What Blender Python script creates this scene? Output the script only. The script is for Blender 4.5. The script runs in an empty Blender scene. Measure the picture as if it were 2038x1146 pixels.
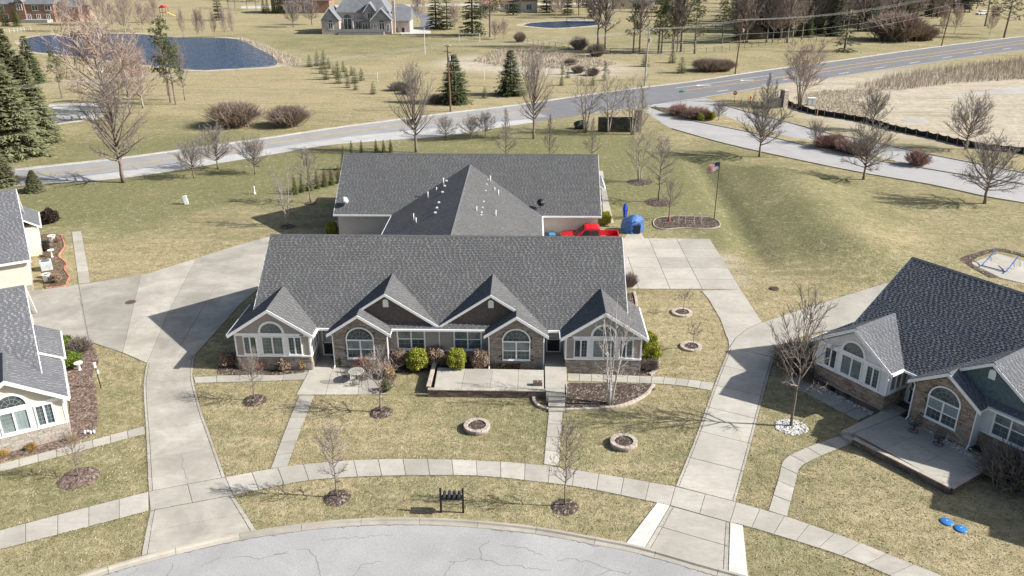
import bpy, bmesh, math, random
from mathutils import Vector, Matrix
R = random.Random(7)
S = bpy.context.scene
C = S.collection
PI = math.pi

# ---------------------------------------------------------------- camera, sky, sun, exposure
cam = bpy.data.cameras.new('camera'); camo = bpy.data.objects.new('camera', cam); C.objects.link(camo)
cam.sensor_width = 36.0; cam.lens = 36.0 * 1620.0 / 2038.0; cam.clip_start = 0.5; cam.clip_end = 4000
camo.location = (0, 0, 27.0)
TH, PSI = math.radians(23.0105), math.radians(1.2368)
camo.rotation_euler = (PI / 2 - TH, 0, PSI)
S.camera = camo
SUN_DIR = Vector((1.0, -0.075, 0.665)).normalized()           # towards the sun
el = math.asin(SUN_DIR.z); az = math.atan2(SUN_DIR.x, SUN_DIR.y)
wd = bpy.data.worlds.new('World'); S.world = wd; wd.use_nodes = True
nt = wd.node_tree; nt.nodes.clear()
sky = nt.nodes.new('ShaderNodeTexSky'); sky.sky_type = 'NISHITA'; sky.sun_disc = False
sky.sun_elevation = el; sky.sun_rotation = az; sky.air_density = 1.0; sky.dust_density = 2.2; sky.ozone_density = 1.0
bg = nt.nodes.new('ShaderNodeBackground'); bg.inputs[1].default_value = 0.082
ow = nt.nodes.new('ShaderNodeOutputWorld')
nt.links.new(sky.outputs[0], bg.inputs[0]); nt.links.new(bg.outputs[0], ow.inputs[0])
sl = bpy.data.lights.new('sun', 'SUN'); sl.energy = 5.0; sl.angle = math.radians(0.6); sl.color = (1.0, 0.97, 0.925)
so = bpy.data.objects.new('sun', sl); C.objects.link(so); so.location = (60, -10, 60)
so.rotation_euler = (-SUN_DIR).to_track_quat('-Z', 'Y').to_euler()
S.view_settings.view_transform = 'Standard'; S.view_settings.look = 'None'
S.view_settings.gamma = 1.0; S.view_settings.use_curve_mapping = False
S.view_settings.exposure = 0.78

# ---------------------------------------------------------------- mesh helpers
class MB:
    def __init__(s): s.v = []; s.f = []
    def add(s, vs, fs):
        o = len(s.v); s.v += vs; s.f += [tuple(i + o for i in f) for f in fs]
    def box(s, x0, x1, y0, y1, z0, z1):
        s.add([(x0,y0,z0),(x1,y0,z0),(x1,y1,z0),(x0,y1,z0),(x0,y0,z1),(x1,y0,z1),(x1,y1,z1),(x0,y1,z1)],
              [(3,2,1,0),(4,5,6,7),(0,1,5,4),(1,2,6,5),(2,3,7,6),(3,0,4,7)]); return s
    def obox(s, c, sx, sy, sz, a=0.0):
        ca, sa = math.cos(a), math.sin(a); vs = []
        for z in (c[2], c[2] + sz):
            for (x, y) in ((-sx,-sy),(sx,-sy),(sx,sy),(-sx,sy)):
                x *= .5; y *= .5; vs.append((c[0]+ca*x-sa*y, c[1]+sa*x+ca*y, z))
        s.add(vs, [(3,2,1,0),(4,5,6,7),(0,1,5,4),(1,2,6,5),(2,3,7,6),(3,0,4,7)]); return s
    def prism(s, poly, z0, z1, bevel=0.0):
        if area(poly) < 0: poly = poly[::-1]
        n = len(poly)
        if bevel:
            q = inset(poly, bevel)
            s.add([(x,y,z0) for x,y in poly]+[(x,y,z1-bevel) for x,y in poly]+[(x,y,z1) for x,y in q],
                  [tuple(range(2*n,3*n))]+[(i,(i+1)%n,n+(i+1)%n,n+i) for i in range(n)]+[(n+i,n+(i+1)%n,2*n+(i+1)%n,2*n+i) for i in range(n)])
        else:
            s.add([(x,y,z0) for x,y in poly]+[(x,y,z1) for x,y in poly],
                  [tuple(range(n,2*n))]+[(i,(i+1)%n,n+(i+1)%n,n+i) for i in range(n)])
        return s
    def quad(s, *p): s.add(list(map(tuple, p)), [tuple(range(len(p)))]); return s
    def tube(s, pts, rad, n=6, cap=True):
        pts = [Vector(p) for p in pts]; m = len(pts)
        if not hasattr(rad, '__len__'): rad = [rad]*m
        vs = []; fs = []; u = None
        for i, p in enumerate(pts):
            d = (pts[min(i+1,m-1)] - pts[max(i-1,0)])
            if d.length < 1e-9: d = Vector((0,0,1))
            d.normalize()
            if u is None:
                u = d.cross(Vector((0.31,0.17,0.93)) if abs(d.z) < .9 else Vector((1,0.1,0))); u.normalize()
            else:
                u = u - d*u.dot(d); u.normalize()
            w = d.cross(u)
            for k in range(n):
                a = 2*PI*k/n; q = p + (u*math.cos(a) + w*math.sin(a))*rad[i]; vs.append((q.x,q.y,q.z))
        for i in range(m-1):
            for k in range(n):
                k2 = (k+1) % n; fs.append((i*n+k, i*n+k2, (i+1)*n+k2, (i+1)*n+k))
        if cap and n > 3: fs.append(tuple(range((m-1)*n, m*n))); fs.append(tuple(range(n))[::-1])
        s.add(vs, fs); return s
    def lathe(s, prof, n=12, c=(0,0,0)):
        vs = []; fs = []
        for r, z in prof:
            for k in range(n): a = 2*PI*k/n; vs.append((c[0]+r*math.cos(a), c[1]+r*math.sin(a), c[2]+z))
        for i in range(len(prof)-1):
            for k in range(n): k2 = (k+1)%n; fs.append((i*n+k, i*n+k2, (i+1)*n+k2, (i+1)*n+k))
        fs.append(tuple(range((len(prof)-1)*n, len(prof)*n)))
        s.add(vs, fs); return s
    def ell(s, c, rx, ry, rz, nu=12, nv=8, jit=0.0, rnd=None):
        vs = []; fs = []
        for j in range(nv+1):
            t = PI*j/nv
            for k in range(nu):
                a = 2*PI*k/nu; m = 1 + (rnd.uniform(-jit, jit) if rnd else 0)
                vs.append((c[0]+rx*m*math.sin(t)*math.cos(a), c[1]+ry*m*math.sin(t)*math.sin(a), c[2]-rz*m*math.cos(t)))
        for j in range(nv):
            for k in range(nu): k2 = (k+1)%nu; fs.append((j*nu+k, j*nu+k2, (j+1)*nu+k2, (j+1)*nu+k))
        s.add(vs, fs); return s
    def mesh(s, name, m, smooth=False):
        me = bpy.data.meshes.new(name); me.from_pydata(s.v, [], s.f)
        if m: me.materials.append(m)
        if smooth: me.polygons.foreach_set('use_smooth', [True]*len(me.polygons))
        me.update(); return me
    def build(s, name, m, parent=None, smooth=False, **kw):
        return link(name, s.mesh(name, m, smooth), parent, **kw)

def link(name, data, parent=None, loc=None, rz=None, label=None, cat=None, group=None, kind=None):
    o = bpy.data.objects.new(name, data); C.objects.link(o)
    if parent: o.parent = parent
    if loc: o.location = loc
    if rz: o.rotation_euler = (0, 0, rz)
    return tag(o, label, cat, group, kind)
def tag(o, label=None, cat=None, group=None, kind=None):
    if label: o['label'] = label
    if cat: o['category'] = cat
    if group: o['group'] = group
    if kind: o['kind'] = kind
    return o
def thing(name, label, cat, loc=(0,0,0), rz=0.0, group=None):
    return link(name, None, None, loc, rz, label, cat, group)
def copy_tree(o, parent=None):
    c = o.copy(); C.objects.link(c)
    if parent: c.parent = parent
    for ch in [x for x in KIDS.get(o.name, [])]: copy_tree(ch, c)
    return c
KIDS = {}
def reg(o):
    KIDS[o.name] = list(o.children)
    for ch in o.children: KIDS[ch.name] = list(ch.children)
    return o
def area(p): return .5*sum(p[i][0]*p[(i+1)%len(p)][1]-p[(i+1)%len(p)][0]*p[i][1] for i in range(len(p)))
def inset(p, d):
    if area(p) < 0: p = p[::-1]
    n = len(p); out = []
    for i in range(n):
        a, b, c = Vector(p[i-1]), Vector(p[i]), Vector(p[(i+1)%n])
        e1 = (b-a).normalized(); e2 = (c-b).normalized()
        n1 = Vector((-e1.y, e1.x)); n2 = Vector((-e2.y, e2.x))
        k = 1 + n1.dot(n2)
        m = (n1+n2)/max(k, .25); q = b + m*d; out.append((q.x, q.y))
    return out
def spline(pts, step=1.0):
    out = []; n = len(pts)
    for i in range(n-1):
        p0, p1, p2, p3 = (Vector(pts[max(i-1,0)]), Vector(pts[i]), Vector(pts[i+1]), Vector(pts[min(i+2,n-1)]))
        k = max(1, int((p2-p1).length/step))
        for j in range(k):
            t = j/k; q = .5*((2*p1)+(-p0+p2)*t+(2*p0-5*p1+4*p2-p3)*t*t+(-p0+3*p1-3*p2+p3)*t**3); out.append(tuple(q))
    out.append(tuple(pts[-1])); return out
def resample(pts, n):
    L = [0.0]
    for i in range(1, len(pts)): L.append(L[-1] + (Vector(pts[i])-Vector(pts[i-1])).length)
    out = []; j = 0
    for i in range(n+1):
        t = L[-1]*i/n
        while j < len(L)-2 and L[j+1] < t: j += 1
        f = (t-L[j])/max(1e-9, L[j+1]-L[j]); f = min(1, max(0, f)); a, b = Vector(pts[j]), Vector(pts[j+1]); out.append(tuple(a+(b-a)*f))
    return out
def plen(pts): return sum((Vector(pts[i])-Vector(pts[i-1])).length for i in range(1, len(pts)))
def offset(pts, d):
    out = []; n = len(pts)
    for i in range(n):
        e = Vector(pts[min(i+1,n-1)][:2])-Vector(pts[max(i-1,0)][:2]); e.normalize(); out.append((pts[i][0]-e.y*d, pts[i][1]+e.x*d))
    return out
def clip(poly, a, b, c):      # keep a*x+b*y+c >= 0
    out = []; n = len(poly)
    for i in range(n):
        p, q = poly[i], poly[(i+1)%n]; dp = a*p[0]+b*p[1]+c; dq = a*q[0]+b*q[1]+c
        if dp >= 0: out.append(p)
        if (dp >= 0) != (dq >= 0): t = dp/(dp-dq); out.append((p[0]+(q[0]-p[0])*t, p[1]+(q[1]-p[1])*t))
    return out
def inpoly(x, y, p):
    r = False; n = len(p); j = n-1
    for i in range(n):
        if (p[i][1] > y) != (p[j][1] > y) and x < (p[j][0]-p[i][0])*(y-p[i][1])/(p[j][1]-p[i][1])+p[i][0]: r = not r
        j = i
    return r
def sm(t): t = min(1, max(0, t)); return t*t*(3-2*t)

# ---------------------------------------------------------------- materials
def nd(t, ty, **kw):
    n = t.nodes.new(ty)
    for k, v in kw.items(): setattr(n, k, v)
    return n
def mix(t, f, a, b, mode='MIX'):
    n = nd(t, 'ShaderNodeMix', data_type='RGBA', blend_type=mode)
    for i, v in ((0, f), (6, a), (7, b)):
        if hasattr(v, 'is_linked'): t.links.new(v, n.inputs[i])
        elif isinstance(v, (int, float)): n.inputs[i].default_value = v
        else: n.inputs[i].default_value = (*v, 1)
    return n.outputs[2]
def mth(t, op, a, b=0.0, cl=False):
    n = nd(t, 'ShaderNodeMath', operation=op, use_clamp=cl)
    for i, v in ((0, a), (1, b)):
        if hasattr(v, 'is_linked'): t.links.new(v, n.inputs[i])
        else: n.inputs[i].default_value = v
    return n.outputs[0]
def rng(t, v, a, b, c, d):
    n = nd(t, 'ShaderNodeMapRange'); t.links.new(v, n.inputs[0])
    for i, x in enumerate((a, b, c, d)): n.inputs[i+1].default_value = x
    return n.outputs[0]
def noise(t, co, sc, det=4.0, ro=.6, dist=0.0):
    n = nd(t, 'ShaderNodeTexNoise'); t.links.new(co, n.inputs['Vector'])
    n.inputs['Scale'].default_value = sc; n.inputs['Detail'].default_value = det; n.inputs['Roughness'].default_value = ro; n.inputs['Distortion'].default_value = dist
    return n.outputs['Fac']
MATS = {}
def start(name):
    m = bpy.data.materials.new(name); m.use_nodes = True; t = m.node_tree
    b = t.nodes['Principled BSDF']; g = nd(t, 'ShaderNodeNewGeometry'); MATS[name] = m
    return m, t, b, g
def mat(name, col, rough=.75, spec=.25, var=.18, scale=2.0, col2=None, bump=0.0, bscale=None, island=0.0, orand=0.0, metal=0.0, det=5, coord='pos', stretch=None, grain=0.0, gscale=30):
    if name in MATS: return MATS[name]
    m, t, b, g = start(name)
    co = g.outputs['Position']
    if coord == 'obj': co = nd(t, 'ShaderNodeTexCoord').outputs['Object']
    if stretch:
        mp = nd(t, 'ShaderNodeMapping'); mp.inputs['Scale'].default_value = stretch; t.links.new(co, mp.inputs[0]); co = mp.outputs[0]
    n1 = noise(t, co, scale, det)
    f = rng(t, n1, .3, .7, 0, 1)
    c = mix(t, f, [x*(1-var) for x in col], col2 or [min(1, x*(1+var)) for x in col])
    def scal(c, v, amt):
        k = rng(t, v, 0, 1, 1-amt, 1+amt); cmb = nd(t, 'ShaderNodeCombineColor')
        for i in range(3): t.links.new(k, cmb.inputs[i])
        return mix(t, 1.0, c, cmb.outputs[0], 'MULTIPLY')
    if island: c = scal(c, g.outputs['Random Per Island'], island)
    if orand: c = scal(c, nd(t, 'ShaderNodeObjectInfo').outputs['Random'], orand)
    if grain: c = scal(c, rng(t, noise(t, co, gscale, 3), .25, .75, 0, 1), grain)
    t.links.new(c, b.inputs['Base Color'])
    b.inputs['Roughness'].default_value = rough; b.inputs['Specular IOR Level'].default_value = spec; b.inputs['Metallic'].default_value = metal
    if bump:
        bp = nd(t, 'ShaderNodeBump'); bp.inputs['Strength'].default_value = 1.0; bp.inputs['Distance'].default_value = bump
        t.links.new(noise(t, co, bscale or scale*4, 4), bp.inputs['Height']); t.links.new(bp.outputs[0], b.inputs['Normal'])
    return m

# ---------------------------------------------------------------- terrain
SW0, SW1 = (20.82,63.82), (22.46,108.28)
RIM = [(19.83,142.2),(20.78,137.8),(22.46,128.21),(28.4,118.25),(35.74,109.12),(42.37,102.0),(48.64,96.54),(52.51,91.92),(55.68,89.23),(63.29,82.94)]
def sdist(x, y, L):
    best = 1e9
    for i in range(len(L)-1):
        ax, ay = L[i]; bx, by = L[i+1]; dx, dy = bx-ax, by-ay; t = max(0, min(1, ((x-ax)*dx+(y-ay)*dy)/(dx*dx+dy*dy))); best = min(best, math.hypot(x-ax-t*dx, y-ay-t*dy))
    return best
def H(x, y):
    if not (8 < x < 70 and 55 < y < 125): return 0.0
    if y > 93+max(0,40-x)*.9: return 0.0
    ax, ay = SW0; bx, by = SW1; dx, dy = bx-ax, by-ay; L = math.hypot(dx, dy); dx /= L; dy /= L
    t = (x-ax)*dx+(y-ay)*dy; d = (x-ax)*dy-(y-ay)*dx
    e = sm((t-1)/9)*sm((L+14-t)/14)
    if e <= 0: return 0.0
    e *= sm((sdist(x, y, RIM)-1.5)/7)
    return e*(1.25*math.exp(-((d-9.5)/5.2)**2) - .55*math.exp(-((d-.3)/1.25)**2))
GREEN = [(c, r, a) for c, r, a in [
  ((-42.39,90.9),14,.5),((-49.69,87.73),10,.35),((-35.38,96.48),12,.4),((-29.87,103.93),10,.3),((-35.85,71.73),7,-.25),((-41.1,71.61),5,-.3),
  ((14.02,97.55),14,.55),((10.67,89.03),8,.3),((18.9,104.99),12,.35),((17.74,78.72),6,.25),((24.71,82.11),7,.4),((27.01,75.91),8,.28),((16.02,65.38),6,-.3),((20.59,60.2),4,-.25),
  ((31.3,97.92),12,.18),((38.24,85.88),14,.16),((-10.85,112.73),16,.45),((3.52,122.74),14,.45),((10.6,116.27),10,.3),((5.31,43.29),5,.22),((-1.23,43.74),4,.25),((-24.4,34.32),5,.3),((-27.73,37.35),5,.2),
  ((-26.23,45.03),3,.2),((13.91,39.71),4,.15),((-50.82,239.34),40,.34),((-70.29,258.81),30,.25),((-32.85,233.73),25,.25),((-60.58,128.71),30,.28),((-61.5,103.25),20,.25),((-39.11,112.12),18,.2),((-35.49,125.47),16,.15),
  ((-36.49,168.94),40,-.2),((-55.13,162.4),35,-.15),((51.83,254.48),45,.3),((124.76,286.32),50,.35),((40.97,284.51),30,.2),((4.25,152.56),20,.1),((55.53,209.48),30,.1),((-11.28,344.43),60,.15),((59.98,135.29),20,-.4),((-11.75,40.18),5,-.12),((-16.93,40.59),4,-.1),((12.79,57.21),4,-.25),((11.11,49.88),4,-.2)]]
BARE = [(c, r, a) for c, r, a in [
  ((61.63,135.33),16,.8),((78.42,144.38),22,.95),((59.18,151.19),12,.8),((79.08,165.29),22,.8),((99.02,175.1),24,.85),((59.2,164.86),12,.6),((70.56,124.19),10,.5),
  ((-6.72,203.56),16,.8),((5.39,199.43),16,.75),((15.54,191.38),14,.5),((-12.83,203.42),8,.6),((-69.75,216.54),10,.45),((-84.36,244.91),10,.4),((17.94,70.24),2.5,.7),((18.19,65.43),2,.5),((-39.53,74.47),5,.2)]]
def rampc(a0, a1, st0, grow, lim):
    out = [a1]; s = st0
    while out[-1] < lim: s *= grow; out.append(out[-1]+s)
    return out
def build_ground():
    xs = [-60+1.0*i for i in range(146)]; ys = [24+1.0*i for i in range(112)]
    up = rampc(0, xs[-1], 1.0, 1.10, 1200)[1:]; dn = [-(v) for v in rampc(0, 60, 1.0, 1.10, 1100)[1:]]
    xs = dn[::-1]+xs+up
    ys = [-300,-120,-40,0,12,18,21]+ys+rampc(0, ys[-1], 1.0, 1.045, 1900)[1:]
    vs = [(x, y, H(x, y)) for y in ys for x in xs]; nx = len(xs)
    fs = [(j*nx+i, j*nx+i+1, (j+1)*nx+i+1, (j+1)*nx+i) for j in range(len(ys)-1) for i in range(nx-1)]
    me = bpy.data.meshes.new('ground'); me.from_pydata(vs, [], fs)
    for nm, L, b0 in (('green', GREEN, .26), ('bare', BARE, 0.0)):
        at = me.attributes.new(nm, 'FLOAT', 'POINT'); val = []
        for x, y, z in vs:
            v = b0*(1-.75*sm((y-105)/60)) if b0 else 0.0
            for (cx, cy), r, a in L:
                q = ((x-cx)**2+(y-cy)**2)/(r*r)
                if q < 9: v += a*math.exp(-q)
            val.append(min(1, max(0, v)))
        at.data.foreach_set('value', val)
    me.polygons.foreach_set('use_smooth', [True]*len(me.polygons)); me.update()
    m, t, b, g = start('lawn')
    co = g.outputs['Position']
    ga = nd(t, 'ShaderNodeAttribute', attribute_name='green').outputs['Fac']; ba = nd(t, 'ShaderNodeAttribute', attribute_name='bare').outputs['Fac']
    n1 = noise(t, co, .11, 3, .55, .6); n2 = noise(t, co, .8, 4, .7, .4); n3 = noise(t, co, 4.2, 4, .75); n4 = noise(t, co, 13, 2, .7)
    gf = mth(t, 'ADD', ga, mth(t, 'MULTIPLY', mth(t, 'SUBTRACT', n1, .5), 1.5))
    gf = mth(t, 'ADD', gf, mth(t, 'MULTIPLY', mth(t, 'SUBTRACT', n2, .5), 2.0))
    gf = mth(t, 'ADD', gf, mth(t, 'MULTIPLY', mth(t, 'SUBTRACT', n3, .5), .8))
    gf = rng(t, gf, 0.0, .85, 0, 1)
    col = mix(t, gf, (.375, .312, .178), (.132, .143, .054))
    st = rng(t, mth(t, 'ADD', n3, mth(t, 'MULTIPLY', n2, .4)), .62, 1.0, 0, 1)
    col = mix(t, mth(t, 'MULTIPLY', st, .55), col, (.50, .44, .30))
    so_ = rng(t, mth(t, 'ADD', n4, mth(t, 'MULTIPLY', n3, .6)), .80, .55, 0, 1)
    col = mix(t, mth(t, 'MULTIPLY', so_, .95), col, (.115, .095, .048))
    n5 = noise(t, co, 1.9, 4, .7, .8); col = mix(t, rng(t, n5, .48, .70, 0, .75), col, (.15, .125, .062)); col = mix(t, rng(t, n5, .46, .28, 0, .5), col, (.52, .45, .30))
    mq = nd(t, 'ShaderNodeMapping'); mq.inputs['Rotation'].default_value = (0, 0, .35); mq.inputs['Scale'].default_value = (.16, 1.4, 1); t.links.new(co, mq.inputs[0]); n6 = noise(t, mq.outputs[0], 1.0, 3, .6, .3); col = mix(t, rng(t, n6, .5, .72, 0, .45), col, (.19, .165, .085))
    bc = mix(t, rng(t, n2, .35, .65, 0, 1), (.50, .44, .345), (.36, .305, .225))
    bf = rng(t, mth(t, 'ADD', ba, mth(t, 'MULTIPLY', mth(t, 'SUBTRACT', n2, .5), .8)), .25, .75, 0, 1)
    col = mix(t, bf, col, bc)
    n7 = noise(t, mq.outputs[0], .35, 4, .65, .5); col = mix(t, mth(t, 'MULTIPLY', rng(t, n7, .5, .7, 0, .5), 1.0), col, (.17, .155, .07)); col = mix(t, mth(t, 'MULTIPLY', rng(t, noise(t, co, .33, 5, .7, 1.0), .55, .72, 0, .55), bf), col, (.25, .20, .14))
    t.links.new(col, b.inputs['Base Color']); b.inputs['Roughness'].default_value = .95; b.inputs['Specular IOR Level'].default_value = .08
    bp = nd(t, 'ShaderNodeBump'); bp.inputs['Strength'].default_value = 1.0; bp.inputs['Distance'].default_value = .07
    t.links.new(mth(t, 'ADD', n3, mth(t, 'MULTIPLY', n4, .6)), bp.inputs['Height']); t.links.new(bp.outputs[0], b.inputs['Normal'])
    me.materials.append(m); link('ground', me, kind='structure')
build_ground()

# ---------------------------------------------------------------- paving
def concrete(name, col, stain=.16):
    m, t, b, g = start(name); co = g.outputs['Position']
    n1 = noise(t, co, .35, 5, .6, .5); n2 = noise(t, co, 2.2, 6, .65, .3); n3 = noise(t, co, 40, 3)
    mp = nd(t, 'ShaderNodeMapping'); mp.inputs['Scale'].default_value = (.5, 6, 1); t.links.new(co, mp.inputs[0])
    n4 = noise(t, mp.outputs[0], 1.0, 4, .6)
    c = mix(t, rng(t, n1, .35, .68, 0, 1), [x*(1-stain*.6) for x in col], [x*(1+stain*.35) for x in col])
    c = mix(t, rng(t, n2, .48, .75, 0, .6), c, (col[0]*.74, col[1]*.70, col[2]*.62))
    c = mix(t, rng(t, n4, .45, .8, 0, .45), c, [x*.7 for x in col])
    k = rng(t, nd(t, 'ShaderNodeObjectInfo').outputs['Random'], 0, 1, .86, 1.08); k = mth(t, 'MULTIPLY', k, rng(t, n3, .2, .8, .93, 1.07))
    cc = nd(t, 'ShaderNodeCombineColor')
    for i in range(3): t.links.new(k, cc.inputs[i])
    t.links.new(mix(t, 1.0, c, cc.outputs[0], 'MULTIPLY'), b.inputs['Base Color'])
    b.inputs['Roughness'].default_value = .9; b.inputs['Specular IOR Level'].default_value = .15
    bp = nd(t, 'ShaderNodeBump'); bp.inputs['Distance'].default_value = .004; t.links.new(n3, bp.inputs['Height']); t.links.new(bp.outputs[0], b.inputs['Normal'])
    return m
CONC = concrete('concrete', (.425, .40, .345), .28); CONC2 = concrete('drive_concrete', (.40, .375, .32), .45); CONC3 = concrete('new_concrete', (.55, .535, .50), .12)
KERBM = concrete('kerb_concrete', (.40, .37, .31), .3); JOINT = mat('joint_fill', (.16, .14, .11), .95, .1)
def asphalt(name, col, big=.12):
    m, t, b, g = start(name); co = g.outputs['Position']
    n1 = noise(t, co, .25, 4, .6, .8); n2 = noise(t, co, 11, 3, .8); n3 = noise(t, co, 1.6, 5)
    c = mix(t, rng(t, n1, .3, .7, 0, 1), [x*(1-big) for x in col], [x*(1+big) for x in col])
    c = mix(t, rng(t, n2, .3, .75, 0, .7), c, [x*.55 for x in col]); c = mix(t, rng(t, n3, .55, .8, 0, .3), c, [x*.75 for x in col])
    t.links.new(c, b.inputs['Base Color']); b.inputs['Roughness'].default_value = .92; b.inputs['Specular IOR Level'].default_value = .15
    bp = nd(t, 'ShaderNodeBump'); bp.inputs['Distance'].default_value = .006; t.links.new(n2, bp.inputs['Height']); t.links.new(bp.outputs[0], b.inputs['Normal'])
    return m
ASPH = asphalt('pale_asphalt', (.39, .382, .37), .16); ASPHD = asphalt('road_asphalt', (.205, .205, .21)); ASPHL = asphalt('old_road_asphalt', (.33, .325, .315)); ASPHB = asphalt('boulevard_asphalt', (.40, .39, .375))
SLAB_Z = .035
PAVED = []
def slab(parent, poly, m, z=SLAB_Z, gap=.014, z0=.0):
    PAVED.append(poly)
    return MB().prism(inset(poly, gap), z0, z+R.uniform(-.004, .004), .008).build('slab', m, parent)
def strip(parent, A, B, n, m, z=SLAB_Z, gap=.014, cols=(0, 1), sub=3):
    a = resample(spline(A, .4), n*sub); b = resample(spline(B, .4), n*sub)
    lp = lambda p, q, f: (p[0]+(q[0]-p[0])*f, p[1]+(q[1]-p[1])*f)
    for i in range(n):
        for j in range(len(cols)-1):
            k = range(i*sub, i*sub+sub+1)
            slab(parent, [lp(a[q], b[q], cols[j]) for q in k]+[lp(a[q], b[q], cols[j+1]) for q in reversed(k)], m, z, gap)
def base(name, poly, z=.012, kind='structure', m=None):
    return MB().prism(poly, -.05, z).build(name, m or JOINT, kind=kind)
def base2(name, A, B, z=.012, m=None, n=None, parent=None):
    n = n or max(2, int(plen(A)/1.0)); a = resample(spline(A, .5), n); b = resample(spline(B, .5), n); mb = MB()
    for i in range(n): mb.quad((*a[i], z), (*a[i+1], z), (*b[i+1], z), (*b[i], z))
    return mb.build(name, m or JOINT, parent, kind=None if parent else 'structure')

# street in the foreground, kerb pieces
KB = [(-26.84,24.45),(-24.29,26.69),(-21.63,28.31),(-20.5,29.04),(-18.1,30.36),(-16.1,31.26),(-13.57,32.2),(-9.5,33.11),(-5.07,33.37),(-0.24,32.94),(4.0,31.94),(5.71,31.43),(8.27,30.36),(10.19,29.57),(12.45,28.37),(15.87,25.89),(18.62,23.25)]
kb = spline(KB, .5)
street = MB()
ks = offset(kb, -.42)
for i in range(len(ks)-1):
    street.quad((ks[i][0], 8, .006), (ks[i+1][0], 8, .006), (*ks[i+1], .006), (*ks[i], .006))
street = street.build('street', ASPH, kind='structure')
kerb = base2('kerb', offset(kb, .02), offset(kb, -.44), .01)
cuts = resample(kb, 11); nseg = 17; kd = resample(kb, nseg*6)
for s_ in range(nseg):
    pts = kd[s_*6:s_*6+7]; prof = [(0, 0), (0, .125), (-.13, .12), (-.19, .04), (-.43, .016)]
    # shrink a little at both ends to leave a joint
    p = [Vector(q) for q in pts]; p[0] += (p[1]-p[0]).normalized()*.012; p[-1] += (p[-2]-p[-1]).normalized()*.012
    mb = MB(); rows = []
    for d, z in prof: rows.append([(q[0], q[1], z) for q in offset([tuple(x) for x in p], d)])
    n = len(p)
    for r in range(len(rows)-1):
        for i in range(n-1): mb.quad(rows[r][i], rows[r][i+1], rows[r+1][i+1], rows[r+1][i])
    for e in (0, n-1): mb.quad(*[rows[r][e] for r in range(len(rows))], (rows[-1][e][0], rows[-1][e][1], 0))
    mb.build('kerb_stone', KERBM, kerb)
CRK = mat('crack_tar', (.20, .195, .19), .9)
def crack(pts, w=.03, z=.010, seed=1, parent=None):
    r = random.Random(seed); q = resample(pts, max(3, int(plen(pts)/.18))); q = [(x+r.gauss(0, .05), y+r.gauss(0, .05)) for x, y in q]; mb = MB()
    a = offset(q, w/2); b = offset(q, -w/2)
    for i in range(len(q)-1):
        k = .4+r.random()*.8
        mb.quad((*a[i], z), (*a[i+1], z), (*b[i+1], z), (*b[i], z))
    mb.build('crack', CRK, parent or street)
for i, c in enumerate([[(-3.77,29.34),(-3.43,30.27),(-2.9,30.52),(-2.02,30.54),(-1.1,30.19),(0.32,29.95),(1.21,29.9)],[(-3.43,30.27),(-3.59,30.4)],[(1.39,30.48),(2.0,30.73),(2.94,30.54),(3.96,29.96),(4.99,29.75)],
    [(-14.02,30.32),(-13.6,30.5),(-12.59,30.35),(-12.07,30.63),(-11.43,30.96)],[(-11.07,30.97),(-10.56,31.09),(-10.3,30.81),(-9.84,30.13),(-9.45,29.28)],[(-16.61,29.0),(-16.62,29.48),(-16.68,29.92)],[(-15.29,29.85),(-14.5,30.3)],[(-12.07,30.63),(-11.49,30.72)],[(-8.03,29.18),(-7.72,30.01),(-6.82,30.27)],[(3.1,29.42),(3.96,29.96)],[(-2.07,30.54),(-2.23,31.34),(-1.77,31.89)],[(-1.15,31.54),(-0.17,31.38),(0.8,30.88)],[(-18.46,28.96),(-18.14,29.55)],[(-10.03,31.71),(-8.59,31.92),(-6.64,32.19)]]): crack(c, .028, seed=i)

DIRT = mat('gutter_dirt', (.16, .135, .10), .95)
for i_ in range(6):
    seg = offset(kb, -.43)[8+i_*14:8+i_*14+11]
    if len(seg) > 3: crack(seg, .05, .019, 200+i_, kerb)
# pavement along the street
SA = [(-31.46,29.0),(-27.3,31.37),(-26.22,32.06),(-23.27,33.69),(-20.16,35.3)]; SB = [(-30.44,27.69),(-26.45,30.05),(-25.39,30.7),(-22.49,32.18),(-19.48,33.74)]
SA2 = [(-20.16,35.3),(-18.41,35.95),(-16.51,36.66)]; SB2 = [(-19.39,33.74),(-17.54,34.43),(-15.55,35.11)]
SA3 = [(-16.51,36.66),(-14.31,37.45),(-12.16,38.02),(-9.9,38.39),(-6.87,38.59),(-3.92,38.57),(-0.88,38.38),(1.83,37.95),(5.12,37.14),(8.01,36.36)]; SB3 = [(-15.55,35.11),(-12.45,36.3),(-10.66,36.68),(-8.34,36.93),(-5.13,37.08),(-2.46,37.06),(0.38,36.65),(3.16,36.11),(6.01,35.21),(7.48,34.74)]
SA4 = [(8.01,36.36),(10.98,35.1)]; SB4 = [(7.48,34.74),(10.28,33.46)]
SA5 = [(10.98,35.1),(13.31,33.97),(14.81,33.06),(16.23,32.14),(17.64,31.08),(19.26,29.9),(20.62,28.7),(23.0,26.37),(25.39,23.85)]; SB5 = [(10.28,33.46),(11.06,33.18),(14.11,31.67),(15.48,30.86),(16.83,29.85),(18.36,28.65),(20.71,26.4),(22.9,23.92)]
walk = base2('pavement', SA, SB)
for q, (a, b, n) in enumerate(((SA, SB, 9), (SA2, SB2, 2), (SA3, SB3, 18), (SA4, SB4, 2), (SA5, SB5, 15))):
    if q: base2('joint_bed', a, b, parent=walk)
    strip(walk, a, b, n, CONC)
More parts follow.
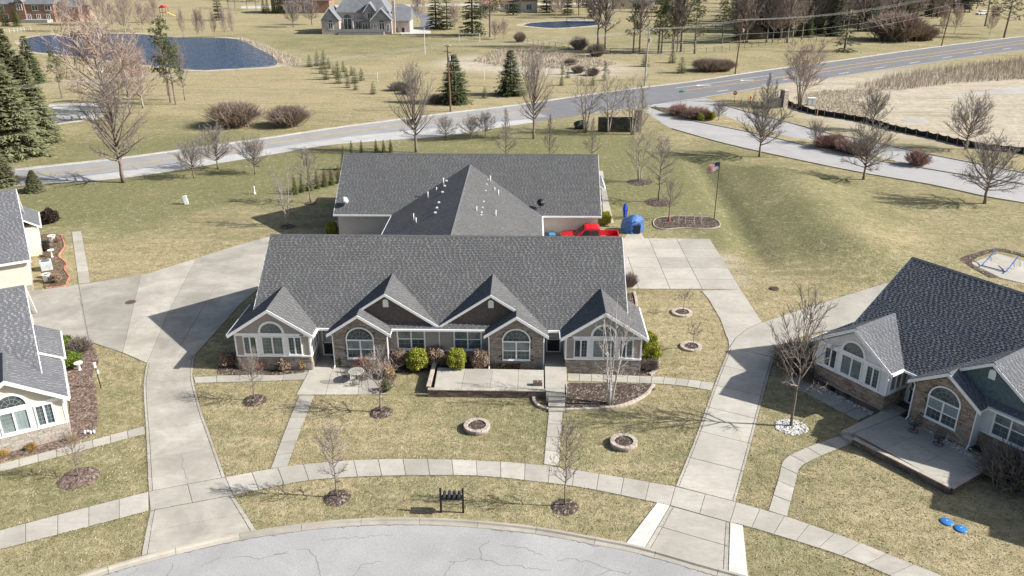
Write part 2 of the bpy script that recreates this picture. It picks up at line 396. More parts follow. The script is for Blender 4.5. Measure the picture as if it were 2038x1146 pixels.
# left drive and court
drvL = base('left_driveway', [(-18.35,30.29),(-19.39,33.73),(-15.55,35.1),(-13.33,32.19)])
def pbase(parent, poly, z=.012): MB().prism(poly, -.05, z).build('joint_bed', JOINT, parent)
strip(drvL, [(-18.39,30.43),(-18.9,32.07),(-19.38,33.71)], [(-13.4,32.27),(-14.48,33.72),(-15.54,35.09)], 2, CONC2, cols=(0,.05,.95,1))
LA = [(-20.17,35.32),(-22.56,40.47),(-24.74,45.06),(-25.74,47.33),(-26.52,49.58)]; LB = [(-16.52,36.69),(-19.12,41.25),(-20.41,43.5),(-22.44,47.4),(-22.97,48.79),(-23.63,50.92)]
base2('joint_bed', LA, LB, parent=drvL); strip(drvL, LA, LB, 5, CONC2, cols=(0,.05,.95,1))
COURT = [[(-42.54,61.7),(-40.71,62.45),(-38.48,63.42),(-32.22,52.79),(-34.69,51.93),(-37.07,51.09)], [(-38.48,63.42),(-37.64,63.84),(-34.17,65.8),(-31.43,58.11),(-28.94,51.11),(-32.22,52.79)], [(-34.17,65.8),(-33.62,66.12),(-30.8,69.84),(-28.76,59.14),(-26.52,49.58),(-28.94,51.11)],
  [(-30.8,69.84),(-29.02,72.38),(-26.29,75.64),(-26.96,65.6),(-24.94,50.29),(-26.52,49.58),(-28.76,59.14)], [(-26.29,75.64),(-25.68,75.95),(-21.35,64.58),(-22.85,62.66),(-23.3,59.65),(-23.48,54.23),(-23.63,50.92),(-24.94,50.29),(-26.96,65.6)]]
for p in COURT: pbase(drvL, p); slab(drvL, p, CONC2)
p = [(-26.29,75.64), (-25.68,75.95), (-18.3,62.5), (-13.3,62.5), (-13.3,74.9), (-18.8,74.9), (-19.6,68.5)]
for poly in ([(-25.67,75.91), (-18.4,62.4), (-13.3,62.4), (-13.3,74.6), (-18.6,74.6)],): pbase(drvL, poly); slab(drvL, poly, CONC2)
crack([(-19.76,38.73),(-19.2,37.53),(-18.42,36.26)], .02, .042, 31, drvL); crack([(-38.48,63.42),(-35.92,58.98),(-33.98,55.75),(-32.22,52.79)], .05, .042, 32, drvL)
# right drive
drvR = base('right_driveway', [(7.46,34.72),(10.28,33.46),(9.34,29.56),(5.74,31.47)])
strip(drvR, [(5.76,31.49),(6.57,33.0),(7.46,34.7)], [(9.41,29.88),(9.82,31.6),(10.27,33.44)], 2, CONC, cols=(0,.06,.94,1))
MB().prism([(6.84,34.95),(7.45,34.72),(5.73,31.47),(4.85,31.74)], 0, .05, .01).build('apron_flare', CONC3, drvR)
MB().prism([(10.3,33.44),(10.87,33.21),(10.24,29.57),(9.42,29.85)], 0, .05, .01).build('apron_flare', CONC3, drvR)
RA = [(8.03,36.39),(10.03,41.28),(12.41,47.48),(14.16,51.81),(14.6,53.0),(14.77,54.8),(14.95,57.53),(14.81,61.48),(14.57,63.26)]; RB = [(10.96,35.12),(12.76,39.68),(14.87,45.07),(16.21,48.44),(16.9,50.37),(17.41,53.06),(17.92,55.98),(18.04,59.95),(17.95,63.65)]
RA_, RB_ = RA[:4], RB[:4]
base2('joint_bed', RA[:6], RB[:6], parent=drvR); strip(drvR, [(8.03,36.39),(10.03,41.28),(12.41,47.48),(14.57,52.84)], [(10.96,35.12),(12.76,39.68),(14.87,45.07),(17.38,51.35)], 6, CONC, cols=(0,.05,.95,1))
YJ = [[(14.58,52.92),(14.78,54.14),(14.77,54.8),(14.95,57.53),(14.81,61.48),(14.57,63.26),(17.95,63.65),(18.08,57.23),(16.8,56.22),(15.41,54.48)], [(14.55,52.76),(15.39,54.4),(16.78,56.13),(18.07,57.14),(21.67,59.5),(24.09,61.07),(21.15,55.19),(19.91,54.46),(18.57,53.32),(17.72,52.07),(17.4,51.43)], [(24.15,61.13),(25.56,62.02),(30.72,65.3),(35.31,68.13),(29.5,58.48),(21.18,55.28)]]
for p in YJ: pbase(drvR, p); slab(drvR, p, CONC)
def grid4(parent, A, B, Cc, D, us, vs_, m):   # A-B near edge, D-C far edge
    def q(u, v):
        x = [(1-u)*(1-v)*A[k]+u*(1-v)*B[k]+u*v*Cc[k]+(1-u)*v*D[k] for k in (0, 1)]; return tuple(x)
    pbase(parent, [A, B, Cc, D])
    for i in range(len(us)-1):
        for j in range(len(vs_)-1): slab(parent, [q(us[i],vs_[j]), q(us[i+1],vs_[j]), q(us[i+1],vs_[j+1]), q(us[i],vs_[j+1])], m)
grid4(drvR, (8.28,63.55), (17.95,63.65), (17.9,76.34), (8.11,76.38), (0,.11,.385,.665,1), (0,.17,.38,.58,.78,1), CONC)
for poly in ([(1.5,63),(7.2,63),(7.2,66.6),(1.5,66.6)], [(1.5,66.6),(7.2,66.6),(8.9,74.7),(1.5,74.7)], [(7.2,66.62),(11.51,76.16),(11.27,79.06),(11.0,81.15),(8.9,74.6)]): pbase(drvR, poly); slab(drvR, poly, CONC)
sidepath = base2('side_path', [(7.88,80.75),(8.48,93.04),(8.95,102.22)], [(8.9,81.1),(9.13,93.05),(9.46,102.23)])
strip(sidepath, [(7.88,80.75),(8.48,93.04),(8.95,102.22)], [(8.9,81.1),(9.13,93.05),(9.46,102.23)], 8, CONC)
# garden walks
def walkway(name, A, B, n, z=SLAB_Z, m=None):
    o = base2(name, A, B); strip(o, A, B, n, m or CONC, z); return o
walkway('front_walk', [(-22.52,47.7),(-18.72,48.1),(-15.01,48.58)], [(-22.09,46.89),(-18.43,47.18),(-14.97,47.5)], 5)
walkway('garden_walk', [(-14.76,45.4),(-14.52,41.18),(-14.25,37.5)], [(-13.78,45.42),(-13.59,41.31),(-13.38,37.73)], 6)
walkway('steps_walk', [(1.35,43.79),(1.14,40.98),(0.95,38.25)], [(2.22,43.81),(2.0,40.74),(1.79,38.03)], 4)
walkway('side_walk', [(2.71,48.74),(5.8,48.6),(9.75,48.3),(12.42,47.68)], [(2.7,47.71),(5.7,47.6),(9.6,47.35),(12.01,46.65)], 12)
walkway('left_house_walk', [(-46.22,77.03),(-38.59,63.64)], [(-45.42,77.36),(-37.7,63.94)], 5)
walkway('left_house_front_walk', [(-30.39,37.06),(-29.59,37.59),(-26.8,39.34),(-23.18,41.6)], [(-29.96,36.37),(-29.15,36.87),(-26.38,38.54),(-22.76,40.79)], 9)
walkway('rear_left_walk', [(-20.18,77.59),(-20.38,81.47)], [(-19.52,77.61),(-19.69,81.49)], 2)
pat = base('left_patio', [(-14.96,50.05),(-13.35,49.79),(-12.11,49.24),(-9.82,49.22),(-9.16,45.68),(-14.95,45.52)])
for p in ([(-14.96,50.05),(-13.35,49.79),(-13.37,48.36),(-13.07,45.56),(-14.95,45.52)], [(-13.35,49.79),(-12.11,49.24),(-11.48,49.18),(-10.98,45.61),(-13.07,45.56),(-13.37,48.36)], [(-11.48,49.18),(-9.82,49.22),(-9.16,45.68),(-10.98,45.61)]): slab(pat, p, CONC)
slab(pat, [(-15.35,51.33),(-14.17,51.36),(-13.39,49.83),(-14.96,50.09)], CONC)

# main road, markings
FAR = [(-76.39,94.24),(-66.54,100.94),(-56.92,106.57),(-50.02,111.59),(-39.46,120.09),(-30.51,127.82),(-15.27,139.2),(-1.84,148.37),(9.26,157.49),(20.03,165.82),(33.27,175.01),(46.15,185.88),(57.97,195.52),(78.71,211.3),(111.76,237.44),(154.1,268.01),(214.89,309.99)]
NEAR = [(-72.46,88.82),(-61.68,93.79),(-50.37,97.55),(-40.6,105.56),(-35.07,110.44),(-27.99,116.39),(-13.48,121.82),(-5.92,127.6),(3.83,135.32),(11.37,140.66),(22.18,147.91),(35.09,158.05),(52.35,172.79),(64.1,180.47),(82.83,194.84),(110.54,215.44),(134.25,231.96),(183.43,262.86)]
MIDL = [(-74.08,91.05),(-62.65,95.44),(-59.4,96.54),(-51.87,100.78),(-41.85,109.14),(-36.15,114.17),(-26.88,121.74),(-14.14,128.17),(-6.12,132.25),(0.5,135.67)]
cut = lambda L, a, b: L[a:b]
road = base2('main_road', FAR, NEAR, .006, ASPHD, 160)
n_ = 90
base2('old_surface', [(-76.39,94.24),(-66.54,100.94),(-56.92,106.57),(-50.02,111.59),(-39.46,120.09),(-30.51,127.82),(-15.27,139.2),(-1.84,148.37)], [(-74.08,91.05),(-62.65,95.44),(-59.4,96.54),(-51.87,100.78),(-41.85,109.14),(-36.15,114.17),(-26.88,121.74),(-14.14,128.17),(-6.12,132.25),(3.04,137.42)], .011, ASPHL, 80, parent=road)
base2('concrete_shoulder', [(-74.08,91.05),(-62.65,95.44),(-59.4,96.54),(-51.87,100.78),(-41.85,109.14),(-36.15,114.17),(-26.88,121.74),(-14.14,128.17),(-6.12,132.25),(0.5,135.67)], [(-72.46,88.82),(-61.68,93.79),(-50.37,97.55),(-40.6,105.56),(-35.07,110.44),(-27.99,116.39),(-13.48,121.82),(-5.92,127.6),(0.49,132.39)], .015, concrete('shoulder_concrete', (.43,.42,.40), .2), 80, parent=road)
YEL = mat('yellow_paint', (.62, .36, .06), .7, var=.3, scale=.8); WHT = mat('white_paint', (.72, .72, .70), .7, var=.15, scale=.8)
def line(A, w, m, z=.021, name='road_marking', parent=None):
    a = spline(A, 1.0); p = offset(a, w/2); q = offset(a, -w/2); mb = MB()
    for i in range(len(a)-1): mb.quad((*p[i], z), (*p[i+1], z), (*q[i+1], z), (*q[i], z))
    return mb.build(name, m, parent or road)
yl = [(-75.45,92.94),(-61.64,98.74),(-53.19,103.56),(-47.81,107.87),(-38.27,116.16),(-27.52,124.92),(-14.71,133.68),(-6.34,138.95),(3.7,144.63)]
line(offset(spline(yl, 1), .12), .12, YEL); line(offset(spline(yl, 1), -.12), .12, YEL)
yr = [(30.97,164.55),(43.14,173.24),(55.07,182.41)]; line(offset(yr, .13), .14, YEL); line(offset(yr, -.13), .14, YEL)
yr1 = [(55.07,182.41),(69.18,195.77),(89.74,212.1),(119.91,234.71),(147.79,256.55),(207.27,298.57)]; line(yr1, .28, YEL); yr2 = [(54.87,181.69),(67.57,190.93),(87.49,206.49),(116.61,227.93),(143.38,248.55),(200.18,287.94)]; line(yr2, .28, YEL)
for q in ([(36.78,163.2),(39.52,165.33)],[(47.38,170.75),(50.06,172.74)],[(53.98,178.17),(55.56,179.59)],[(68.86,187.12),(71.95,189.86)],[(80.05,196.0),(83.38,198.56)],[(91.88,204.79),(95.7,208.03)],[(104.45,214.83),(108.15,217.86)],[(116.63,223.67),(120.37,226.93)],[(129.53,233.77),(133.3,236.73)]):
    line(q, .22, WHT)
line([(29.12,166.93),(40.8,175.84),(53.9,185.3)], .16, WHT)
line(offset(spline(FAR, 2), -.35), .14, WHT); line(offset(spline(NEAR[9:], 2), .35), .14, WHT)
for c in ((36.33,170.83), (46.83,177.67)):
    mb = MB(); mb.add([(c[0]-1.6,c[1]-.5,.024),(c[0]+.8,c[1]-.1,.024),(c[0]+.8,c[1]+.35,.024),(c[0]-1.6,c[1]+.1,.024),(c[0]-2.4,c[1]-.6,.024),(c[0]-1.6,c[1]-1.0,.024),(c[0]-1.5,c[1]+.6,.024)],[(0,1,2,3),(4,5,6)]); mb.build('turn_arrow', WHT, road)
for i, c in enumerate([[(-59.34,96.43),(-52.3,100.65)],[(-49.31,102.74),(-43.3,107.97)],[(-36.55,113.08),(-27.49,121.03)],[(-26.81,121.39),(-19.12,126.2)],[(-52.15,103.45),(-50.27,101.19)],[(-27.53,117.69),(-22.38,122.18)]]): crack(c, .12, .02, 50+i, road)
# boulevard
B1A = [(19.83,142.2),(20.78,137.8),(22.46,128.21),(28.4,118.25),(35.74,109.12),(42.37,102.0),(48.64,96.54),(52.51,91.92),(55.68,89.23),(63.29,82.94)]; B1B = [(21.26,146.43),(22.33,142.71),(25.49,135.79),(28.68,132.2),(35.03,124.47),(40.31,116.28),(43.48,111.26),(50.28,105.22),(55.42,100.64),(59.94,96.96),(67.92,89.88)]
B2A = [(21.68,146.92),(27.09,145.13),(30.98,143.81),(32.7,139.36),(34.53,133.53),(38.68,123.5),(43.14,118.89),(48.98,108.03),(55.67,101.15),(60.06,97.19),(68.18,90.28)]; B2B = [(22.31,148.89),(28.28,152.05),(33.06,155.29),(34.92,148.67),(38.49,140.36),(42.62,132.5),(45.82,125.52),(49.92,120.35),(53.97,113.83),(58.38,108.13),(62.93,102.4),(70.93,94.39)]
bl = base2('boulevard', B1A, B1B, .009, ASPHB, 90); base2('entry_lane', B2A, B2B, .010, ASPHB, 90, parent=bl)
isl = MB().prism([(21.55,145.96),(25.25,144.62),(30.28,143.34),(32.61,138.92),(34.44,133.12),(38.53,122.97),(42.98,118.4),(46.54,112.49),(48.98,108.03),(46.51,108.8),(43.63,111.7),(40.41,116.6),(35.12,124.83),(28.76,132.6),(25.56,136.21)], 0, .09, .02).build('island_lawn', MATS['lawn'], kind='structure')
def kerbline(name, A, w=.3, z=.12, parent=None):
    a = spline(A, 1.2); p = offset(a, w/2); q = offset(a, -w/2); mb = MB()
    for i in range(len(a)-1):
        mb.quad((*p[i], z), (*p[i+1], z), (*q[i+1], z), (*q[i], z)); mb.quad((*p[i], 0), (*p[i+1], 0), (*p[i+1], z), (*p[i], z)); mb.quad((*q[i], z), (*q[i+1], z), (*q[i+1], 0), (*q[i], 0))
    return mb.build(name, KERBM, parent)
kerbline('kerb', B1A[2:], parent=bl); kerbline('kerb', B1B[2:], parent=bl); kerbline('kerb', B2B[3:], parent=bl)
kerbline('kerb', FAR, parent=road, w=.4)
# ponds
def water(name):
    m, t, b, g = start(name); co = g.outputs['Position']
    mp = nd(t, 'ShaderNodeMapping'); mp.inputs['Scale'].default_value = (1, .45, 1); t.links.new(co, mp.inputs[0])
    b.inputs['Base Color'].default_value = (.022, .048, .105, 1); b.inputs['Roughness'].default_value = .10; b.inputs['IOR'].default_value = 1.33
    bp = nd(t, 'ShaderNodeBump'); bp.inputs['Distance'].default_value = 1.3; bp.inputs['Strength'].default_value = 1.0
    t.links.new(noise(t, mp.outputs[0], .55, 3, .65), bp.inputs['Height']); t.links.new(bp.outputs[0], b.inputs['Normal']); return m
WAT = water('pond_water')
P_1 = [(-150.73,248.75),(-153.88,259.9),(-146.07,267.57),(-125.07,268.02),(-110.1,258.67),(-93.42,256.89),(-85.94,250.15),(-74.3,229.37),(-67.14,216.6),(-61.72,203.27),(-61.51,195.94),(-70.6,191.53),(-76.94,190.18),(-89.84,196.86),(-112.6,210.63),(-126.01,218.85),(-134.85,224.7),(-150.73,248.75)]
pd = MB().prism(spline(P_1, 2)[:-1], 0, .05).build('pond', WAT, kind='structure')
P_2 = [(-2.59,300.51),(1.71,311.32),(17.92,319.95),(26.05,315.94),(29.25,309.12),(19.88,298.93),(7.58,291.22),(-2.59,300.51)]
MB().prism(spline(P_2, 2)[:-1], 0, .05).build('pond', WAT, kind='structure')
MUD = mat('wet_mud', (.44, .40, .34), .35, .4, var=.2, scale=.2)
BANK = mat('pond_bank', (.40, .34, .24), .95, .05, var=.35, scale=.4, bump=.1, bscale=3)
for nm, poly, zz in (('pond_bank', P_1, 2.2), ('pond_bank', P_2, 2.5)):
    q = spline(poly, 3)[:-1]; o_ = inset(q, -zz); o_ = [(x+R.uniform(-.5,.5), y+R.uniform(-.5,.5)) for x, y in o_]; MB().prism(o_, 0, .03).build(nm, BANK, kind='structure')
for nm, poly in (('mud_puddle', [(61.56,136.15),(63.69,137.87),(65.25,137.07),(65.39,134.6),(64.34,132.97),(62.75,134.13),(61.61,134.11)]), ('mud_puddle', [(79.38,159.56),(89.41,164.34),(100.49,170.63),(108.33,173.35),(103.24,164.64),(95.83,162.16),(88.62,160.88),(80.26,157.39)])):
    MB().prism(spline(poly+[poly[0]], 1)[:-1], 0, .012).build(nm, MUD, kind='structure')
GRV = concrete('gravel_drive', (.47,.45,.40), .25)
MB().prism([(-99.02,142.88),(-87.1,146.53),(-78.33,149.23),(-74.37,144.85),(-71.36,134.12),(-75.66,129.55),(-86.64,123.64)], 0, .01).build('gravel_drive', GRV, kind='structure')
MB().prism([(-44.16,282.67),(-38.91,291.46),(-34.43,291.56),(-32.0,273.15),(-40.71,268.31)], 0, .01).build('far_driveway', GRV, kind='structure')
MB().prism([(-66.99,406.93),(-61.53,410.49),(-46.21,364.48),(-35.13,320.94),(-34.08,291.57),(-38.05,291.48),(-41.19,320.81),(-51.56,364.36)], 0, .012).build('far_lane', ASPHD, kind='structure')
MB().prism([(-132.99,392.28),(-3.87,415.23),(59.14,416.59),(57.72,406.24),(-3.74,401.58),(-127.95,376.99)], 0, .009).build('far_street', GRV, kind='structure')
# beds
def mulch(name, col):
    m, t, b, g = start(name); co = g.outputs['Position']
    v = nd(t, 'ShaderNodeTexVoronoi'); v.inputs['Scale'].default_value = 14; v.inputs['Randomness'].default_value = 1
    mp = nd(t, 'ShaderNodeMapping'); mp.inputs['Scale'].default_value = (1, .6, 1); t.links.new(co, mp.inputs[0]); t.links.new(mp.outputs[0], v.inputs['Vector'])
    sp = nd(t, 'ShaderNodeSeparateColor'); t.links.new(v.outputs['Color'], sp.inputs[0])
    c = mix(t, rng(t, sp.outputs[0], 0, 1, 0, 1), [x*.35 for x in col], [min(1, x*1.7) for x in col]); c = mix(t, rng(t, sp.outputs[1], .86, .92, 0, .7), c, (.42,.36,.30))
    c = mix(t, rng(t, noise(t, co, 1.2, 4), .4, .7, 0, .5), c, [x*.6 for x in col])
    t.links.new(c, b.inputs['Base Color']); b.inputs['Roughness'].default_value = .95; b.inputs['Specular IOR Level'].default_value = .1
    bp = nd(t, 'ShaderNodeBump'); bp.inputs['Distance'].default_value = .05; t.links.new(sp.outputs[2], bp.inputs['Height']); t.links.new(bp.outputs[0], b.inputs['Normal']); return m
MUL = mulch('dark_mulch', (.090, .068, .055)); MULR = mulch('red_mulch', (.155, .110, .09)); SOIL = mulch('soil', (.13, .095, .06))
def bed(poly, m, z=.05, name='mulch_bed', sp=.5, jit=.07):
    PAVED.append(poly); q = spline(poly+[poly[0]], sp)[:-1]; q = [(x+R.uniform(-jit, jit), y+R.uniform(-jit, jit)) for x, y in q]
    return MB().prism(q, -.02, z, .03).build(name, m, kind='structure')
def mulch_disc(c, r, m=None, z=0.0, h=.13, ry=None):
    PAVED.append([(c[0]+r*math.cos(k), c[1]+r*math.sin(k)) for k in range(6)]); ry = ry or r; mb = MB(); n = 28; ring = []
    for k in range(n): a = 2*PI*k/n; j = 1+R.uniform(-.07, .07); ring.append((j*math.cos(a), j*math.sin(a)))
    vs = [(0, 0, h)]; 
    for f, hh in ((.35, .85), (.75, .5), (1.0, 0.0)):
        vs += [(x*r*f, y*ry*f, h*hh+R.uniform(0, .02)+.004) for x, y in ring]
    fs = [(0, 1+k, 1+(k+1)%n) for k in range(n)]
    for q in (0, 1): fs += [(1+q*n+k, 1+(q+1)*n+k, 1+(q+1)*n+(k+1)%n, 1+q*n+(k+1)%n) for k in range(n)]
    mb.add(vs, fs); o = mb.build('mulch_ring', m or MUL, kind='structure'); o.location = (c[0], c[1], z); return o
bed([(-21.07,48.12),(-21.48,50.29),(-20.88,51.44),(-19.66,48.86),(-15.0,48.96),(-15.15,48.46),(-17.34,48.06)], MUL)
bed([(2.68,48.85),(2.77,51.03),(7.98,51.15),(8.99,52.09),(8.77,48.98),(8.17,48.62)], MUL)
bed([(2.68,47.34),(8.19,47.26),(7.87,46.27),(6.84,45.3),(5.58,44.54),(4.14,44.39),(2.4,44.23),(2.39,45.02)], MUL, .10)
bed([(-6.0,49.16),(-5.98,50.4),(-2.64,50.47),(1.12,50.25),(1.08,49.38)], MUL, .46)
bed([(-9.06,48.59),(-9.81,50.02),(-6.66,50.08),(-6.43,49.29),(-7.52,48.63)], MUL)
bed([(-12.44,49.16),(-13.38,49.94),(-12.35,50.41),(-9.53,50.02),(-8.89,48.6),(-9.04,46.36),(-9.39,45.83),(-9.79,49.07)], MUL, .05)
bed([(-26.65,39.6),(-29.3,44.34),(-32.98,50.8),(-33.47,52.2),(-32.06,52.55),(-30.18,50.1),(-29.49,47.94),(-27.78,44.99),(-26.47,42.61),(-25.85,40.67),(-26.24,39.97)], MULR)
bed([(-30.41,37.53),(-31.79,39.74),(-27.19,40.64),(-26.3,40.07),(-26.71,39.44),(-28.42,38.55)], MULR, .045)
bed([(-41.12,62.81),(-46.44,71.5),(-48.93,75.75),(-46.79,76.1),(-44.79,72.92),(-43.81,70.21),(-41.9,67.94),(-41.44,66.48),(-40.16,65.09),(-39.59,63.51),(-40.83,62.6)], SOIL)
bed([(7.32,55.32),(7.86,61.95),(8.82,62.39),(8.7,59.95),(9.06,55.36),(9.1,52.88),(8.77,48.98),(8.33,49.82),(8.23,52.86)], MUL, .05)
bed([(21.55,145.96),(25.32,145.09),(30.28,143.34),(31.35,138.03),(28.76,133.4),(25.71,137.05)], MUL, .11)
bed([(41.06,118.2),(43.94,119.23),(46.76,113.08),(47.39,110.21),(46.59,109.35),(43.79,112.14)], MUL, .11)
bed([(13.02,81.36),(13.76,82.89),(15.99,83.46),(19.37,83.01),(19.9,81.01),(19.21,79.7),(17.35,79.35),(15.86,79.63),(13.73,79.11),(12.99,80.05)], MUL, .06)
bed([(-26.83,92.28),(-26.34,100.23),(-23.94,104.06),(-22.9,99.09),(-24.86,94.03)], SOIL, .03)

# ---------------------------------------------------------------- houses
WHITE = mat('white_trim', (.82, .82, .82), .55, .3, var=.05, scale=3); GUT = mat('gutter_white', (.78, .78, .77), .45, .35, var=.05)
def glass_mat(name, col):
    m, t, b, g = start(name); co = g.outputs['Position']
    c = mix(t, rng(t, noise(t, co, 1.3, 3), .35, .65, 0, 1), [x*.6 for x in col], [x*1.4 for x in col])
    c = mix(t, rng(t, nd(t, 'ShaderNodeObjectInfo').outputs['Random'], .3, 1.0, 0, .6), c, [min(.4, x*2.1) for x in col])
    t.links.new(c, b.inputs['Base Color']); b.inputs['Roughness'].default_value = .07; b.inputs['Specular IOR Level'].default_value = .6
    return m
GLASS = glass_mat('window_glass', (.06, .08, .085)); GLASSG = glass_mat('green_blind_glass', (.15, .185, .185)); DARK = mat('dark_interior', (.035, .03, .03), .6)
GRIL = mat('window_grille', (.24, .27, .27), .5, var=.05)
def shingle_mat(name, lo, hi, brown):
    m, t, b, g = start(name); rp = g.outputs['Random Per Island']; co = g.outputs['Position']; c = mix(t, rp, lo, hi)
    sp = mth(t, 'FRACT', mth(t, 'MULTIPLY', rp, 37.7)); c = mix(t, rng(t, sp, .6, 1, 0, .8), c, brown)
    c = mix(t, rng(t, noise(t, co, .45, 3), .35, .7, 0, .3), c, [x*.75 for x in lo])
    t.links.new(c, b.inputs['Base Color']); b.inputs['Roughness'].default_value = .92; b.inputs['Specular IOR Level'].default_value = .15
    return m
SH_A = (shingle_mat('grey_shingles', (.096, .097, .10), (.118, .119, .121), (.112, .11, .105)), shingle_mat('grey_shingle_tabs', (.115, .116, .117), (.192, .192, .186), (.152, .148, .14)))
SH_R = (shingle_mat('charcoal_shingles', (.108, .115, .132), (.14, .147, .162), (.128, .126, .128)), shingle_mat('charcoal_shingle_tabs', (.13, .136, .15), (.215, .216, .22), (.175, .158, .14)))
SH_L = (shingle_mat('blue_grey_shingles', (.115, .12, .135), (.14, .144, .155), (.13, .128, .128)), shingle_mat('blue_grey_shingle_tabs', (.14, .143, .155), (.245, .245, .25), (.19, .187, .18)))
def stone_mat(name, a, b_, c_):
    m, t, b, g = start(name); rp = g.outputs['Random Per Island']; co = g.outputs['Position']
    c = mix(t, rp, a, b_); c = mix(t, rng(t, mth(t, 'FRACT', mth(t, 'MULTIPLY', rp, 23.3)), .6, 1, 0, .9), c, c_)
    c = mix(t, rng(t, noise(t, co, 9, 5), .35, .75, 0, .5), c, [x*.5 for x in a])
    t.links.new(c, b.inputs['Base Color']); b.inputs['Roughness'].default_value = .92; b.inputs['Specular IOR Level'].default_value = .15
    bp = nd(t, 'ShaderNodeBump'); bp.inputs['Distance'].default_value = .02; t.links.new(noise(t, co, 25, 4), bp.inputs['Height']); t.links.new(bp.outputs[0], b.inputs['Normal']); return m
ST_A = stone_mat('brown_grey_stone', (.225, .195, .172), (.45, .40, .35), (.37, .30, .24)); ST_R = stone_mat('rust_brown_stone', (.215, .175, .15), (.46, .38, .31), (.42, .30, .22)); ST_L = stone_mat('buff_stone', (.36, .33, .28), (.50, .46, .40), (.42, .34, .27))
MORT = mat('stone_backing', (.10, .09, .08), .95)

def shingles(mb, tb_, poly, exp=.15, rnd=R):
    """poly: 3D convex roof plane, first edge = eave; courses of strips with thicker random tabs laid on them"""
    P = [Vector(p) for p in poly]; u = (P[1]-P[0]); u.z = 0; u.normalize()
    n = (P[1]-P[0]).cross(P[2]-P[1]).normalized()
    if n.z < 0: n = -n
    v = n.cross(u)
    if v.z < 0: v = -v
    q = [((p-P[0]).dot(u), (p-P[0]).dot(v)) for p in P]
    if area(q) < 0: q = q[::-1]
    x0, x1 = min(p[0] for p in q), max(p[0] for p in q); y0, y1 = min(p[1] for p in q), max(p[1] for p in q)
    edges = [(q[i], q[(i+1)%len(q)]) for i in range(len(q))]
    def lay(dst, xa, xb, ya, yb, th, lift):
        c = [(xa, ya), (xb, ya), (xb, yb), (xa, yb)]; full = all(inpoly(px, py, q) for px, py in c)
        if not full:
            for (a, b) in edges:
                ex, ey = b[0]-a[0], b[1]-a[1]; c = clip(c, -ey, ex, ey*a[0]-ex*a[1])
                if len(c) < 3: return
        top = [tuple(P[0]+u*px+v*py+n*(lift+th*(1-(py-ya)/(yb-ya)*.9))) for px, py in c]; m = len(top)
        if full:
            lo = [tuple(Vector(t)-n*(th+.003)) for t in top[:2]]; dst.add(top+lo, [tuple(range(m)), (0, m, m+1, 1)])
        else: dst.add(top, [tuple(range(m))])
    y = y0
    while y < y1-1e-3:
        yb = min(y+exp, y1); x = x0-rnd.uniform(0, .9)
        while x < x1: w = rnd.uniform(.5, 1.0); lay(mb, x, x+w-.004, y, yb, .022, 0); x += w
        x = x0-rnd.uniform(0, .4)
        while x < x1: w = rnd.uniform(.10, .18); lay(tb_, x, x+w, y, yb-.01, .014, .018); x += w+rnd.uniform(.12, .28)
        y += exp
class Roof:
    def __init__(s, parent, sm_, name='roof'): s.p = parent; s.m = sm_; s.deck = MB(); s.sh = MB(); s.tb = MB(); s.name = name
    def plane(s, *poly):
        P = [Vector(p) for p in poly]; n = (P[1]-P[0]).cross(P[2]-P[1]).normalized()
        if n.z < 0: n = -n
        m = len(P); s.deck.add([tuple(p-n*.006) for p in P]+[tuple(p-Vector((0,0,.16))) for p in P], [tuple(range(m)), tuple(range(2*m-1, m-1, -1))]+[(i, (i+1)%m, m+(i+1)%m, m+i) for i in range(m)])
        shingles(s.sh, s.tb, poly)
    def ridge(s, a, b, dirn=None):
        a, b = Vector(a), Vector(b); L = (b-a).length; d = (b-a)/L; w = Vector((-d.y, d.x, 0)).normalized()*.15; k = int(L/.28)
        for i in range(k):
            p, q = a+d*(i*.28), a+d*(i*.28+.30); z = Vector((0,0,.035)); lo = Vector((0,0,-.06))
            s.sh.add([tuple(p+z*1.3), tuple(q+z), tuple(p+w+lo), tuple(q+w+lo), tuple(p-w+lo), tuple(q-w+lo)], [(0,1,3,2),(1,0,4,5)])
    def done(s):
        d = s.deck.build(s.name, WHITE, s.p); s.sh.build('shingle_layer', s.m[0], d, kind='stuff'); s.tb.build('shingle_tabs', s.m[1], d, kind='stuff'); return d

class Face:   # a wall plane: o + u*U + z + d*N
    def __init__(s, o, u, n): s.o = Vector(o); s.u = Vector(u); s.n = Vector(n)
    def __call__(s, u, z, d=0.0): p = s.o+s.u*u+s.n*d; return (p.x, p.y, p.z+z)
def fbox(mb, F, u0, u1, z0, z1, d0, d1):
    p = [F(u, z, d) for d in (d0, d1) for (u, z) in ((u0, z0), (u1, z0), (u1, z1), (u0, z1))]
    mb.add(p, [(3,2,1,0),(4,5,6,7),(0,1,5,4),(1,2,6,5),(2,3,7,6),(3,0,4,7)])
def lap(mb, F, poly, pitch=.125, th=.018):
    q = poly if area(poly) > 0 else poly[::-1]; z = min(p[1] for p in q); zt = max(p[1] for p in q)
    while z < zt-1e-4:
        c = clip(clip(q, 0, 1, -z), 0, -1, z+pitch)
        if len(c) >= 3:
            mb.add([F(u, zz, .004+th*(1-(zz-z)/pitch)) for u, zz in c], [tuple(range(len(c)))])
            lo = [p for p in c if abs(p[1]-z) < 1e-4]
            if len(lo) >= 2:
                a, b = min(p[0] for p in lo), max(p[0] for p in lo); mb.add([F(a, z, .004), F(b, z, .004), F(b, z, .004+th), F(a, z, .004+th)], [(0,1,2,3)])
        z += pitch
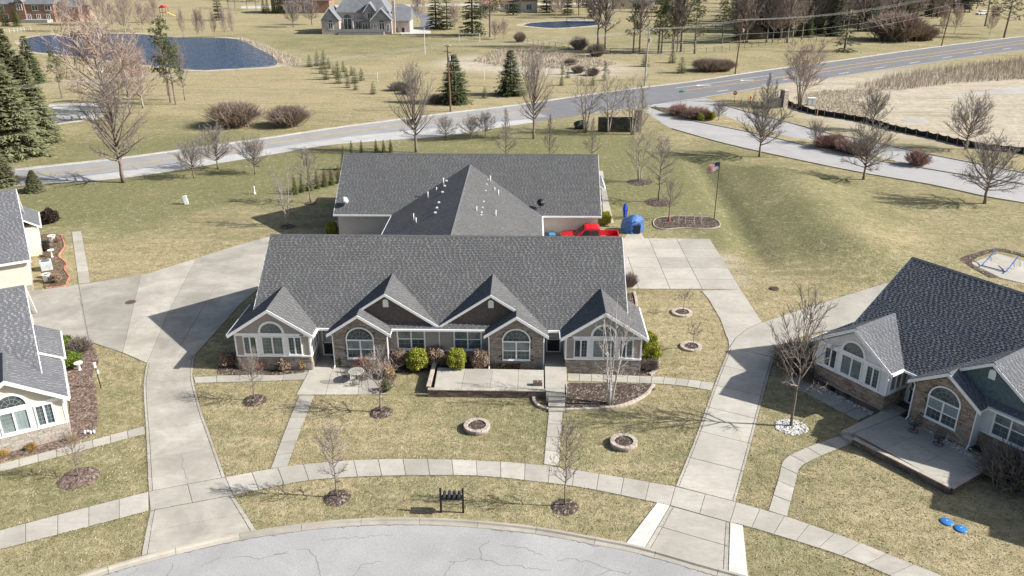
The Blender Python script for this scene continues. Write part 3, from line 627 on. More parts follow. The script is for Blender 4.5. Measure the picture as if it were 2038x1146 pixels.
def stones(mb, F, poly, hole=None, rnd=R, hmin=.09, hmax=.17):
    q = poly if area(poly) > 0 else poly[::-1]; z = min(p[1] for p in q); zt = max(p[1] for p in q); u0, u1 = min(p[0] for p in q), max(p[0] for p in q)
    while z < zt-.02:
        h = min(rnd.uniform(hmin, hmax), zt-z); u = u0-rnd.uniform(0, .2)
        while u < u1:
            w = rnd.uniform(.18, .55); c = [(u, z), (u+w-.014, z), (u+w-.014, z+h-.014), (u, z+h-.014)]; u += w
            for i in range(len(q)):
                a, b = q[i], q[(i+1)%len(q)]; ex, ey = b[0]-a[0], b[1]-a[1]; c = clip(c, -ey, ex, ey*a[0]-ex*a[1])
                if len(c) < 3: break
            if len(c) < 3: continue
            cx = sum(p[0] for p in c)/len(c); cz = sum(p[1] for p in c)/len(c)
            if hole and hole(cx, cz): continue
            d = rnd.uniform(.025, .06); m = len(c)
            mb.add([F(a, b, d) for a, b in c]+[F(a, b, 0) for a, b in c], [tuple(range(m))]+[(i, (i+1)%m, m+(i+1)%m, m+i) for i in range(m)])
        z += h
def window(parent, F, u0, u1, z0, z1, ncol=2, hung=False, grid=(2, 3), arch=False, d=.03, fr=.07, gl=None, wide=.0, gridcols=None):
    gl = gl or GLASS; fm = MB(); D0, D1 = -.02, d+.05
    fbox(fm, F, u0-fr, u1+fr, z0-fr, z0, D0, D1); fbox(fm, F, u0-fr, u0, z0, z1, D0, D1); fbox(fm, F, u1, u1+fr, z0, z1, D0, D1); fbox(fm, F, u0-fr, u1+fr, z1, z1+fr, D0, D1)
    cw = (u1-u0)/ncol; ml = .045
    for i in range(1, ncol): fbox(fm, F, u0+cw*i-ml, u0+cw*i+ml, z0, z1, D0, D1-.01)
    if hung: zm = (z0+z1)/2; fbox(fm, F, u0, u1, zm-.03, zm+.03, D0, D1-.02)
    w = fm.build('window', WHITE, parent)
    sl = MB(); fbox(sl, F, u0-fr-.03, u1+fr+.03, z0-fr-.05, z0-fr, 0, D1+.03); sl.build('sill', WHITE, w)
    gm = MB()
    for i in range(ncol):
        a, b = u0+cw*i+(ml if i else 0), u0+cw*(i+1)-(ml if i < ncol-1 else 0)
        for (za, zb, top) in (((z0, (z0+z1)/2-.03, 0), ((z0+z1)/2+.03, z1, 1)) if hung else ((z0, z1, 1),)):
            pm = MB(); fbox(pm, F, a, b, za, zb, -.01, d-.012); pm.build('pane', gl if (top or not hung) else GLASS, w)
            if gridcols is None or i in gridcols:
                for k in range(1, grid[0]): x = a+(b-a)*k/grid[0]; fbox(gm, F, x-.011, x+.011, za, zb, d-.012, d-.004)
                nr = grid[1]
                for k in range(1, nr): zz = za+(zb-za)*k/nr; fbox(gm, F, a, b, zz-.011, zz+.011, d-.011, d-.003)
    gm.build('grille', GRIL, w)
    return w
def archwin(parent, F, uc, z0, r, d=.03, fr=.09, rise=None):
    rise = rise or r; n = 20; fm = MB(); D1 = d+.055
    def arc(q, dd, qz=None): return [F(uc+q*math.cos(PI*k/n), z0+(qz or q*rise/r)*math.sin(PI*k/n), dd) for k in range(n+1)]
    a, b, c, e = arc(r, D1), arc(r+fr, D1), arc(r+fr, -.02), arc(r, -.02)
    vs = a+b+c+e; m = n+1; fs = []
    for k in range(n): fs += [(k, k+1, m+k+1, m+k), (m+k, m+k+1, 2*m+k+1, 2*m+k), (3*m+k, 3*m+k+1, k+1, k)]
    fm.add(vs, fs); fbox(fm, F, uc-r-fr, uc+r+fr, z0-.07, z0, -.02, D1)
    w = fm.build('arched_window', WHITE, parent)
    p = arc(r, d-.012); pm = MB(); pm.add(p, [tuple(range(len(p)))]); pm.build('pane', GLASS, w)
    gm = MB()
    for k in range(1, 6):
        an = PI*k/6; x, z = math.cos(an), math.sin(an)*rise/r; o = Vector((-z, x)); o.normalize(); o *= .012
        gm.add([F(uc+x*r*f+o.x*s_, z0+z*r*f+o.y*s_, d-.004) for f, s_ in ((.3, 1), (1, 1), (1, -1), (.3, -1))], [(0,1,2,3)])
    for f in (.32, .68):
        A, B = arc(r*f, d-.003), arc(r*f-.024, d-.003); gm.add(A+B, [(k, k+1, m+k+1, m+k) for k in range(n)])
    gm.build('grille', GRIL, w); return w
FONT = {'0': '111101101101111', '1': '010110010010111', '2': '111001111100111', '3': '111001111001111', '4': '101101111001001', '5': '111100111001111', '6': '111100111101111', '8': '111101111101111'}
def digits(parent, F, txt, u, z, h, m, d):
    for ch in txt:
        mb = MB(); p = h/5
        for i, b in enumerate(FONT[ch]):
            if b == '1': fbox(mb, F, u+p*(i%3), u+p*(i%3+1), z+h-p*(i//3+1), z+h-p*(i//3), d, d+.015)
        mb.build('house_number', m, parent); u += p*3.9

def rake(mb, F, pts, h=.20, d0=0.0, d1=.04):   # board along a rake, pts in (u,z)
    for (a, b) in zip(pts[:-1], pts[1:]):
        p = [F(a[0], a[1]-h, d0), F(b[0], b[1]-h, d0), F(b[0], b[1], d0), F(a[0], a[1], d0), F(a[0], a[1]-h, d1), F(b[0], b[1]-h, d1), F(b[0], b[1], d1), F(a[0], a[1], d1)]
        mb.add(p, [(3,2,1,0),(4,5,6,7),(0,1,5,4),(1,2,6,5),(2,3,7,6),(3,0,4,7)])
def split_islands(mb):
    par = list(range(len(mb.v)))
    def find(i):
        while par[i] != i: par[i] = par[par[i]]; i = par[i]
        return i
    for f in mb.f:
        for i in f[1:]: par[find(i)] = find(f[0])
    out = {}
    for f in mb.f: out.setdefault(find(f[0]), []).append(f)
    res = []
    for fs in out.values():
        ids = sorted({i for f in fs for i in f}); mp = {i: k for k, i in enumerate(ids)}; q = MB(); q.v = [mb.v[i] for i in ids]; q.f = [tuple(mp[i] for i in f) for f in fs]; res.append(q)
    return res
SL = 2/3.
def duplex(name, label, loc, rz, siding, gable, stone, sh, front=True, numbers=(None, None), units=(-1, 1), garage=False, bump=False):
    h = thing(name, label, 'house', loc, rz); rf = Roof(h, sh); sd = MB(); gb = MB(); st = MB(); sb = MB(); wl = MB(); gu = MB(); fa = MB()
    E, RZ = 2.8, 2.8+SL*6.59
    rf.plane((-12.92,.91,E),(12.92,.91,E),(12.92,7.5,RZ),(-12.92,7.5,RZ)); rf.plane((12.92,14.09,E),(-12.92,14.09,E),(-12.92,7.5,RZ),(12.92,7.5,RZ)); rf.ridge((-12.9,7.5,RZ),(12.9,7.5,RZ))
    wl.box(-12.6,12.6,3.05,13.75,0,2.78); wl.box(-7.1,7.1,1.32,3.06,0,2.77)
    for s in (-1, 1): a, b = sorted((s*8.67, s*12.6)); wl.box(a,b,1.32,3.06,0,2.77)
    FB = Face((12.6,13.75,0),(-1,0,0),(0,1,0)); lap(sd, FB, [(0,.5),(25.2,.5),(25.2,2.72),(0,2.72)]); stones(st, FB, [(0,0),(25.2,0),(25.2,.5),(0,.5)])
    gu.box(-12.95,12.95,14.07,14.2,E-.16,E-.02)
    for sx in (-1, 1):
        X = lambda x: sx*x
        # gable end of the main roof
        FE = Face((X(12.6),1.32 if sx > 0 else 13.75,0),(0,sx,0),(sx,0,0)); L = 12.43
        pk = L/2
        lap(sd, FE, [(0,.6),(L,.6),(L,2.7),(0,2.7)]); lap(sd, FE, [(0,2.7),(L,2.7),(pk,2.7+SL*pk)]); stones(st, FE, [(0,0),(L,0),(L,.6),(0,.6)])
        wl.add([(X(12.59),1.32,2.7),(X(12.59),13.75,2.7),(X(12.59),7.53,2.7+SL*pk)], [(0,1,2)])
        FR = Face((X(12.92),0,0),(0,1,0),(sx,0,0)); rake(fa, FR, [(.88,E),(7.5,RZ),(14.12,E)], .22, -.02, .03)
        # wing with its gable
        wx, wz, wh = 11.17, 4.70, 2.85; ws = (wz-2.82)/wh
        for a in (-1, 1):
            x0, x1 = X(wx), X(wx+a*wh); e0 = -.35; e1 = 4.75 if a > 0 else 3.9
            if a*sx > 0: rf.plane((x1,e0,2.82),(x1,e1,2.82),(x0,e1,wz),(x0,e0,wz))
            else: rf.plane((x1,e1,2.82),(x1,e0,2.82),(x0,e0,wz),(x0,e1,wz))
            xe = X(wx+a*(wh+.06)); gy1 = 4.75 if a > 0 else .85; gu.box(min(xe-.06,xe+.06), max(xe-.06,xe+.06), e0, gy1, 2.66, 2.80)
        rf.ridge((X(wx),-.35,wz),(X(wx),3.8,wz))
        FW = Face((X(wx),-.35,0),(sx,0,0),(0,-1,0)); rake(fa, FW, [(-wh-.05,2.80),(0,wz-.01),(wh+.05,2.80)], .24)
        wl.box(min(X(8.67),X(13.66)), max(X(8.67),X(13.66)), .02, 4.6, 0, 2.75)
        FF = Face((X(11.165),0,0),(sx,0,0),(0,-1,0)); w2 = 2.515
        lap(sd, FF, [(-w2,1.16),(w2,1.16),(w2,2.7),(-w2,2.7)]); lap(sd, FF, [(-w2,2.7),(w2,2.7),(0,2.7+ws*w2)]); wl.add([(X(8.65),.015,2.7),(X(13.68),.015,2.7),(X(wx),.015,2.7+ws*w2)], [(0,1,2)])
        stones(st, FF, [(-w2,0),(w2,0),(w2,1.06),(-w2,1.06)])
        FO = Face((X(13.68),0 if sx > 0 else 4.62,0),(0,sx,0),(sx,0,0)); lap(sd, FO, [(0,1.16),(4.62,1.16),(4.62,2.75),(0,2.75)]); stones(st, FO, [(0,0),(4.62,0),(4.62,1.06),(0,1.06)])
        FI = Face((X(8.65),3.0 if sx > 0 else 0,0),(0,-sx,0),(-sx,0,0)); lap(sd, FI, [(0,1.16),(3,1.16),(3,2.75),(0,2.75)]); stones(st, FI, [(0,0),(3,0),(3,1.06),(0,1.06)])
        FK = Face((X(11.165),4.6,0),(-sx,0,0),(0,1,0)); lap(sd, FK, [(-w2,.3),(w2,.3),(w2,2.7),(-w2,2.7)])
        tb = MB(); fbox(tb, FF, -w2-.03, w2+.03, 1.05, 1.16, -.02, .08)
        tb.box(min(X(13.66),X(13.76)), max(X(13.66),X(13.76)), .0, 4.62, 1.05, 1.16); tb.box(min(X(8.57),X(8.67)), max(X(8.57),X(8.67)), .0, 3.0, 1.05, 1.16)
        fbox(tb, FF, -w2-.02, w2+.02, 2.60, 2.80, -.02, .07)
        for u in (-w2, w2): fbox(tb, FF, u-.05, u+.05, 1.16, 2.6, -.02, .045)
        tb.build('trim', WHITE, h)
        if not front: continue
        # sun room windows
        fp = MB(); fbox(fp, FF, -1.95, 1.95, 1.17, 2.6, .0, .032); fp.build('window_panel', WHITE, h)
        window(h, FF, -.68, .68, 1.28, 2.52, 2, grid=(3,5), gl=GLASSG, d=.05)
        for s in (-1, 1): window(h, FF, s*1.52-.40, s*1.52+.40, 1.28, 2.52, 2, grid=(2,5), d=.05, gridcols=(1,) if sx*s < 0 else None)
        archwin(h, FF, 0, 2.83, .74, .04, .15)
        FI2 = Face((X(8.65),3.0 if sx > 0 else 0,0),(0,-sx,0),(-sx,0,0)); uo = (1.0, 2.7) if sx > 0 else (.3, 2.0); window(h, FI2, uo[0], uo[1], 1.28, 2.5, 3, grid=(1,1), d=.03)
        # stone bump-out
        bx, bw, bz = 5.31, 1.81, 4.16
        sb.box(min(X(3.52),X(7.10)), max(X(3.52),X(7.10)), .47, 3.0, 0, 2.75)
        FS = Face((X(bx),.45,0),(sx,0,0),(0,-1,0)); hole = lambda u, z: abs(u) < .97 and .72 < z < 2.15 or (u*u+(z-2.1)**2 < 1.02 and z > 2.1)
        stones(st, FS, [(-bw,0),(bw,0),(bw,2.60),(0,2.60+SL*bw),(-bw,2.60)], hole); sb.add([(X(bx+a),.46,z) for a, z in ((-bw,0),(bw,0),(bw,2.6),(0,2.6+SL*bw),(-bw,2.6))], [(0,1,2,3,4)])
        window(h, FS, -.88, .88, .82, 2.10, 2, hung=True, grid=(3,2), d=.06, gl=GLASSG)
        archwin(h, FS, 0, 2.19, .88, .06, .09, .84)
        for (xx, n_, y1) in ((7.12, 1, 3.0), (3.50, -1, 1.34)):
            Fs = Face((X(xx),.45,0),(0,1,0),(sx*n_,0,0)); (stones(st, Fs, [(0,0),(y1-.45,0),(y1-.45,2.7),(0,2.7)]) if n_ > 0 else lap(sd, Fs, [(0,0),(y1-.45,0),(y1-.45,2.7),(0,2.7)]))
            for dd in (0,):
                gu.tube([(X(xx+.16*n_),.3,2.62),(X(xx+.05*n_),.36,2.45),(X(xx+.05*n_),.37,.25),(X(xx+.05*n_),.15,.1)], .045, 5)
        # stone gable inner slope, brown gable
        def pl(xa, za, xb, zb, y0, y1):
            if (xa-xb)*sx > 0: rf.plane((X(xa),y0,za),(X(xa),y1,za),(X(xb),y1,zb),(X(xb),y0,zb))
            else: rf.plane((X(xa),y1,za),(X(xa),y0,za),(X(xb),y0,zb),(X(xb),y1,zb))
        pz = 2.73+SL*(7.45-3.57)
        pl(7.45, 2.73, bx, bz, .10, 3.6); pl(bx, bz, 3.57, pz, 1.05, 4.95); pl(3.17, 2.73, bx, bz, .10, 1.38); pl(.0, pz-SL*3.57, 3.57, pz, 1.05, 4.95)
        rf.ridge((X(3.57),1.05,pz),(X(3.57),4.8,pz)); rf.ridge((X(bx),.1,bz),(X(bx),1.35,bz))
        FG = Face((X(bx),.10,0),(sx,0,0),(0,-1,0)); rake(fa, FG, [(-2.19,2.70),(0,bz-.01),(2.19,2.70)], .22)
        FH = Face((X(3.57),1.05,0),(sx,0,0),(0,-1,0)); rake(fa, FH, [(-3.57,pz-SL*3.57),(0,pz-.01),(1.72,pz-SL*1.72)], .20)
        FQ = Face((X(3.57),1.33,0),(sx,0,0),(0,-1,0)); gp = [(-3.57,2.85),(3.4,2.85),(0,pz-.12)]; lap(gb, FQ, gp, .17, .02); wl.add([FQ(u, z, -.01) for u, z in gp], [(0,1,2)])
        va = MB(); fbox(va, FQ, -.19, .19, 4.22, 4.62, 0, .06); n_ = 12
        ap = [FQ(.19*math.cos(PI*k/n_), 4.62+.19*math.sin(PI*k/n_), .06) for k in range(n_+1)]; va.add(ap, [tuple(range(len(ap)))]); va.build('gable_vent', WHITE, h)
        # wall with double window
        FD = Face((X(1.75),1.32,0),(sx,0,0),(0,-1,0)); lap(sd, FD, [(-1.75,1.0),(1.75,1.0),(1.75,2.72),(-1.75,2.72)]); stones(st, FD, [(-1.75,0),(1.75,0),(1.75,.92),(-1.75,.92)])
        td = MB(); fbox(td, FD, -1.75, 1.75, .92, 1.0, 0, .08); td.build('trim', WHITE, h)
        window(h, FD, -.68, 1.08, 1.12, 2.56, 2, hung=True, grid=(2,2), d=.05, fr=.1, gl=GLASSG)
        a, b = sorted((X(0), X(3.2))); gu.box(a, b, .78, .90, E-.16, E-.03); a, b = sorted((X(7.45), X(8.25))); gu.box(a, b, .78, .90, E-.16, E-.03)
        # door in the recess
        fl = MB(); a, b = sorted((X(7.12), X(8.65))); fl.box(a, b, 2.18, 2.24, 0, 2.75); fl.build('door_wall', siding, h)
        FDo = Face((X(7.88),2.18,.42 if (numbers[1] and sx > 0) else 0),(sx,0,0),(0,-1,0)); dm = MB()
        for (u0, u1, z0, z1) in ((-.52,-.42,0,2.15),(.42,.52,0,2.15),(-.52,.52,2.05,2.15),(-.42,.42,0,.14),(-.42,.42,1.02,1.10)): fbox(dm, FDo, u0, u1, z0, z1, 0, .06)
        dr = dm.build('door', WHITE, h)
        for z0, z1 in ((.14,1.02),(1.10,2.05)): pm = MB(); fbox(pm, FDo, -.42, .42, z0, z1, 0, .03); pm.build('pane', DARK if z0 < 1 else GLASSG, dr)
        hm = MB(); fbox(hm, FDo, .40, .46, .98, 1.14, .06, .10); hm.build('handle', DARK, dr)
        k = 0 if sx < 0 else 1
        if numbers[k]:
            Fn = Face((0,0,0),(1,0,0),(0,-1,0)); digits(h, Fn, numbers[k], (-9.25 if sx < 0 else 8.75), 2.645, .11, DARK, .075)
    if front: gu.tube([(0,.84,2.7),(0,1.2,2.45),(0,1.24,.2),(0,1.1,.1)], .045, 5)
    if bump:
        for sx in (-1, 1):
            X = lambda x: sx*x; a, b = sorted((X(12.6), X(13.9))); wl.box(a,b,6.3,10.3,0,2.45)
            if sx > 0: rf.plane((14.15,6.05,2.45),(14.15,10.55,2.45),(12.6,10.55,3.3),(12.6,6.05,3.3))
            else: rf.plane((-14.15,10.55,2.45),(-14.15,6.05,2.45),(-12.6,6.05,3.3),(-12.6,10.55,3.3))
            a, b = sorted((X(14.13), X(14.25))); gu.box(a,b,6.05,10.55,2.30,2.44); Fo = Face((X(13.9),6.3 if sx > 0 else 10.3,0),(0,sx,0),(sx,0,0)); lap(sd, Fo, [(0,0),(4,0),(4,2.4),(0,2.4)])
            for yy, ny in ((6.3,-1),(10.3,1)): lap(sd, Face((X(13.25),yy,0),(-ny,0,0),(0,ny,0)), [(-.65,0),(.65,0),(.65,2.45),(-.65,2.45)])
            window(h, Fo, 1.2, 2.8, .9, 2.1, 2, hung=True, grid=(2,2), d=.04); gu.tube([(X(14.15),6.1,2.35),(X(13.98),6.22,2.1),(X(13.98),6.22,.15)], .045, 5)
    if garage:
        rz_, hw = 6.43, 7.2; gs = (rz_-2.8)/hw
        rf.plane((hw,9.0,2.8),(hw,25.85,2.8),(0,25.85+6,rz_),(0,9.0,rz_)) if False else None
        rf.plane((hw,11.5,2.8),(hw,26.1,2.8),(0,31.5,rz_),(0,7.9,rz_)); rf.plane((-hw,26.1,2.8),(-hw,11.5,2.8),(0,7.9,rz_),(0,31.5,rz_)); rf.ridge((0,8.8,rz_),(0,31,rz_))
        wl.box(-6.9,6.9,13.7,26.2,0,2.78); gu.box(-hw-.13,-hw,14.1,25.9,2.62,2.78); gu.box(hw,hw+.13,14.1,25.9,2.62,2.78)
        for s in (-1, 1):
            Fg = Face((s*6.9,13.75 if s > 0 else 26.2,0),(0,s,0),(s,0,0)); lap(sd, Fg, [(0,0),(12.45,0),(12.45,2.72),(0,2.72)])
            for c in (3.2, 9.2):
                gd = MB()
                for r_ in range(4): fbox(gd, Fg, c-2.4, c+2.4, .02+r_*.54, .54+r_*.54, .03, .07)
                gd.build('garage_door', WHITE, h)
    rf.done(); [g_.build('fascia', WHITE, h) for g_ in split_islands(fa)]; [g_.build('gutter', GUT, h) for g_ in split_islands(gu)]
    if sb.v: sb.build('bay_wall', MORT, h)
    MB().box(-12.5,12.5,1.4,13.7,-.7,.02).build('foundation', MORT, h)
    for s in (-1, 1): a, b = sorted((s*8.7, s*13.6)); fo = MB().box(a,b,.06,4.5,-.7,.03); fo.build('foundation', MORT, h); a, b = sorted((s*3.55, s*7.05)); MB().box(a,b,.52,1.38,-.7,.03).build('foundation', MORT, h)
    wl.build('wall', siding, h); sd.build('siding', siding, h); st.build('stone_veneer', stone, h, kind='stuff')
    if gb.v: gb.build('gable_cladding', gable, h)
    return h
SID_A = mat('taupe_siding', (.36, .325, .295), .8, .2, var=.08, scale=1.2); GAB_A = mat('brown_shakes', (.12, .098, .087), .85, .15, var=.22, scale=5)
SID_C = mat('beige_siding', (.46, .42, .36), .8, .2, var=.06); SID_R = mat('pale_grey_siding', (.68, .68, .69), .8, .2, var=.06); GAB_R = mat('slate_blue_shakes', (.11, .15, .165), .85, .15, var=.2, scale=5); SID_L = mat('cream_siding', (.56, .52, .44), .8, .2, var=.06)
front_house = duplex('house', 'grey-roofed twin house with two brown gables and stone bays in the centre', (-6.08,48.85,0), 0, SID_A, GAB_A, ST_A, SH_A, numbers=('528','5268'))
rear_house = duplex('house', 'grey-roofed rear house behind the centre house with a gabled roof studded with white vents', (-5.95,88.9,0), PI, SID_C, GAB_A, ST_A, SH_A, front=False, garage=True)
duplex('house', 'dark-roofed house with slate blue gable and raised patio at the right edge', (26.71,36.53,.45), math.radians(-55.75), SID_R, GAB_R, ST_R, SH_R)
aL = math.radians(31.6); oL = Vector((-38.66, 33.23))
duplex('house', 'cream house with arched sunroom window at the lower left edge', (oL.x, oL.y, 0), aL, SID_L, SID_L, ST_L, SH_L, bump=True)
oL1 = oL+Vector((-math.sin(aL), math.cos(aL)))*40.05
duplex('house', 'cream house at the left edge behind the one with the arched window', (oL1.x, oL1.y, 0), aL+PI, SID_L, SID_L, ST_L, SH_L, front=False)
# vents and dishes on the rear house (local frame of that house, turned by pi)
PVC = mat('vent_white', (.66, .66, .64), .5)
def roofpt(px_x, Y): return px_x, Y
VP_ = [(-8.25,72.68),(-8.29,70.87),(-8.66,69.29),(-9.11,62.52),(-8.61,60.17),(-3.28,74.85),(-3.01,72.79),(-2.67,70.99),(-2.29,61.65),(-3.39,60.4)]
def gz(x): return 6.43-.504*abs(x+6.1)
def vent(px, tall):
    # slide along the sight line until it meets the garage roof
    x, y = px
    z = gz(x)
    mb = MB(); mb.tube([(x,y,z-.1),(x,y,z+tall*.85)], .05, 8); mb.lathe([(.075,0),(.075,.03),(.055,.08)], 8, (x,y,z+tall*.85-.02)); return mb
for n_, (x, y, tl) in enumerate(((-8.3,76.5,.75),(-8.9,75.6,.3),(-9.6,74.4,.6),(-10.2,68.6,.6),(-9.8,67.2,.45),(-3.8,77.6,.75),(-3.3,75.5,.35),(-2.9,74.6,.6),(-2.9,68.2,.65),(-4.5,67.0,.5))):
    mb = vent((x, y), tl); mb.v = [(-(vx+5.95), -(vy-88.9), vz) for vx, vy, vz in mb.v]; mb.build('vent_pipe', PVC, rear_house, smooth=True)
for sx, ys in ((-1,(77.4,75.6,73.5,70.2,68.6,67.2)), (1,(77.8,76.2,74.0,70.5,68.7,67.3,66.6))):
    for y in ys:
        x = -6.1+sx*2.0; z = gz(x); mb = MB(); mb.obox((x,y,z-.02),.20,.24,.10); mb.obox((x,y+.02,z+.08),.16,.20,.03); mb.v = [(-(vx+5.95), -(vy-88.9), vz) for vx, vy, vz in mb.v]; mb.build('roof_vent', PVC, rear_house)

# ---------------------------------------------------------------- vegetation
BARK = mat('grey_bark', (.19, .155, .13), .95, .1, var=.3, scale=4, coord='obj'); TWIG = mat('brown_twigs', (.225, .20, .18), .95, .05, var=.25, scale=2, coord='obj')
TWIGR = mat('reddish_twigs', (.35, .27, .23), .95, .05, var=.25, scale=1, coord='obj'); TWIGG = mat('grey_twigs', (.25, .215, .19), .95, .05, var=.25, scale=1, coord='obj')
BIRCHM = mat('birch_bark', (.50, .46, .42), .85, .1, var=.3, scale=3, coord='obj', stretch=(1,1,3), col2=(.64,.61,.56)); PALEB = mat('pale_bark', (.36, .31, .26), .9, .1, var=.3, scale=3, coord='obj')
def rv(r): 
    while True:
        v = Vector((r.uniform(-1,1), r.uniform(-1,1), r.uniform(-1,1)))
        if 0.05 < v.length < 1: return v.normalized()
def tree_mesh(seed, Ht, clear, cr, nl, ns, nt, r0, stems=1, up=.75, lean=.0, twr=.008, shape='round', spreadstem=.5, tl=.55, lead=1.0):
    r = random.Random(seed); T = MB(); K = MB()
    for s in range(stems):
        az = 2*PI*s/stems+r.uniform(-.4,.4); sp = spreadstem if stems > 1 else 0
        base = Vector((math.cos(az)*.12*(stems > 1), math.sin(az)*.12*(stems > 1), 0)); hh = Ht*(1 if s == 0 else r.uniform(.75,1))
        pts = []; m = 7
        top = hh*(lead if shape == 'ell' else 1)
        for i in range(m+1):
            f = i/m; out = sp*hh*(f**1.15)*.55
            pts.append(base+Vector((math.cos(az)*out, math.sin(az)*out, top*f*.96))+Vector((r.gauss(0,1), r.gauss(0,1), 0))*.02*hh*f*.5+Vector((lean*hh*f*f,0,0)))
        T.tube(pts, [r0*(1-.86*(i/m)**.9) for i in range(m+1)], 7)
        def at(f):
            k = min(m-1, int(f*m)); return pts[k]+(pts[k+1]-pts[k])*(f*m-k)
        for i in range(nl):
            f = clear/top+(1-clear/top)*((i+r.random())/nl)**.95*.97; p = at(min(.99,f)); t = (f-clear/top)/(1-clear/top)
            prof = {'round': math.sin(PI*(.16+.78*t))**.8, 'vase': .55+.45*math.sin(PI*min(1,t+.15)), 'oval': math.sin(PI*(.2+.72*t))**.6, 'pyr': 1.05-.85*t, 'ell': 1}[shape]
            L = max(.12*cr, cr*prof*r.uniform(.75,1.15)); a = i*2.39996+r.uniform(-.5,.5)
            e0 = up*(.55+.65*t)+r.uniform(-.15,.15); d = Vector((math.cos(a)*math.cos(e0), math.sin(a)*math.cos(e0), math.sin(e0)))
            if shape == 'ell':
                e0 = min(1.5, up*(.30+.95*t)+r.uniform(-.22,.22)); d = Vector((math.cos(a)*math.cos(e0), math.sin(a)*math.cos(e0), math.sin(e0)))
                ra, rb = cr, (hh-clear*.75)/2; q = p-Vector((0,0,clear*.75+rb)); A_ = (d.x**2+d.y**2)/ra**2+d.z**2/rb**2; B_ = (q.x*d.x+q.y*d.y)/ra**2+q.z*d.z/rb**2; C_ = (q.x**2+q.y**2)/ra**2+q.z**2/rb**2-1
                L = max(.3*cr, (-B_+math.sqrt(max(0, B_*B_-A_*C_)))/A_)*r.uniform(.72,.98)
            if sp: d = (d+Vector((math.cos(az), math.sin(az), 0))*.35).normalized()
            lp = [p]; q = p.copy(); n = 5; lr = max(.010, min(r0*.48, r0*.5*(1-t*.6)*(L/cr)**.5))
            for k in range(n):
                q = q+d*(L/n); d = (d+Vector((0,0,.10))+rv(r)*.13).normalized(); lp.append(q.copy())
            T.tube(lp, [lr*(1-.85*k/n) for k in range(n+1)], 5)
            for j in range(ns):
                g = .22+.78*(j+r.random())/ns; k = min(n-1, int(g*n)); b0 = lp[k]+(lp[k+1]-lp[k])*(g*n-k); d0 = (lp[k+1]-lp[k]).normalized()
                d1 = (d0*.8+rv(r)*.75+Vector((0,0,.25))).normalized(); L1 = L*tl*(1-.45*g)*r.uniform(.6,1.1); sp_ = [b0]; q1 = b0.copy()
                for k1 in range(3): q1 = q1+d1*L1/3; d1 = (d1+rv(r)*.22+Vector((0,0,.08))).normalized(); sp_.append(q1.copy())
                K.tube(sp_, [max(twr,lr*.45*(1-.8*g)), twr*1.2, twr, twr*.6], 3, False)
                for w in range(nt):
                    h = .15+.85*(w+r.random())/nt; kk = min(2, int(h*3)); c0 = sp_[kk]+(sp_[kk+1]-sp_[kk])*(h*3-kk); dd = ((sp_[kk+1]-sp_[kk]).normalized()*.8+rv(r)*.8+Vector((0,0,.2))).normalized(); L2 = L1*r.uniform(.3,.65)
                    c1 = c0+dd*L2*.5; c2 = c1+(dd+rv(r)*.3).normalized()*L2*.5; K.tube([c0,c1,c2], [twr*.9,twr*.7,twr*.35], 3, False)
    return T, K
PROTO = {}
def proto(kind, variants, bark, twig, nm, **kw):
    PROTO[kind] = []
    for s in variants:
        T, K = tree_mesh(s, **kw); PROTO[kind].append((T.mesh('trunk', bark, True), K.mesh('crown', twig), nm, kw['Ht']))
COUNT = {}
def plant(kind, xy, Ht, label, cat='tree', group=None, v=None, rz=None, wide=1.0, z=None):
    P = PROTO[kind]; i = COUNT.get(kind, 0); COUNT[kind] = i+1
    t, c, nm, h0 = P[(i if v is None else v) % len(P)]; s = Ht/h0
    o = thing(nm, label, cat, (xy[0], xy[1], (H(*xy) if z is None else z)-.02), R.uniform(0, 2*PI) if rz is None else rz, group); o.scale = (s*wide, s*wide, s)
    if t: link('trunk', t, o)
    if c: link('crown', c, o)
    return o
proto('young', (1,2,3), BARK, TWIGG, 'young_tree', Ht=5.0, clear=1.35, cr=1.55, nl=20, ns=7, nt=5, r0=.07, up=1.05, twr=.0095, shape='ell', lead=.72)
proto('slim', (4,5), BARK, TWIGG, 'young_tree', Ht=5.2, clear=1.3, cr=1.15, nl=22, ns=7, nt=5, r0=.06, up=1.05, twr=.0105, shape='ell', lead=.85)
proto('round', (6,7,8,9), BARK, TWIG, 'round_tree', Ht=7.0, clear=1.3, cr=3.5, nl=30, ns=11, nt=8, r0=.15, up=1.0, twr=.0145, shape='ell', tl=.42, lead=.52)
proto('big', (10,11), BARK, TWIGG, 'tall_tree', Ht=13.0, clear=2.4, cr=4.8, nl=34, ns=11, nt=7, r0=.26, up=1.3, twr=.015, shape='ell', lead=.62, tl=.4)
proto('birch', (12,), BIRCHM, TWIGG, 'birch_tree', Ht=7.4, clear=1.2, cr=1.2, nl=8, ns=5, nt=4, r0=.065, stems=6, up=.95, twr=.007, shape='oval', spreadstem=.24)
proto('clump', (13,14), PALEB, TWIGG, 'clump_tree', Ht=8.5, clear=1.6, cr=1.9, nl=12, ns=7, nt=5, r0=.10, stems=3, up=.95, twr=.011, shape='oval', spreadstem=.22)
proto('redfar', (15,16,17), PALEB, TWIGR, 'bare_tree', Ht=12.0, clear=2.0, cr=4.4, nl=28, ns=10, nt=7, r0=.2, up=1.25, twr=.023, shape='ell', lead=.5, tl=.45)
proto('greyfar', (18,19,20), BARK, TWIGG, 'bare_tree', Ht=14.0, clear=3.0, cr=4.0, nl=24, ns=9, nt=6, r0=.24, up=1.35, twr=.028, shape='ell', lead=.6, tl=.42)
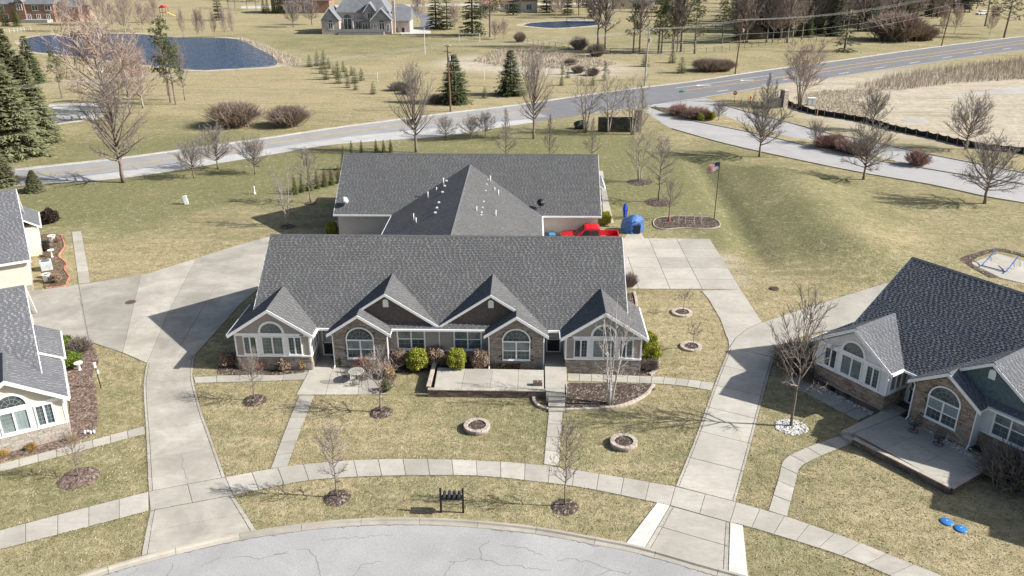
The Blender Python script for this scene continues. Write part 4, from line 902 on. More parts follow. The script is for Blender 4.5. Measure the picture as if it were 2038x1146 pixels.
proto('flare', (21,22), BARK, TWIG, 'upright_tree', Ht=8.0, clear=.9, cr=2.3, nl=34, ns=8, nt=6, r0=.12, up=1.1, twr=.012, shape='pyr')
proto('tiny', (23,24), BARK, TWIG, 'sapling', Ht=1.6, clear=.75, cr=.75, nl=10, ns=5, nt=4, r0=.028, up=.8, twr=.008, shape='ell', lead=.75)
proto('spray', (25,26), PALEB, TWIGR, 'multi_stem_tree', Ht=8.0, clear=2.0, cr=2.6, nl=9, ns=8, nt=7, r0=.11, stems=7, up=1.0, twr=.015, shape='vase', spreadstem=.42)
# evergreens
def needle_mat(name, a, b_):
    m, t, b, g = start(name); rp = g.outputs['Random Per Island']; c = mix(t, rp, a, b_)
    t.links.new(c, b.inputs['Base Color']); b.inputs['Roughness'].default_value = .8; b.inputs['Specular IOR Level'].default_value = .15; return m
NDL = needle_mat('spruce_needles', (.038, .055, .022), (.115, .13, .055)); NDB = needle_mat('blue_spruce_needles', (.08, .092, .045), (.235, .235, .125)); NDP = needle_mat('pine_needles', (.05, .065, .025), (.15, .16, .065)); NDY = needle_mat('yew_leaves', (.15, .17, .02), (.40, .40, .065)); NDA = needle_mat('arborvitae_leaves', (.06, .08, .018), (.145, .165, .045)); NDD = needle_mat('dark_evergreen', (.018, .028, .014), (.05, .062, .028))
BRL = needle_mat('brown_leaves', (.20, .145, .105), (.40, .29, .21)); RDL = needle_mat('red_twig_leaves', (.22, .135, .11), (.39, .26, .215)); GYL = needle_mat('grey_shrub', (.14, .115, .10), (.27, .225, .19)); GOLD = needle_mat('gold_grass', (.30, .20, .07), (.50, .36, .16)); REED = needle_mat('reed_straw', (.30, .25, .185), (.54, .47, .375)); PLUM = needle_mat('plum_brush', (.18, .138, .108), (.34, .265, .21))
def spruce_mesh(seed, Ht, rad, lv, nb, nsg, m, low=.04, wd=.10):
    r = random.Random(seed); T = MB(); K = MB(); T.tube([(0,0,0),(0,0,Ht*.5),(0,0,Ht*.98)], [rad*.07,rad*.045,rad*.008], 6)
    for i in range(lv):
        t = (i+r.random()*.8)/lv; z = Ht*(low+(1-low)*t); L = rad*(1-t)**.82*r.uniform(.72,1.12)+.04*rad; n = max(4, int(nb*(1-t*.55)))
        for j in range(n):
            a = 2*PI*(j+r.random()*.7)/n+i*1.1; l = L*r.uniform(.68,1.1); dz = -.22-.2*(1-t)+.35*t+r.uniform(-.1,.1)
            dr = Vector((math.cos(a), math.sin(a), dz)).normalized(); sd_ = Vector((-math.sin(a), math.cos(a), 0)); p0 = Vector((0,0,z))
            for k in range(nsg):
                f = .25+.75*(k+.6*r.random())/nsg; p = p0+dr*l*f+Vector((0,0,.12*l*f*f)); s = rad*.13*(1.25-.6*f)*(1-.45*t)*r.uniform(.6,1.5)
                for sg in (-1, 1):
                    tip = p+(dr*.75+sd_*sg*r.uniform(.35,.9)+Vector((0,0,r.uniform(-.35,.15)))).normalized()*s*1.5; w = (sd_*sg*.2+Vector((0,0,1))).cross(tip-p).normalized()*s*.3
                    K.add([tuple(p-w*.5), tuple((p+tip)*.5+w-Vector((0,0,s*.12))), tuple(tip), tuple((p+tip)*.5-w-Vector((0,0,s*.12)))], [(0,1,2,3)])
    return T.mesh('trunk', BARK), K.mesh('crown', m)
def pine_mesh(seed, Ht, rad, ncl, m, clear=.3):
    r = random.Random(seed); T = MB(); K = MB(); T.tube([(0,0,0),(.1,0,Ht*.5),(0,.1,Ht*.96)], [.18,.12,.03], 6)
    for i in range(ncl):
        t = clear+(1-clear)*(i+r.random())/ncl; a = r.uniform(0,2*PI); L = rad*(1.1-t)**.7*r.uniform(.35,1.1); c = Vector((math.cos(a)*L, math.sin(a)*L, Ht*t+L*.25)); T.tube([(0,0,Ht*t),tuple(c)], [.05,.015], 4, False); s = rad*.22*r.uniform(.7,1.3)
        for k in range(46):
            v = rv(r); v.z = abs(v.z)*.9-.25; p = c+v*s*r.uniform(.3,1.0); w = v.cross(rv(r)).normalized()*s*.10; q = p+v*s*.55; K.add([tuple(p-w), tuple(p+w), tuple(q)], [(0,1,2)])
    return T.mesh('trunk', BARK), K.mesh('crown', m)
for kind, args, nm in (('spruce', [(31,9,3.5,34,19,6,NDL),(32,9,3.4,34,19,6,NDL)], 'spruce_tree'), ('bluespruce', [(33,13,4.9,46,26,9,NDB),(34,13,5.1,46,26,9,NDB)], 'blue_spruce'), ('darkspruce', [(35,13,3.8,26,15,5,NDD),(36,13,3.4,26,15,5,NDD)], 'evergreen_tree'), ('arbor', [(37,2.4,.62,34,16,5,NDA),(38,2.4,.58,34,16,5,NDA)], 'arborvitae'), ('babypine', [(39,2.4,1.1,16,13,5,NDP),(40,2.4,1.0,16,13,5,NDP)], 'young_pine'), ('sparse', [(41,7,2.9,13,9,5,NDD)], 'evergreen_tree')):
    PROTO[kind] = [(*spruce_mesh(*a), nm, a[1]) for a in args]
PROTO['pine'] = [(*pine_mesh(s, 9, 3.0, 34, NDP, .32), 'pine_tree', 9) for s in (42, 43)]
# shrubs
def leafball(seed, n, rx, rz, ls, m, core, lift=.0, flat=.75, inner=.75):
    r = random.Random(seed); K = MB()
    B_ = MB().ell((0,0,rz*1.0), rx*.86, rx*.86, rz*.9, 12, 8)
    for i in range(n):
        v = rv(r)
        if v.z < -.75: v.z = -v.z
        lump = 1+.15*math.sin(5*v.x+seed)*math.sin(4*v.y+1.3*seed)+.08*math.sin(9*v.z+3*v.x)+(r.random()**6)*.16; p = Vector((v.x*rx*lump, v.y*rx*lump, rz+v.z*rz*lump))*1.0; p -= Vector((v.x*rx, v.y*rx, v.z*rz))*r.random()**2*(1-inner)
        d = (v*flat+rv(r)*.8).normalized(); a = d.cross(rv(r)).normalized(); b = d.cross(a); s = ls*r.uniform(.6,1.3); q = p+d*s*.6
        K.add([tuple(p+a*s*.45), tuple(q+b*s*.25), tuple(p-a*s*.45+d*s*.2), tuple(p-b*s*.4)], [(0,1,2,3)])
    return B_.mesh('core', core, True), K.mesh('foliage', m)
def twigbush(seed, n, rx, h, m, tw=.012, forks=3):
    r = random.Random(seed); K = MB(); S_ = MB()
    for i in range(n):
        a = r.uniform(0,2*PI); e = r.uniform(.5,1.45); b = Vector((r.gauss(0,.16)*rx, r.gauss(0,.16)*rx, 0)); d = Vector((math.cos(a)*math.cos(e), math.sin(a)*math.cos(e), math.sin(e))); L = 1/math.sqrt((math.cos(e)/rx)**2+(math.sin(e)/h)**2)*r.uniform(.75,1.05)
        p1 = b+d*L*.5+rv(r)*.05*L; p2 = b+d*L; (S_ if i % 4 == 0 else K).tube([b,p1,p2], [tw*1.5,tw,tw*.5], 3, False)
        for k in range(forks):
            f = r.uniform(.3,.9); q = b+(p2-b)*f; dd = (d+rv(r)*.6).normalized(); K.tube([q, q+dd*L*r.uniform(.15,.35)], [tw*.8,tw*.4], 3, False)
    return S_.mesh('stem', m), K.mesh('foliage', m)
CORE = mat('shrub_core_green', (.05, .055, .012), .95); COREB = mat('shrub_core_brown', (.05, .035, .027), .95)
PROTO['boxwood'] = [(*leafball(s, 5200, .62, .62, .085, NDY, CORE), 'round_shrub', 1.24) for s in (51, 52)]
PROTO['yewlow'] = [(*leafball(s, 5200, .95, .45, .10, needle_mat('dark_yew_leaves', (.05,.085,.012), (.17,.22,.04)), CORE), 'low_shrub', .9) for s in (53,)]
PROTO['brown'] = [(*leafball(s, 3400, .60, .55, .085, BRL, COREB, inner=.55), 'brown_shrub', 1.1) for s in (54, 55)]
PROTO['arbball'] = [(*leafball(s, 3600, .42, .55, .09, NDA, CORE), 'leafy_shrub', 1.1) for s in (56,)]
PROTO['gold'] = [(*leafball(s, 2600, .36, .42, .09, GOLD, COREB, inner=.6), 'golden_shrub', .84) for s in (57,)]
PROTO['redbush'] = [(*twigbush(s, 420, 1.15, 1.35, RDL, .014, 5), 'red_twig_shrub', 1.35) for s in (58, 59)]
PROTO['plumbush'] = [(*twigbush(s, 1500, 4.2, 3.0, PLUM, .028, 6), 'brush_thicket', 3.0) for s in (60, 61)]
PROTO['greybush'] = [(*twigbush(s, 380, 1.2, 1.4, GYL, .014, 5), 'bare_shrub', 1.4) for s in (62, 63)]
PROTO['grass'] = [(*twigbush(s, 420, .42, .62, GOLD, .008, 2), 'ornamental_grass', .62) for s in (64,)]
PROTO['dark'] = [(*leafball(s, 2400, .5, .42, .10, needle_mat('dark_shrub_leaves', (.02,.016,.012), (.065,.045,.035)), COREB, inner=.5), 'dark_shrub', .84) for s in (65,)]
PROTO['reddish'] = [(*twigbush(s, 260, .8, 1.0, RDL, .010, 4), 'red_twig_shrub', 1.0) for s in (66,)]

# ---------------------------------------------------------------- planting: near
def pl(kind, xy, Ht, label, cat='tree', group=None, **k): return plant(kind, xy, Ht, label, cat, group, **k)
for c, r_, m_ in (((-17.44,44.78),.78,MUL),((-9.09,43.51),.72,MUL),((-9.99,35.01),.72,MUL),((2.0,34.52),.72,MUL),((-24.49,36.4),1.05,MULR)): mulch_disc(c, r_, m_)
pl('young', (-17.44,44.78), 3.6, 'small bare tree in dark mulch ring left of the left garden walk')
pl('slim', (-10.0,35.05), 4.6, 'slim bare street tree in mulch ring left of the mailboxes', v=1)
pl('young', (-9.13,43.56), 4.4, 'bare tree in mulch ring in front of the patio table', wide=1.15)
pl('slim', (2.0,34.56), 5.5, 'slim bare street tree in mulch ring right of the mailboxes', v=0, wide=.8)
pl('slim', (-24.54,36.49), 3.2, 'small bare tree in reddish mulch ring at lower left', wide=1.1)
pl('young', (15.99,42.5), 9.0, 'bare tree with a ring of white stones at the right driveway', wide=.78)
pl('birch', (5.24,44.73), 7.3, 'white multi-stem birch in the mulch bed before the right sunroom', z=.1)
# planting: front house
fs = 'round shrubs along the front of the centre house'
def shr(kind, px, h, label, **k): return plant(kind, px, h, label, 'shrub', k.pop('group', None), **k)
shr('boxwood', (-7.55,49.12), 1.45, 'largest yellow-green round shrub, left of the raised patio wall')
shr('boxwood', (-4.8,48.64), 1.3, 'yellow-green round shrub between two brown ones on the raised patio edge', z=.45)
shr('brown', (-6.32,49.87), 1.3, 'brown round shrub between the two yellow-green shrubs')
shr('brown', (-8.83,49.6), 1.15, 'brown round shrub left of the largest yellow-green shrub')
shr('brown', (-3.28,48.96), 1.1, 'brown round shrub under the double window beside the right stone bay', z=.45)
shr('arbball', (-12.92,49.58), .95, 'small green leafy shrub at the foot of the left stone bay')
shr('reddish', (-11.14,49.26), 1.1, 'reddish twiggy shrub behind the patio table', wide=1.2)
shr('reddish', (-9.71,48.37), 1.0, 'reddish twiggy shrub at the right edge of the left patio')
shr('gold', (-9.29,47.89), .8, 'yellow-orange shrub at the right edge of the left patio')
shr('arbball', (-9.23,46.1), .75, 'small yellow-green shrub behind the tree at the patio corner')
shr('brown', (-20.83,49.34), .95, 'round reddish brown shrub at the left corner of the left sunroom')
shr('gold', (-19.47,49.01), .6, 'low olive shrub under the left window of the left sunroom')
shr('reddish', (-18.26,48.82), .9, 'reddish twiggy shrub under the left sunroom windows', wide=.9)
shr('brown', (-16.71,49.0), .9, 'tawny shrub under the right window of the left sunroom', wide=1.2)
shr('arbball', (-17.0,48.78), .55, 'low dark green shrub beside the tawny shrub')
shr('gold', (-15.45,49.09), .85, 'golden round shrub at the right corner of the left sunroom')
shr('boxwood', (8.77,52.87), 1.1, 'green round shrub at the right wall of the right sunroom')
shr('boxwood', (8.72,50.86), 1.2, 'nearer green round shrub at the right corner of the right sunroom')
shr('greybush', (7.34,49.59), .9, 'bare twiggy shrub in the bed under the right sunroom')
shr('greybush', (8.46,49.47), .8, 'bare twiggy shrub in the bed corner by the stone edging')
shr('arbball', (3.08,49.49), .4, 'low green plant in the bed left of the right sunroom')
shr('gold', (4.42,49.81), .35, 'small yellow flowering plant under the right sunroom')
shr('greybush', (8.64,64.11), 1.3, 'bare twiggy shrub beside the right wall of the centre house', wide=.7)
# left house
shr('yewlow', (-33.48,51.25), .95, 'oval green shrub behind the one nearest the left house gutter')
shr('yewlow', (-31.94,49.17), .85, 'oval green shrub nearest the left house gutter')
shr('greybush', (-32.03,51.2), 1.2, 'thin bare shrub by the court edge behind the left bed')
for px, l in (((-26.75,39.96),'right'),((-28.59,39.04),'middle'),((-29.77,38.37),'left')): shr('grass', px, .5, 'tuft of golden grass, %s one of three under the left house window' % l, group='golden grass tufts')
shr('brown', (-40.65,63.93), .8, 'brown shrub between the white pot and the brick edging')
shr('brown', (-42.05,65.05), .6, 'low brown shrub beside the air conditioner'); shr('dark', (-46.1,71.5), 1.0, 'dark bare shrub behind the air conditioner'); shr('dark', (-50.05,80.0), 1.4, 'dark shrub at the corner of the rear left house')
shr('reddish', (-46.17,74.03), .6, 'reddish plant beside the upper white pot')
# right house
for px, l in (((20.11,46.86),'left'),((20.84,45.92),'middle'),((21.61,45.07),'right')): shr('dark', px, .7, 'dark low shrub in white gravel, %s one of three' % l, group='dark shrubs in the white gravel')
shr('greybush', (18.64,49.69), 2.0, 'bare grey shrub behind the tree by the right sunroom', wide=1.2); shr('greybush', (19.39,48.31), 1.5, 'bare grey shrub at the right sunroom corner', wide=1.2)
shr('greybush', (26.26,36.91), 2.0, 'large bare shrub at the far end of the right raised patio', wide=1.3); shr('greybush', (28.36,40.02), 1.6, 'bare shrub under the double window of the right house', wide=1.3)
# rear house
shr('boxwood', (7.87,80.59), 1.35, 'round green shrub at the right corner of the rear house'); shr('boxwood', (-19.74,76.99), 1.2, 'dark green round shrub at the left corner of the rear house')
for k, px in enumerate(((-27.21,91.02),(-26.6,91.86),(-25.87,92.51),(-25.19,93.38),(-24.49,94.26),(-23.8,94.93),(-23.14,95.84),(-23.77,102.02))): pl('arbor', px, 2.3 if k < 7 else 3.2, 'narrow green arborvitae in the row left of the rear house', 'tree', 'arborvitae row left of the rear house')
for px in ((-21.31,111.32),(-20.26,111.34),(-19.33,111.66),(-24.62,110.66),(-23.28,110.98)): pl('arbor', px, 1.9, 'narrow arborvitae behind the left roof ridge of the rear house', 'tree', 'arborvitae behind the rear house')
pl('clump', (-24.93,79.39), 6.5, 'pale clump birch in the shadow left of the rear house', wide=.9); mulch_disc((-24.88,79.23), .8)
pl('slim', (-24.56,87.5), 6.5, 'slender bare tree by the arborvitae row', wide=1.2); mulch_disc((-24.51,87.31), .7)
pl('clump', (13.47,97.08), 8.0, 'clump birch with white rock ring right of the rear house'); mulch_disc((13.44,96.86), 1.5)
pl('slim', (14.6,88.73), 7.6, 'slender grey tree in mulch ring right of the rear house', wide=1.3); mulch_disc((14.57,88.54), 1.6)
pl('young', (14.83,82.57), 4.6, 'small bare tree in the flagpole bed', wide=1.0)
pl('tiny', (12.28,58.81), 1.9, 'sapling in the rear block ring on the right lawn', z=.15); pl('tiny', (11.89,52.55), 1.9, 'sapling in the front block ring on the right lawn', z=.15)
# boulevard trees
for px, h, l, w in (((31.43,110.15),8.8,'bare round tree on the lawn beside the boulevard, leftmost of the large ones',.95),((41.32,98.83),7.4,'bare leaning tree at the boulevard kerb near the two flowering beds',1.15),((51.12,88.94),7.6,'bare tree at the boulevard kerb at the right edge',1.2),((53.41,127.76),6.8,'bare round tree beside the black silt fence',.85),((61.75,115.21),7.8,'bare round tree at the right end of the silt fence',1.0)): pl('round', px, h, l, wide=w)
for px, h, l in (((31.06,134.67),3.4,'small bare tree on the boulevard island near the stop sign'),((41.6,118.53),3.6,'small bare tree on the boulevard island in front of the silt fence')): pl('round', px, h, l, v=1); 
pl('spray', (48.73,149.46), 11.0, 'large many-stemmed bare tree behind the silt fence', wide=1.05)
for k, px in enumerate(((25.23,139.19),(26.9,136.24),(28.32,136.27))): shr('redbush', px, 2.0, 'red-leaved shrub on the island tip, %s one of three' % ('left','middle','right')[k], group='red shrubs on the island tip', wide=1.2)
shr('boxwood', (28.09,134.6), 1.2, 'clipped dark green shrub in front of the red shrubs'); shr('boxwood', (29.99,135.89), 1.1, 'clipped dark green shrub to the right of the red shrubs', wide=1.2)
for k, px in enumerate(((42.12,115.7),(43.81,116.05),(44.24,113.03),(45.52,111.6))): shr('redbush', px, 1.9, 'reddish shrub in the island bed, number %s from the left' % ('one','two','three','four')[k], group='reddish shrubs in the island bed', wide=1.25)
shr('redbush', (50.91,105.94), 2.0, 'lone reddish shrub at the right end of the island', wide=1.1)
for px, h, l in (((42.22,147.37),6,'dense bare tree beside the entry monument'),((43.17,145.95),5,'smaller dense bare tree beside the entry monument')): pl('flare', px, h, l, wide=1.1)
# trees between the rear house and the road
pl('big', (-49.51,95.5), 13.2, 'tall bare tree on the left lawn beside the road', v=0, wide=1.05)
for px, h, l in (((-41.71,97.74),5.2,'first of three small round bare trees along the road on the left lawn'),((-40.26,102.16),5.8,'second of three small round bare trees along the road on the left lawn'),((-34.68,99.8),5.2,'third of three small round bare trees along the road on the left lawn')): pl('round', px, h, l)
pl('big', (-15.82,111.73), 12.5, 'tall bare tree beside the left flagpole', v=1, wide=.85)
pl('big', (0.62,120.62), 13.5, 'tall bare tree on the lawn in front of the road bend', v=0, wide=.72)
for px, l in (((-12.33,119.33),'left'),((-8.73,120.08),'middle'),((-6.68,122.52),'right')): pl('round', px, 3.6, 'low spreading bare tree, %s one of three behind the rear house' % l, group='low trees behind the rear house', v=2, wide=1.25)
for px, l, h in (((-3.14,107.73),'left',7.0),((2.69,107.85),'middle',6.2),((8.5,108.81),'right',5.6)): pl('flare', px, h, 'upright bare tree behind the rear house ridge, %s of three' % l, group='upright trees behind the rear house', wide=.95)
for k, (px, h) in enumerate((((8.6,124.97),9.5),((12.12,125.41),9.5),((15.64,123.7),9.0))): pl('clump', px, h, 'clump birch by the dark entry wall, %s of three' % ('left','middle','right')[k], group='birches by the entry wall', wide=1.25)
pl('flare', (17.21,125.88), 6.5, 'reddish upright bare tree at the entry pillar', wide=.9)
# shrubs beyond the road
for px, h, l, w in (((-46.92,129.0),3.6,'large brown brush thicket beyond the road, left of two',1.0),((-38.48,129.18),2.9,'brown brush thicket beyond the road, right of two',1.05)): shr('plumbush', px, h, l, wide=w)
shr('plumbush', (40.69,191.13), 2.6, 'long brown brush thicket by the utility pole', wide=1.3); shr('plumbush', (44.12,191.21), 2.4, 'end of the brown brush thicket nearest the utility pole', wide=1.0)
for px, h, l, w in (((108.98,255.71),7.5,'tall brown brush by the right stretch of road',1.0),((117.26,255.89),4.0,'grey brush beside the right utility pole',1.0)): shr('plumbush', px, h, l, wide=w)

# ---------------------------------------------------------------- masonry in the garden
BLK = mat('garden_block', (.29, .235, .195), .92, .12, var=.2, scale=6, orand=.28, bump=.01, bscale=30); CAPM = mat('cap_block', (.41, .355, .30), .92, .12, var=.15, scale=6, orand=.15, bump=.006, bscale=30)
BLKG = mat('dark_wall_block', (.155, .12, .10), .92, .12, var=.25, scale=6, orand=.35, bump=.01, bscale=30); BRK = mat('edging_brick', (.46, .19, .14), .9, .1, var=.2, orand=.2); BLACK = mat('black_metal', (.018, .018, .02), .4, .4, var=.1)
UNIT = {}
def piece(name, m, parent, c, sx, sy, sz, a, z):
    k = (name, round(sx,2), round(sy,2), round(sz,2), m.name)
    if k not in UNIT:
        b = .012; mb = MB(); mb.prism([(-sx/2,-sy/2),(sx/2,-sy/2),(sx/2,sy/2),(-sx/2,sy/2)], 0, sz, b); UNIT[k] = mb.mesh(name, m)
    o = link(name, UNIT[k], parent, (c[0], c[1], z), a+R.gauss(0,.012)); return o
def blockwall(root, A, B, courses, m, ch=.13, bl=.36, th=.26, cap=True, z0=0.0):
    A, B = Vector(A), Vector(B); L = (B-A).length; d = (B-A)/L; a = math.atan2(d.y, d.x); n = max(1, round(L/bl)); w = L/n
    for c in range(courses):
        off = .5*w*(c % 2)
        for i in range(n if not off else n-1): p = A+d*(w*(i+.5)+off); piece('block', m, root, p, w-.008, th-R.choice((0,.01,.02)), ch-.006, a, z0+c*ch)
        if off:
            for e, s in ((A+d*w*.25, 0), (B-d*w*.25, 0)): piece('block', m, root, e, w/2-.008, th, ch-.006, a, z0+c*ch)
    if cap:
        for i in range(n): p = A+d*(w*(i+.5)); piece('cap_block', CAPM, root, p, w-.006, th+.02, .06, a, z0+courses*ch)
def ring(label, c, ro, ri, courses, n=14, z=0.0):
    t = thing('block_planter', label, 'planter', (c[0], c[1], z)); 
    for q in range(courses):
        for k in range(n):
            a0 = 2*PI*(k+.5*(q%2))/n; a1 = a0+2*PI/n-.02; pts = [(ro*math.cos(a0),ro*math.sin(a0)),(ro*math.cos((a0+a1)/2),ro*math.sin((a0+a1)/2)),(ro*math.cos(a1),ro*math.sin(a1)),(ri*math.cos(a1),ri*math.sin(a1)),(ri*math.cos(a0),ri*math.sin(a0))]
            MB().prism(pts, q*.15, q*.15+.142+R.uniform(0,.01), .012).build('block', CAPM if q == courses-1 else BLK, t)
    MB().lathe([(ri+.02,.02),(ri+.02,courses*.15-.08),(ri*.5,courses*.15-.04),(.05,courses*.15-.02)], 16).build('soil', MUL, t); return t
ring('round block planter left of the steps walk on the front lawn', (-3.02,41.81), .80, .55, 2)
ring('round block planter right of the steps walk on the front lawn', (5.64,40.29), .80, .55, 2)
ring('rear round block ring with sapling on the right lawn', (12.17,58.77), .82, .55, 1); ring('front round block ring with sapling on the right lawn', (11.82,52.86), .78, .52, 1)
for c, l in (((-3.02,41.81),'left'),((5.64,40.29),'right')): plant('tiny', c, 1.0, 'bare dwarf shrub inside the %s block planter of the front lawn' % l, 'shrub', wide=.6, z=.2)
def edging(label, pts, m=CAPM, bl=.32, w=.2, h=.14, nm='block'):
    t = thing('garden_edging', label, 'edging'); s = spline(pts, .15); n = max(2, round(plen(s)/bl)); q = resample(s, n)
    for i in range(n):
        a, b = Vector(q[i]), Vector(q[i+1]); piece(nm, m, t, (a+b)/2, (b-a).length-.008, w, h, math.atan2((b-a).y, (b-a).x), 0)
edging('curved stone edging round the birch bed', [(2.32,43.99),(4.13,44.15),(5.47,44.36),(6.57,44.93),(7.66,45.95),(8.36,47.26)])
edging('short curved stone edging left of the front steps', [(0.44,45.86),(0.41,45.1),(0.72,44.43),(1.29,44.09)])
edging('stone edging along the right side of the centre house', [(8.87,62.81),(8.82,60.95),(8.65,59.17)]); edging('stone edging at the right corner of the right sunroom bed', [(9.13,52.33),(9.19,50.95),(8.95,49.55),(8.28,48.62)])
edging('scalloped red brick edging beside the rear left house', [(-46.79,76.1),(-45.44,74.05),(-44.64,72.64),(-43.86,70.21),(-42.89,69.19),(-41.9,67.94),(-41.73,67.2),(-40.77,65.89),(-40.16,65.09),(-39.78,63.95),(-39.53,63.07),(-40.83,62.6)], BRK, .22, .12, .10, 'brick')
edging('pale edging round the flagpole bed', [(13.02,81.36),(13.76,82.89),(15.99,83.46),(19.37,83.01),(19.9,81.01),(19.21,79.7),(17.35,79.35),(15.86,79.63),(13.73,79.11),(12.99,80.05),(13.02,81.36)], CAPM, .45, .10, .10)
# raised patio of the right unit
rp = thing('raised_patio', 'raised concrete patio with block retaining wall in front of the right stone bay', 'patio')
A, B, Cb = (-6.41,45.58), (1.15,45.55), (-6.34,49.8)
blockwall(rp, A, B, 4, BLKG, .125); blockwall(rp, (A[0],A[1]+.3), Cb, 4, BLKG, .125)
def raised(parent, poly, z, m=CONC, nm='slab'): return MB().prism(inset(poly, .008), 0, z, .008).build(nm, m, parent)
TZ = .48; q0 = [(-6.09,48.56),(-4.21,48.46),(-2.34,48.43),(-0.6,48.4),(1.09,48.36)]; q1 = [(-6.03,45.85),(-4.27,45.83),(-2.42,45.8),(-0.63,45.78),(1.08,45.75)]
for i in range(4): raised(rp, [q1[i], q1[i+1], q0[i+1], q0[i]], TZ)
en = thing('entry_steps', 'concrete entry walk and steps between the raised patio and the birch bed', 'steps')
e0 = (1.17,49.36); e1 = (2.65,49.39); e2 = (1.15,45.94); e3 = (2.58,45.98); e4 = (1.2,44.99); e5 = (2.51,45.02)
raised(en, [e2, e3, e1, e0], TZ+.01); raised(en, [e4, e5, (e3[0],e3[1]-.01), (e2[0],e2[1]-.01)], TZ+.01); raised(en, [(1.1,49.2),(2.6,49.2),(2.6,51.8),(1.1,51.8)], TZ+.006)
for k in range(3):
    ya = e4[1]-.02-.42*k; x0_, x1_ = e4[0]+.12, e5[0]-.12; raised(en, [(x0_,ya-.40),(x1_,ya-.40),(x1_,ya),(x0_,ya)], .36-.12*k, nm='step')
rl = thing('handrail', 'thin black handrail beside the entry steps', 'handrail', (e5[0]-.1, e5[1], 0)); mb = MB(); mb.tube([(0,.1,.3),(0,.1,1.25)], .025, 6); mb.build('post', BLACK, rl); mb = MB(); mb.tube([(0,-1.25,.0),(0,-1.25,.92)], .025, 6); mb.build('post', BLACK, rl); MB().tube([(0,.1,1.25),(0,-1.25,.92)], .025, 6).build('rail', BLACK, rl)
cd = thing('planter_box', 'small dark planter box on the raised patio beside the steps', 'box', (*(0.67,46.32), TZ+.004)); MB().box(-.3,.3,-.16,.16,0,.26).build('box', BLKG, cd); MB().box(-.27,.27,-.13,.13,.26,.28).build('soil', MUL, cd)
# raised patio of the right house
rh = thing('raised_patio', 'raised concrete patio with stone retaining wall at the right house', 'patio')
F1, F2, F3 = (19.04,40.63), (22.5,36.05), (26.15,38.51)
blockwall(rh, F1, F2, 3, BLKG); blockwall(rh, F2, F3, 3, BLKG)
c00, c10, c11, c01 = (19.22,41.16), (22.46,36.22), (25.83,38.34), (22.73,43.23)
def bl2(u, v): return tuple((1-u)*(1-v)*c00[k]+u*(1-v)*c10[k]+u*v*c11[k]+(1-u)*v*c01[k] for k in (0,1))
for i in range(3):
    for j in range(2): raised(rh, [bl2(i/3,j/2), bl2((i+1)/3,j/2), bl2((i+1)/3,(j+1)/2), bl2(i/3,(j+1)/2)], .42)
raised(rh, [(18.57,41.41),(21.64,43.55),(22.59,43.16),(19.23,41.21)], .41); raised(rh, [(21.64,43.55),(22.59,43.16),(24.79,44.8),(24.02,46.35)], .415); raised(rh, [(18.61,41.27),(19.45,41.72),(19.76,41.19),(18.95,40.64)], .2, nm='step')
walkway('right_house_walk', [(12.48,34.43),(13.79,37.27),(14.63,39.05),(16.51,40.38),(18.75,41.58)], [(13.31,33.97),(14.65,36.97),(15.33,38.33),(16.6,39.27),(19.1,40.74)], 7)
walkway('right_house_front_walk', [(20.25,43.16),(18.37,46.02),(17.11,47.92)], [(21.25,43.87),(19.39,46.78),(17.98,48.62)], 6)
def pebbles(name, label, cat, pts, n, s, m, seed, z=0.0):
    r = random.Random(seed); mb = MB(); xs_ = [p[0] for p in pts]; ys_ = [p[1] for p in pts]; k = 0
    while k < n:
        x, y = r.uniform(min(xs_), max(xs_)), r.uniform(min(ys_), max(ys_))
        if not inpoly(x, y, pts): continue
        k += 1; q = s*r.uniform(.6,1.4); mb.ell((x,y,z+q*.3), q, q*r.uniform(.6,1), q*.6, 5, 3, .2, r)
    mb.build(name, m, label=label, cat=cat, kind='stuff')
PEB = mat('white_pebble', (.55, .53, .50), .85, .2, var=.3, island=.35)
c = (15.96,42.39); circ = [(c[0]+.95*math.cos(a*.3), c[1]+.88*math.sin(a*.3)) for a in range(21)]; pebbles('white_pebbles', 'ring of white stones round the tree at the right driveway', 'stones', circ, 520, .065, PEB, 3)
pebbles('white_pebbles', 'white gravel strip along the right sunroom wall', 'stones', [(21.32,43.87),(19.39,46.78),(18.88,47.42),(19.79,47.98),(22.16,44.54)], 900, .06, PEB, 4)
pebbles('white_pebbles', 'white gravel behind the chairs on the right raised patio', 'stones', [(23.18,43.12),(23.6,43.47),(25.52,39.1),(25.31,38.14),(24.87,38.36),(23.83,40.94)], 400, .05, PEB, 5, .42)
# ---------------------------------------------------------------- mailboxes
mbx = thing('mailbox_stand', 'black stand with four mailboxes on the verge by the street', 'mailboxes', (-3.81, 33.95, 0))
for x in (-.57, .57): MB().box(x-.05,x+.05,-.05,.05,0,1.5).build('post', BLACK, mbx)
MB().box(-.52,.52,-.20,.20,.93,.97).build('shelf', BLACK, mbx); MB().box(-.52,.52,-.04,.04,.86,.93).build('crossbar', BLACK, mbx)
MBM = mat('mailbox_black', (.03, .03, .036), .35, .5, var=.2)
for k in range(4):
    x = -.375+.25*k; mb = MB(); n = 10; prof = [(-.085,0),(.085,0)]+[(.085*math.cos(PI*i/n), .13+.085*math.sin(PI*i/n)) for i in range(n+1)]; m_ = len(prof)
    mb.add([(x+a,-.27,.972+z) for a, z in prof]+[(x+a,.27,.972+z) for a, z in prof], [tuple(range(m_))[::-1], tuple(range(m_,2*m_))]+[(i,(i+1)%m_,m_+(i+1)%m_,m_+i) for i in range(m_)])
    b_ = mb.build('mailbox', MBM, mbx); MB().box(x-.08,x+.08,-.285,-.271,.975,1.10).build('door', BLACK, b_); MB().box(x+.086,x+.094,-.05,.02,1.0,1.12).build('flag', mat('mailbox_flag', (.10,.02,.02)), b_)
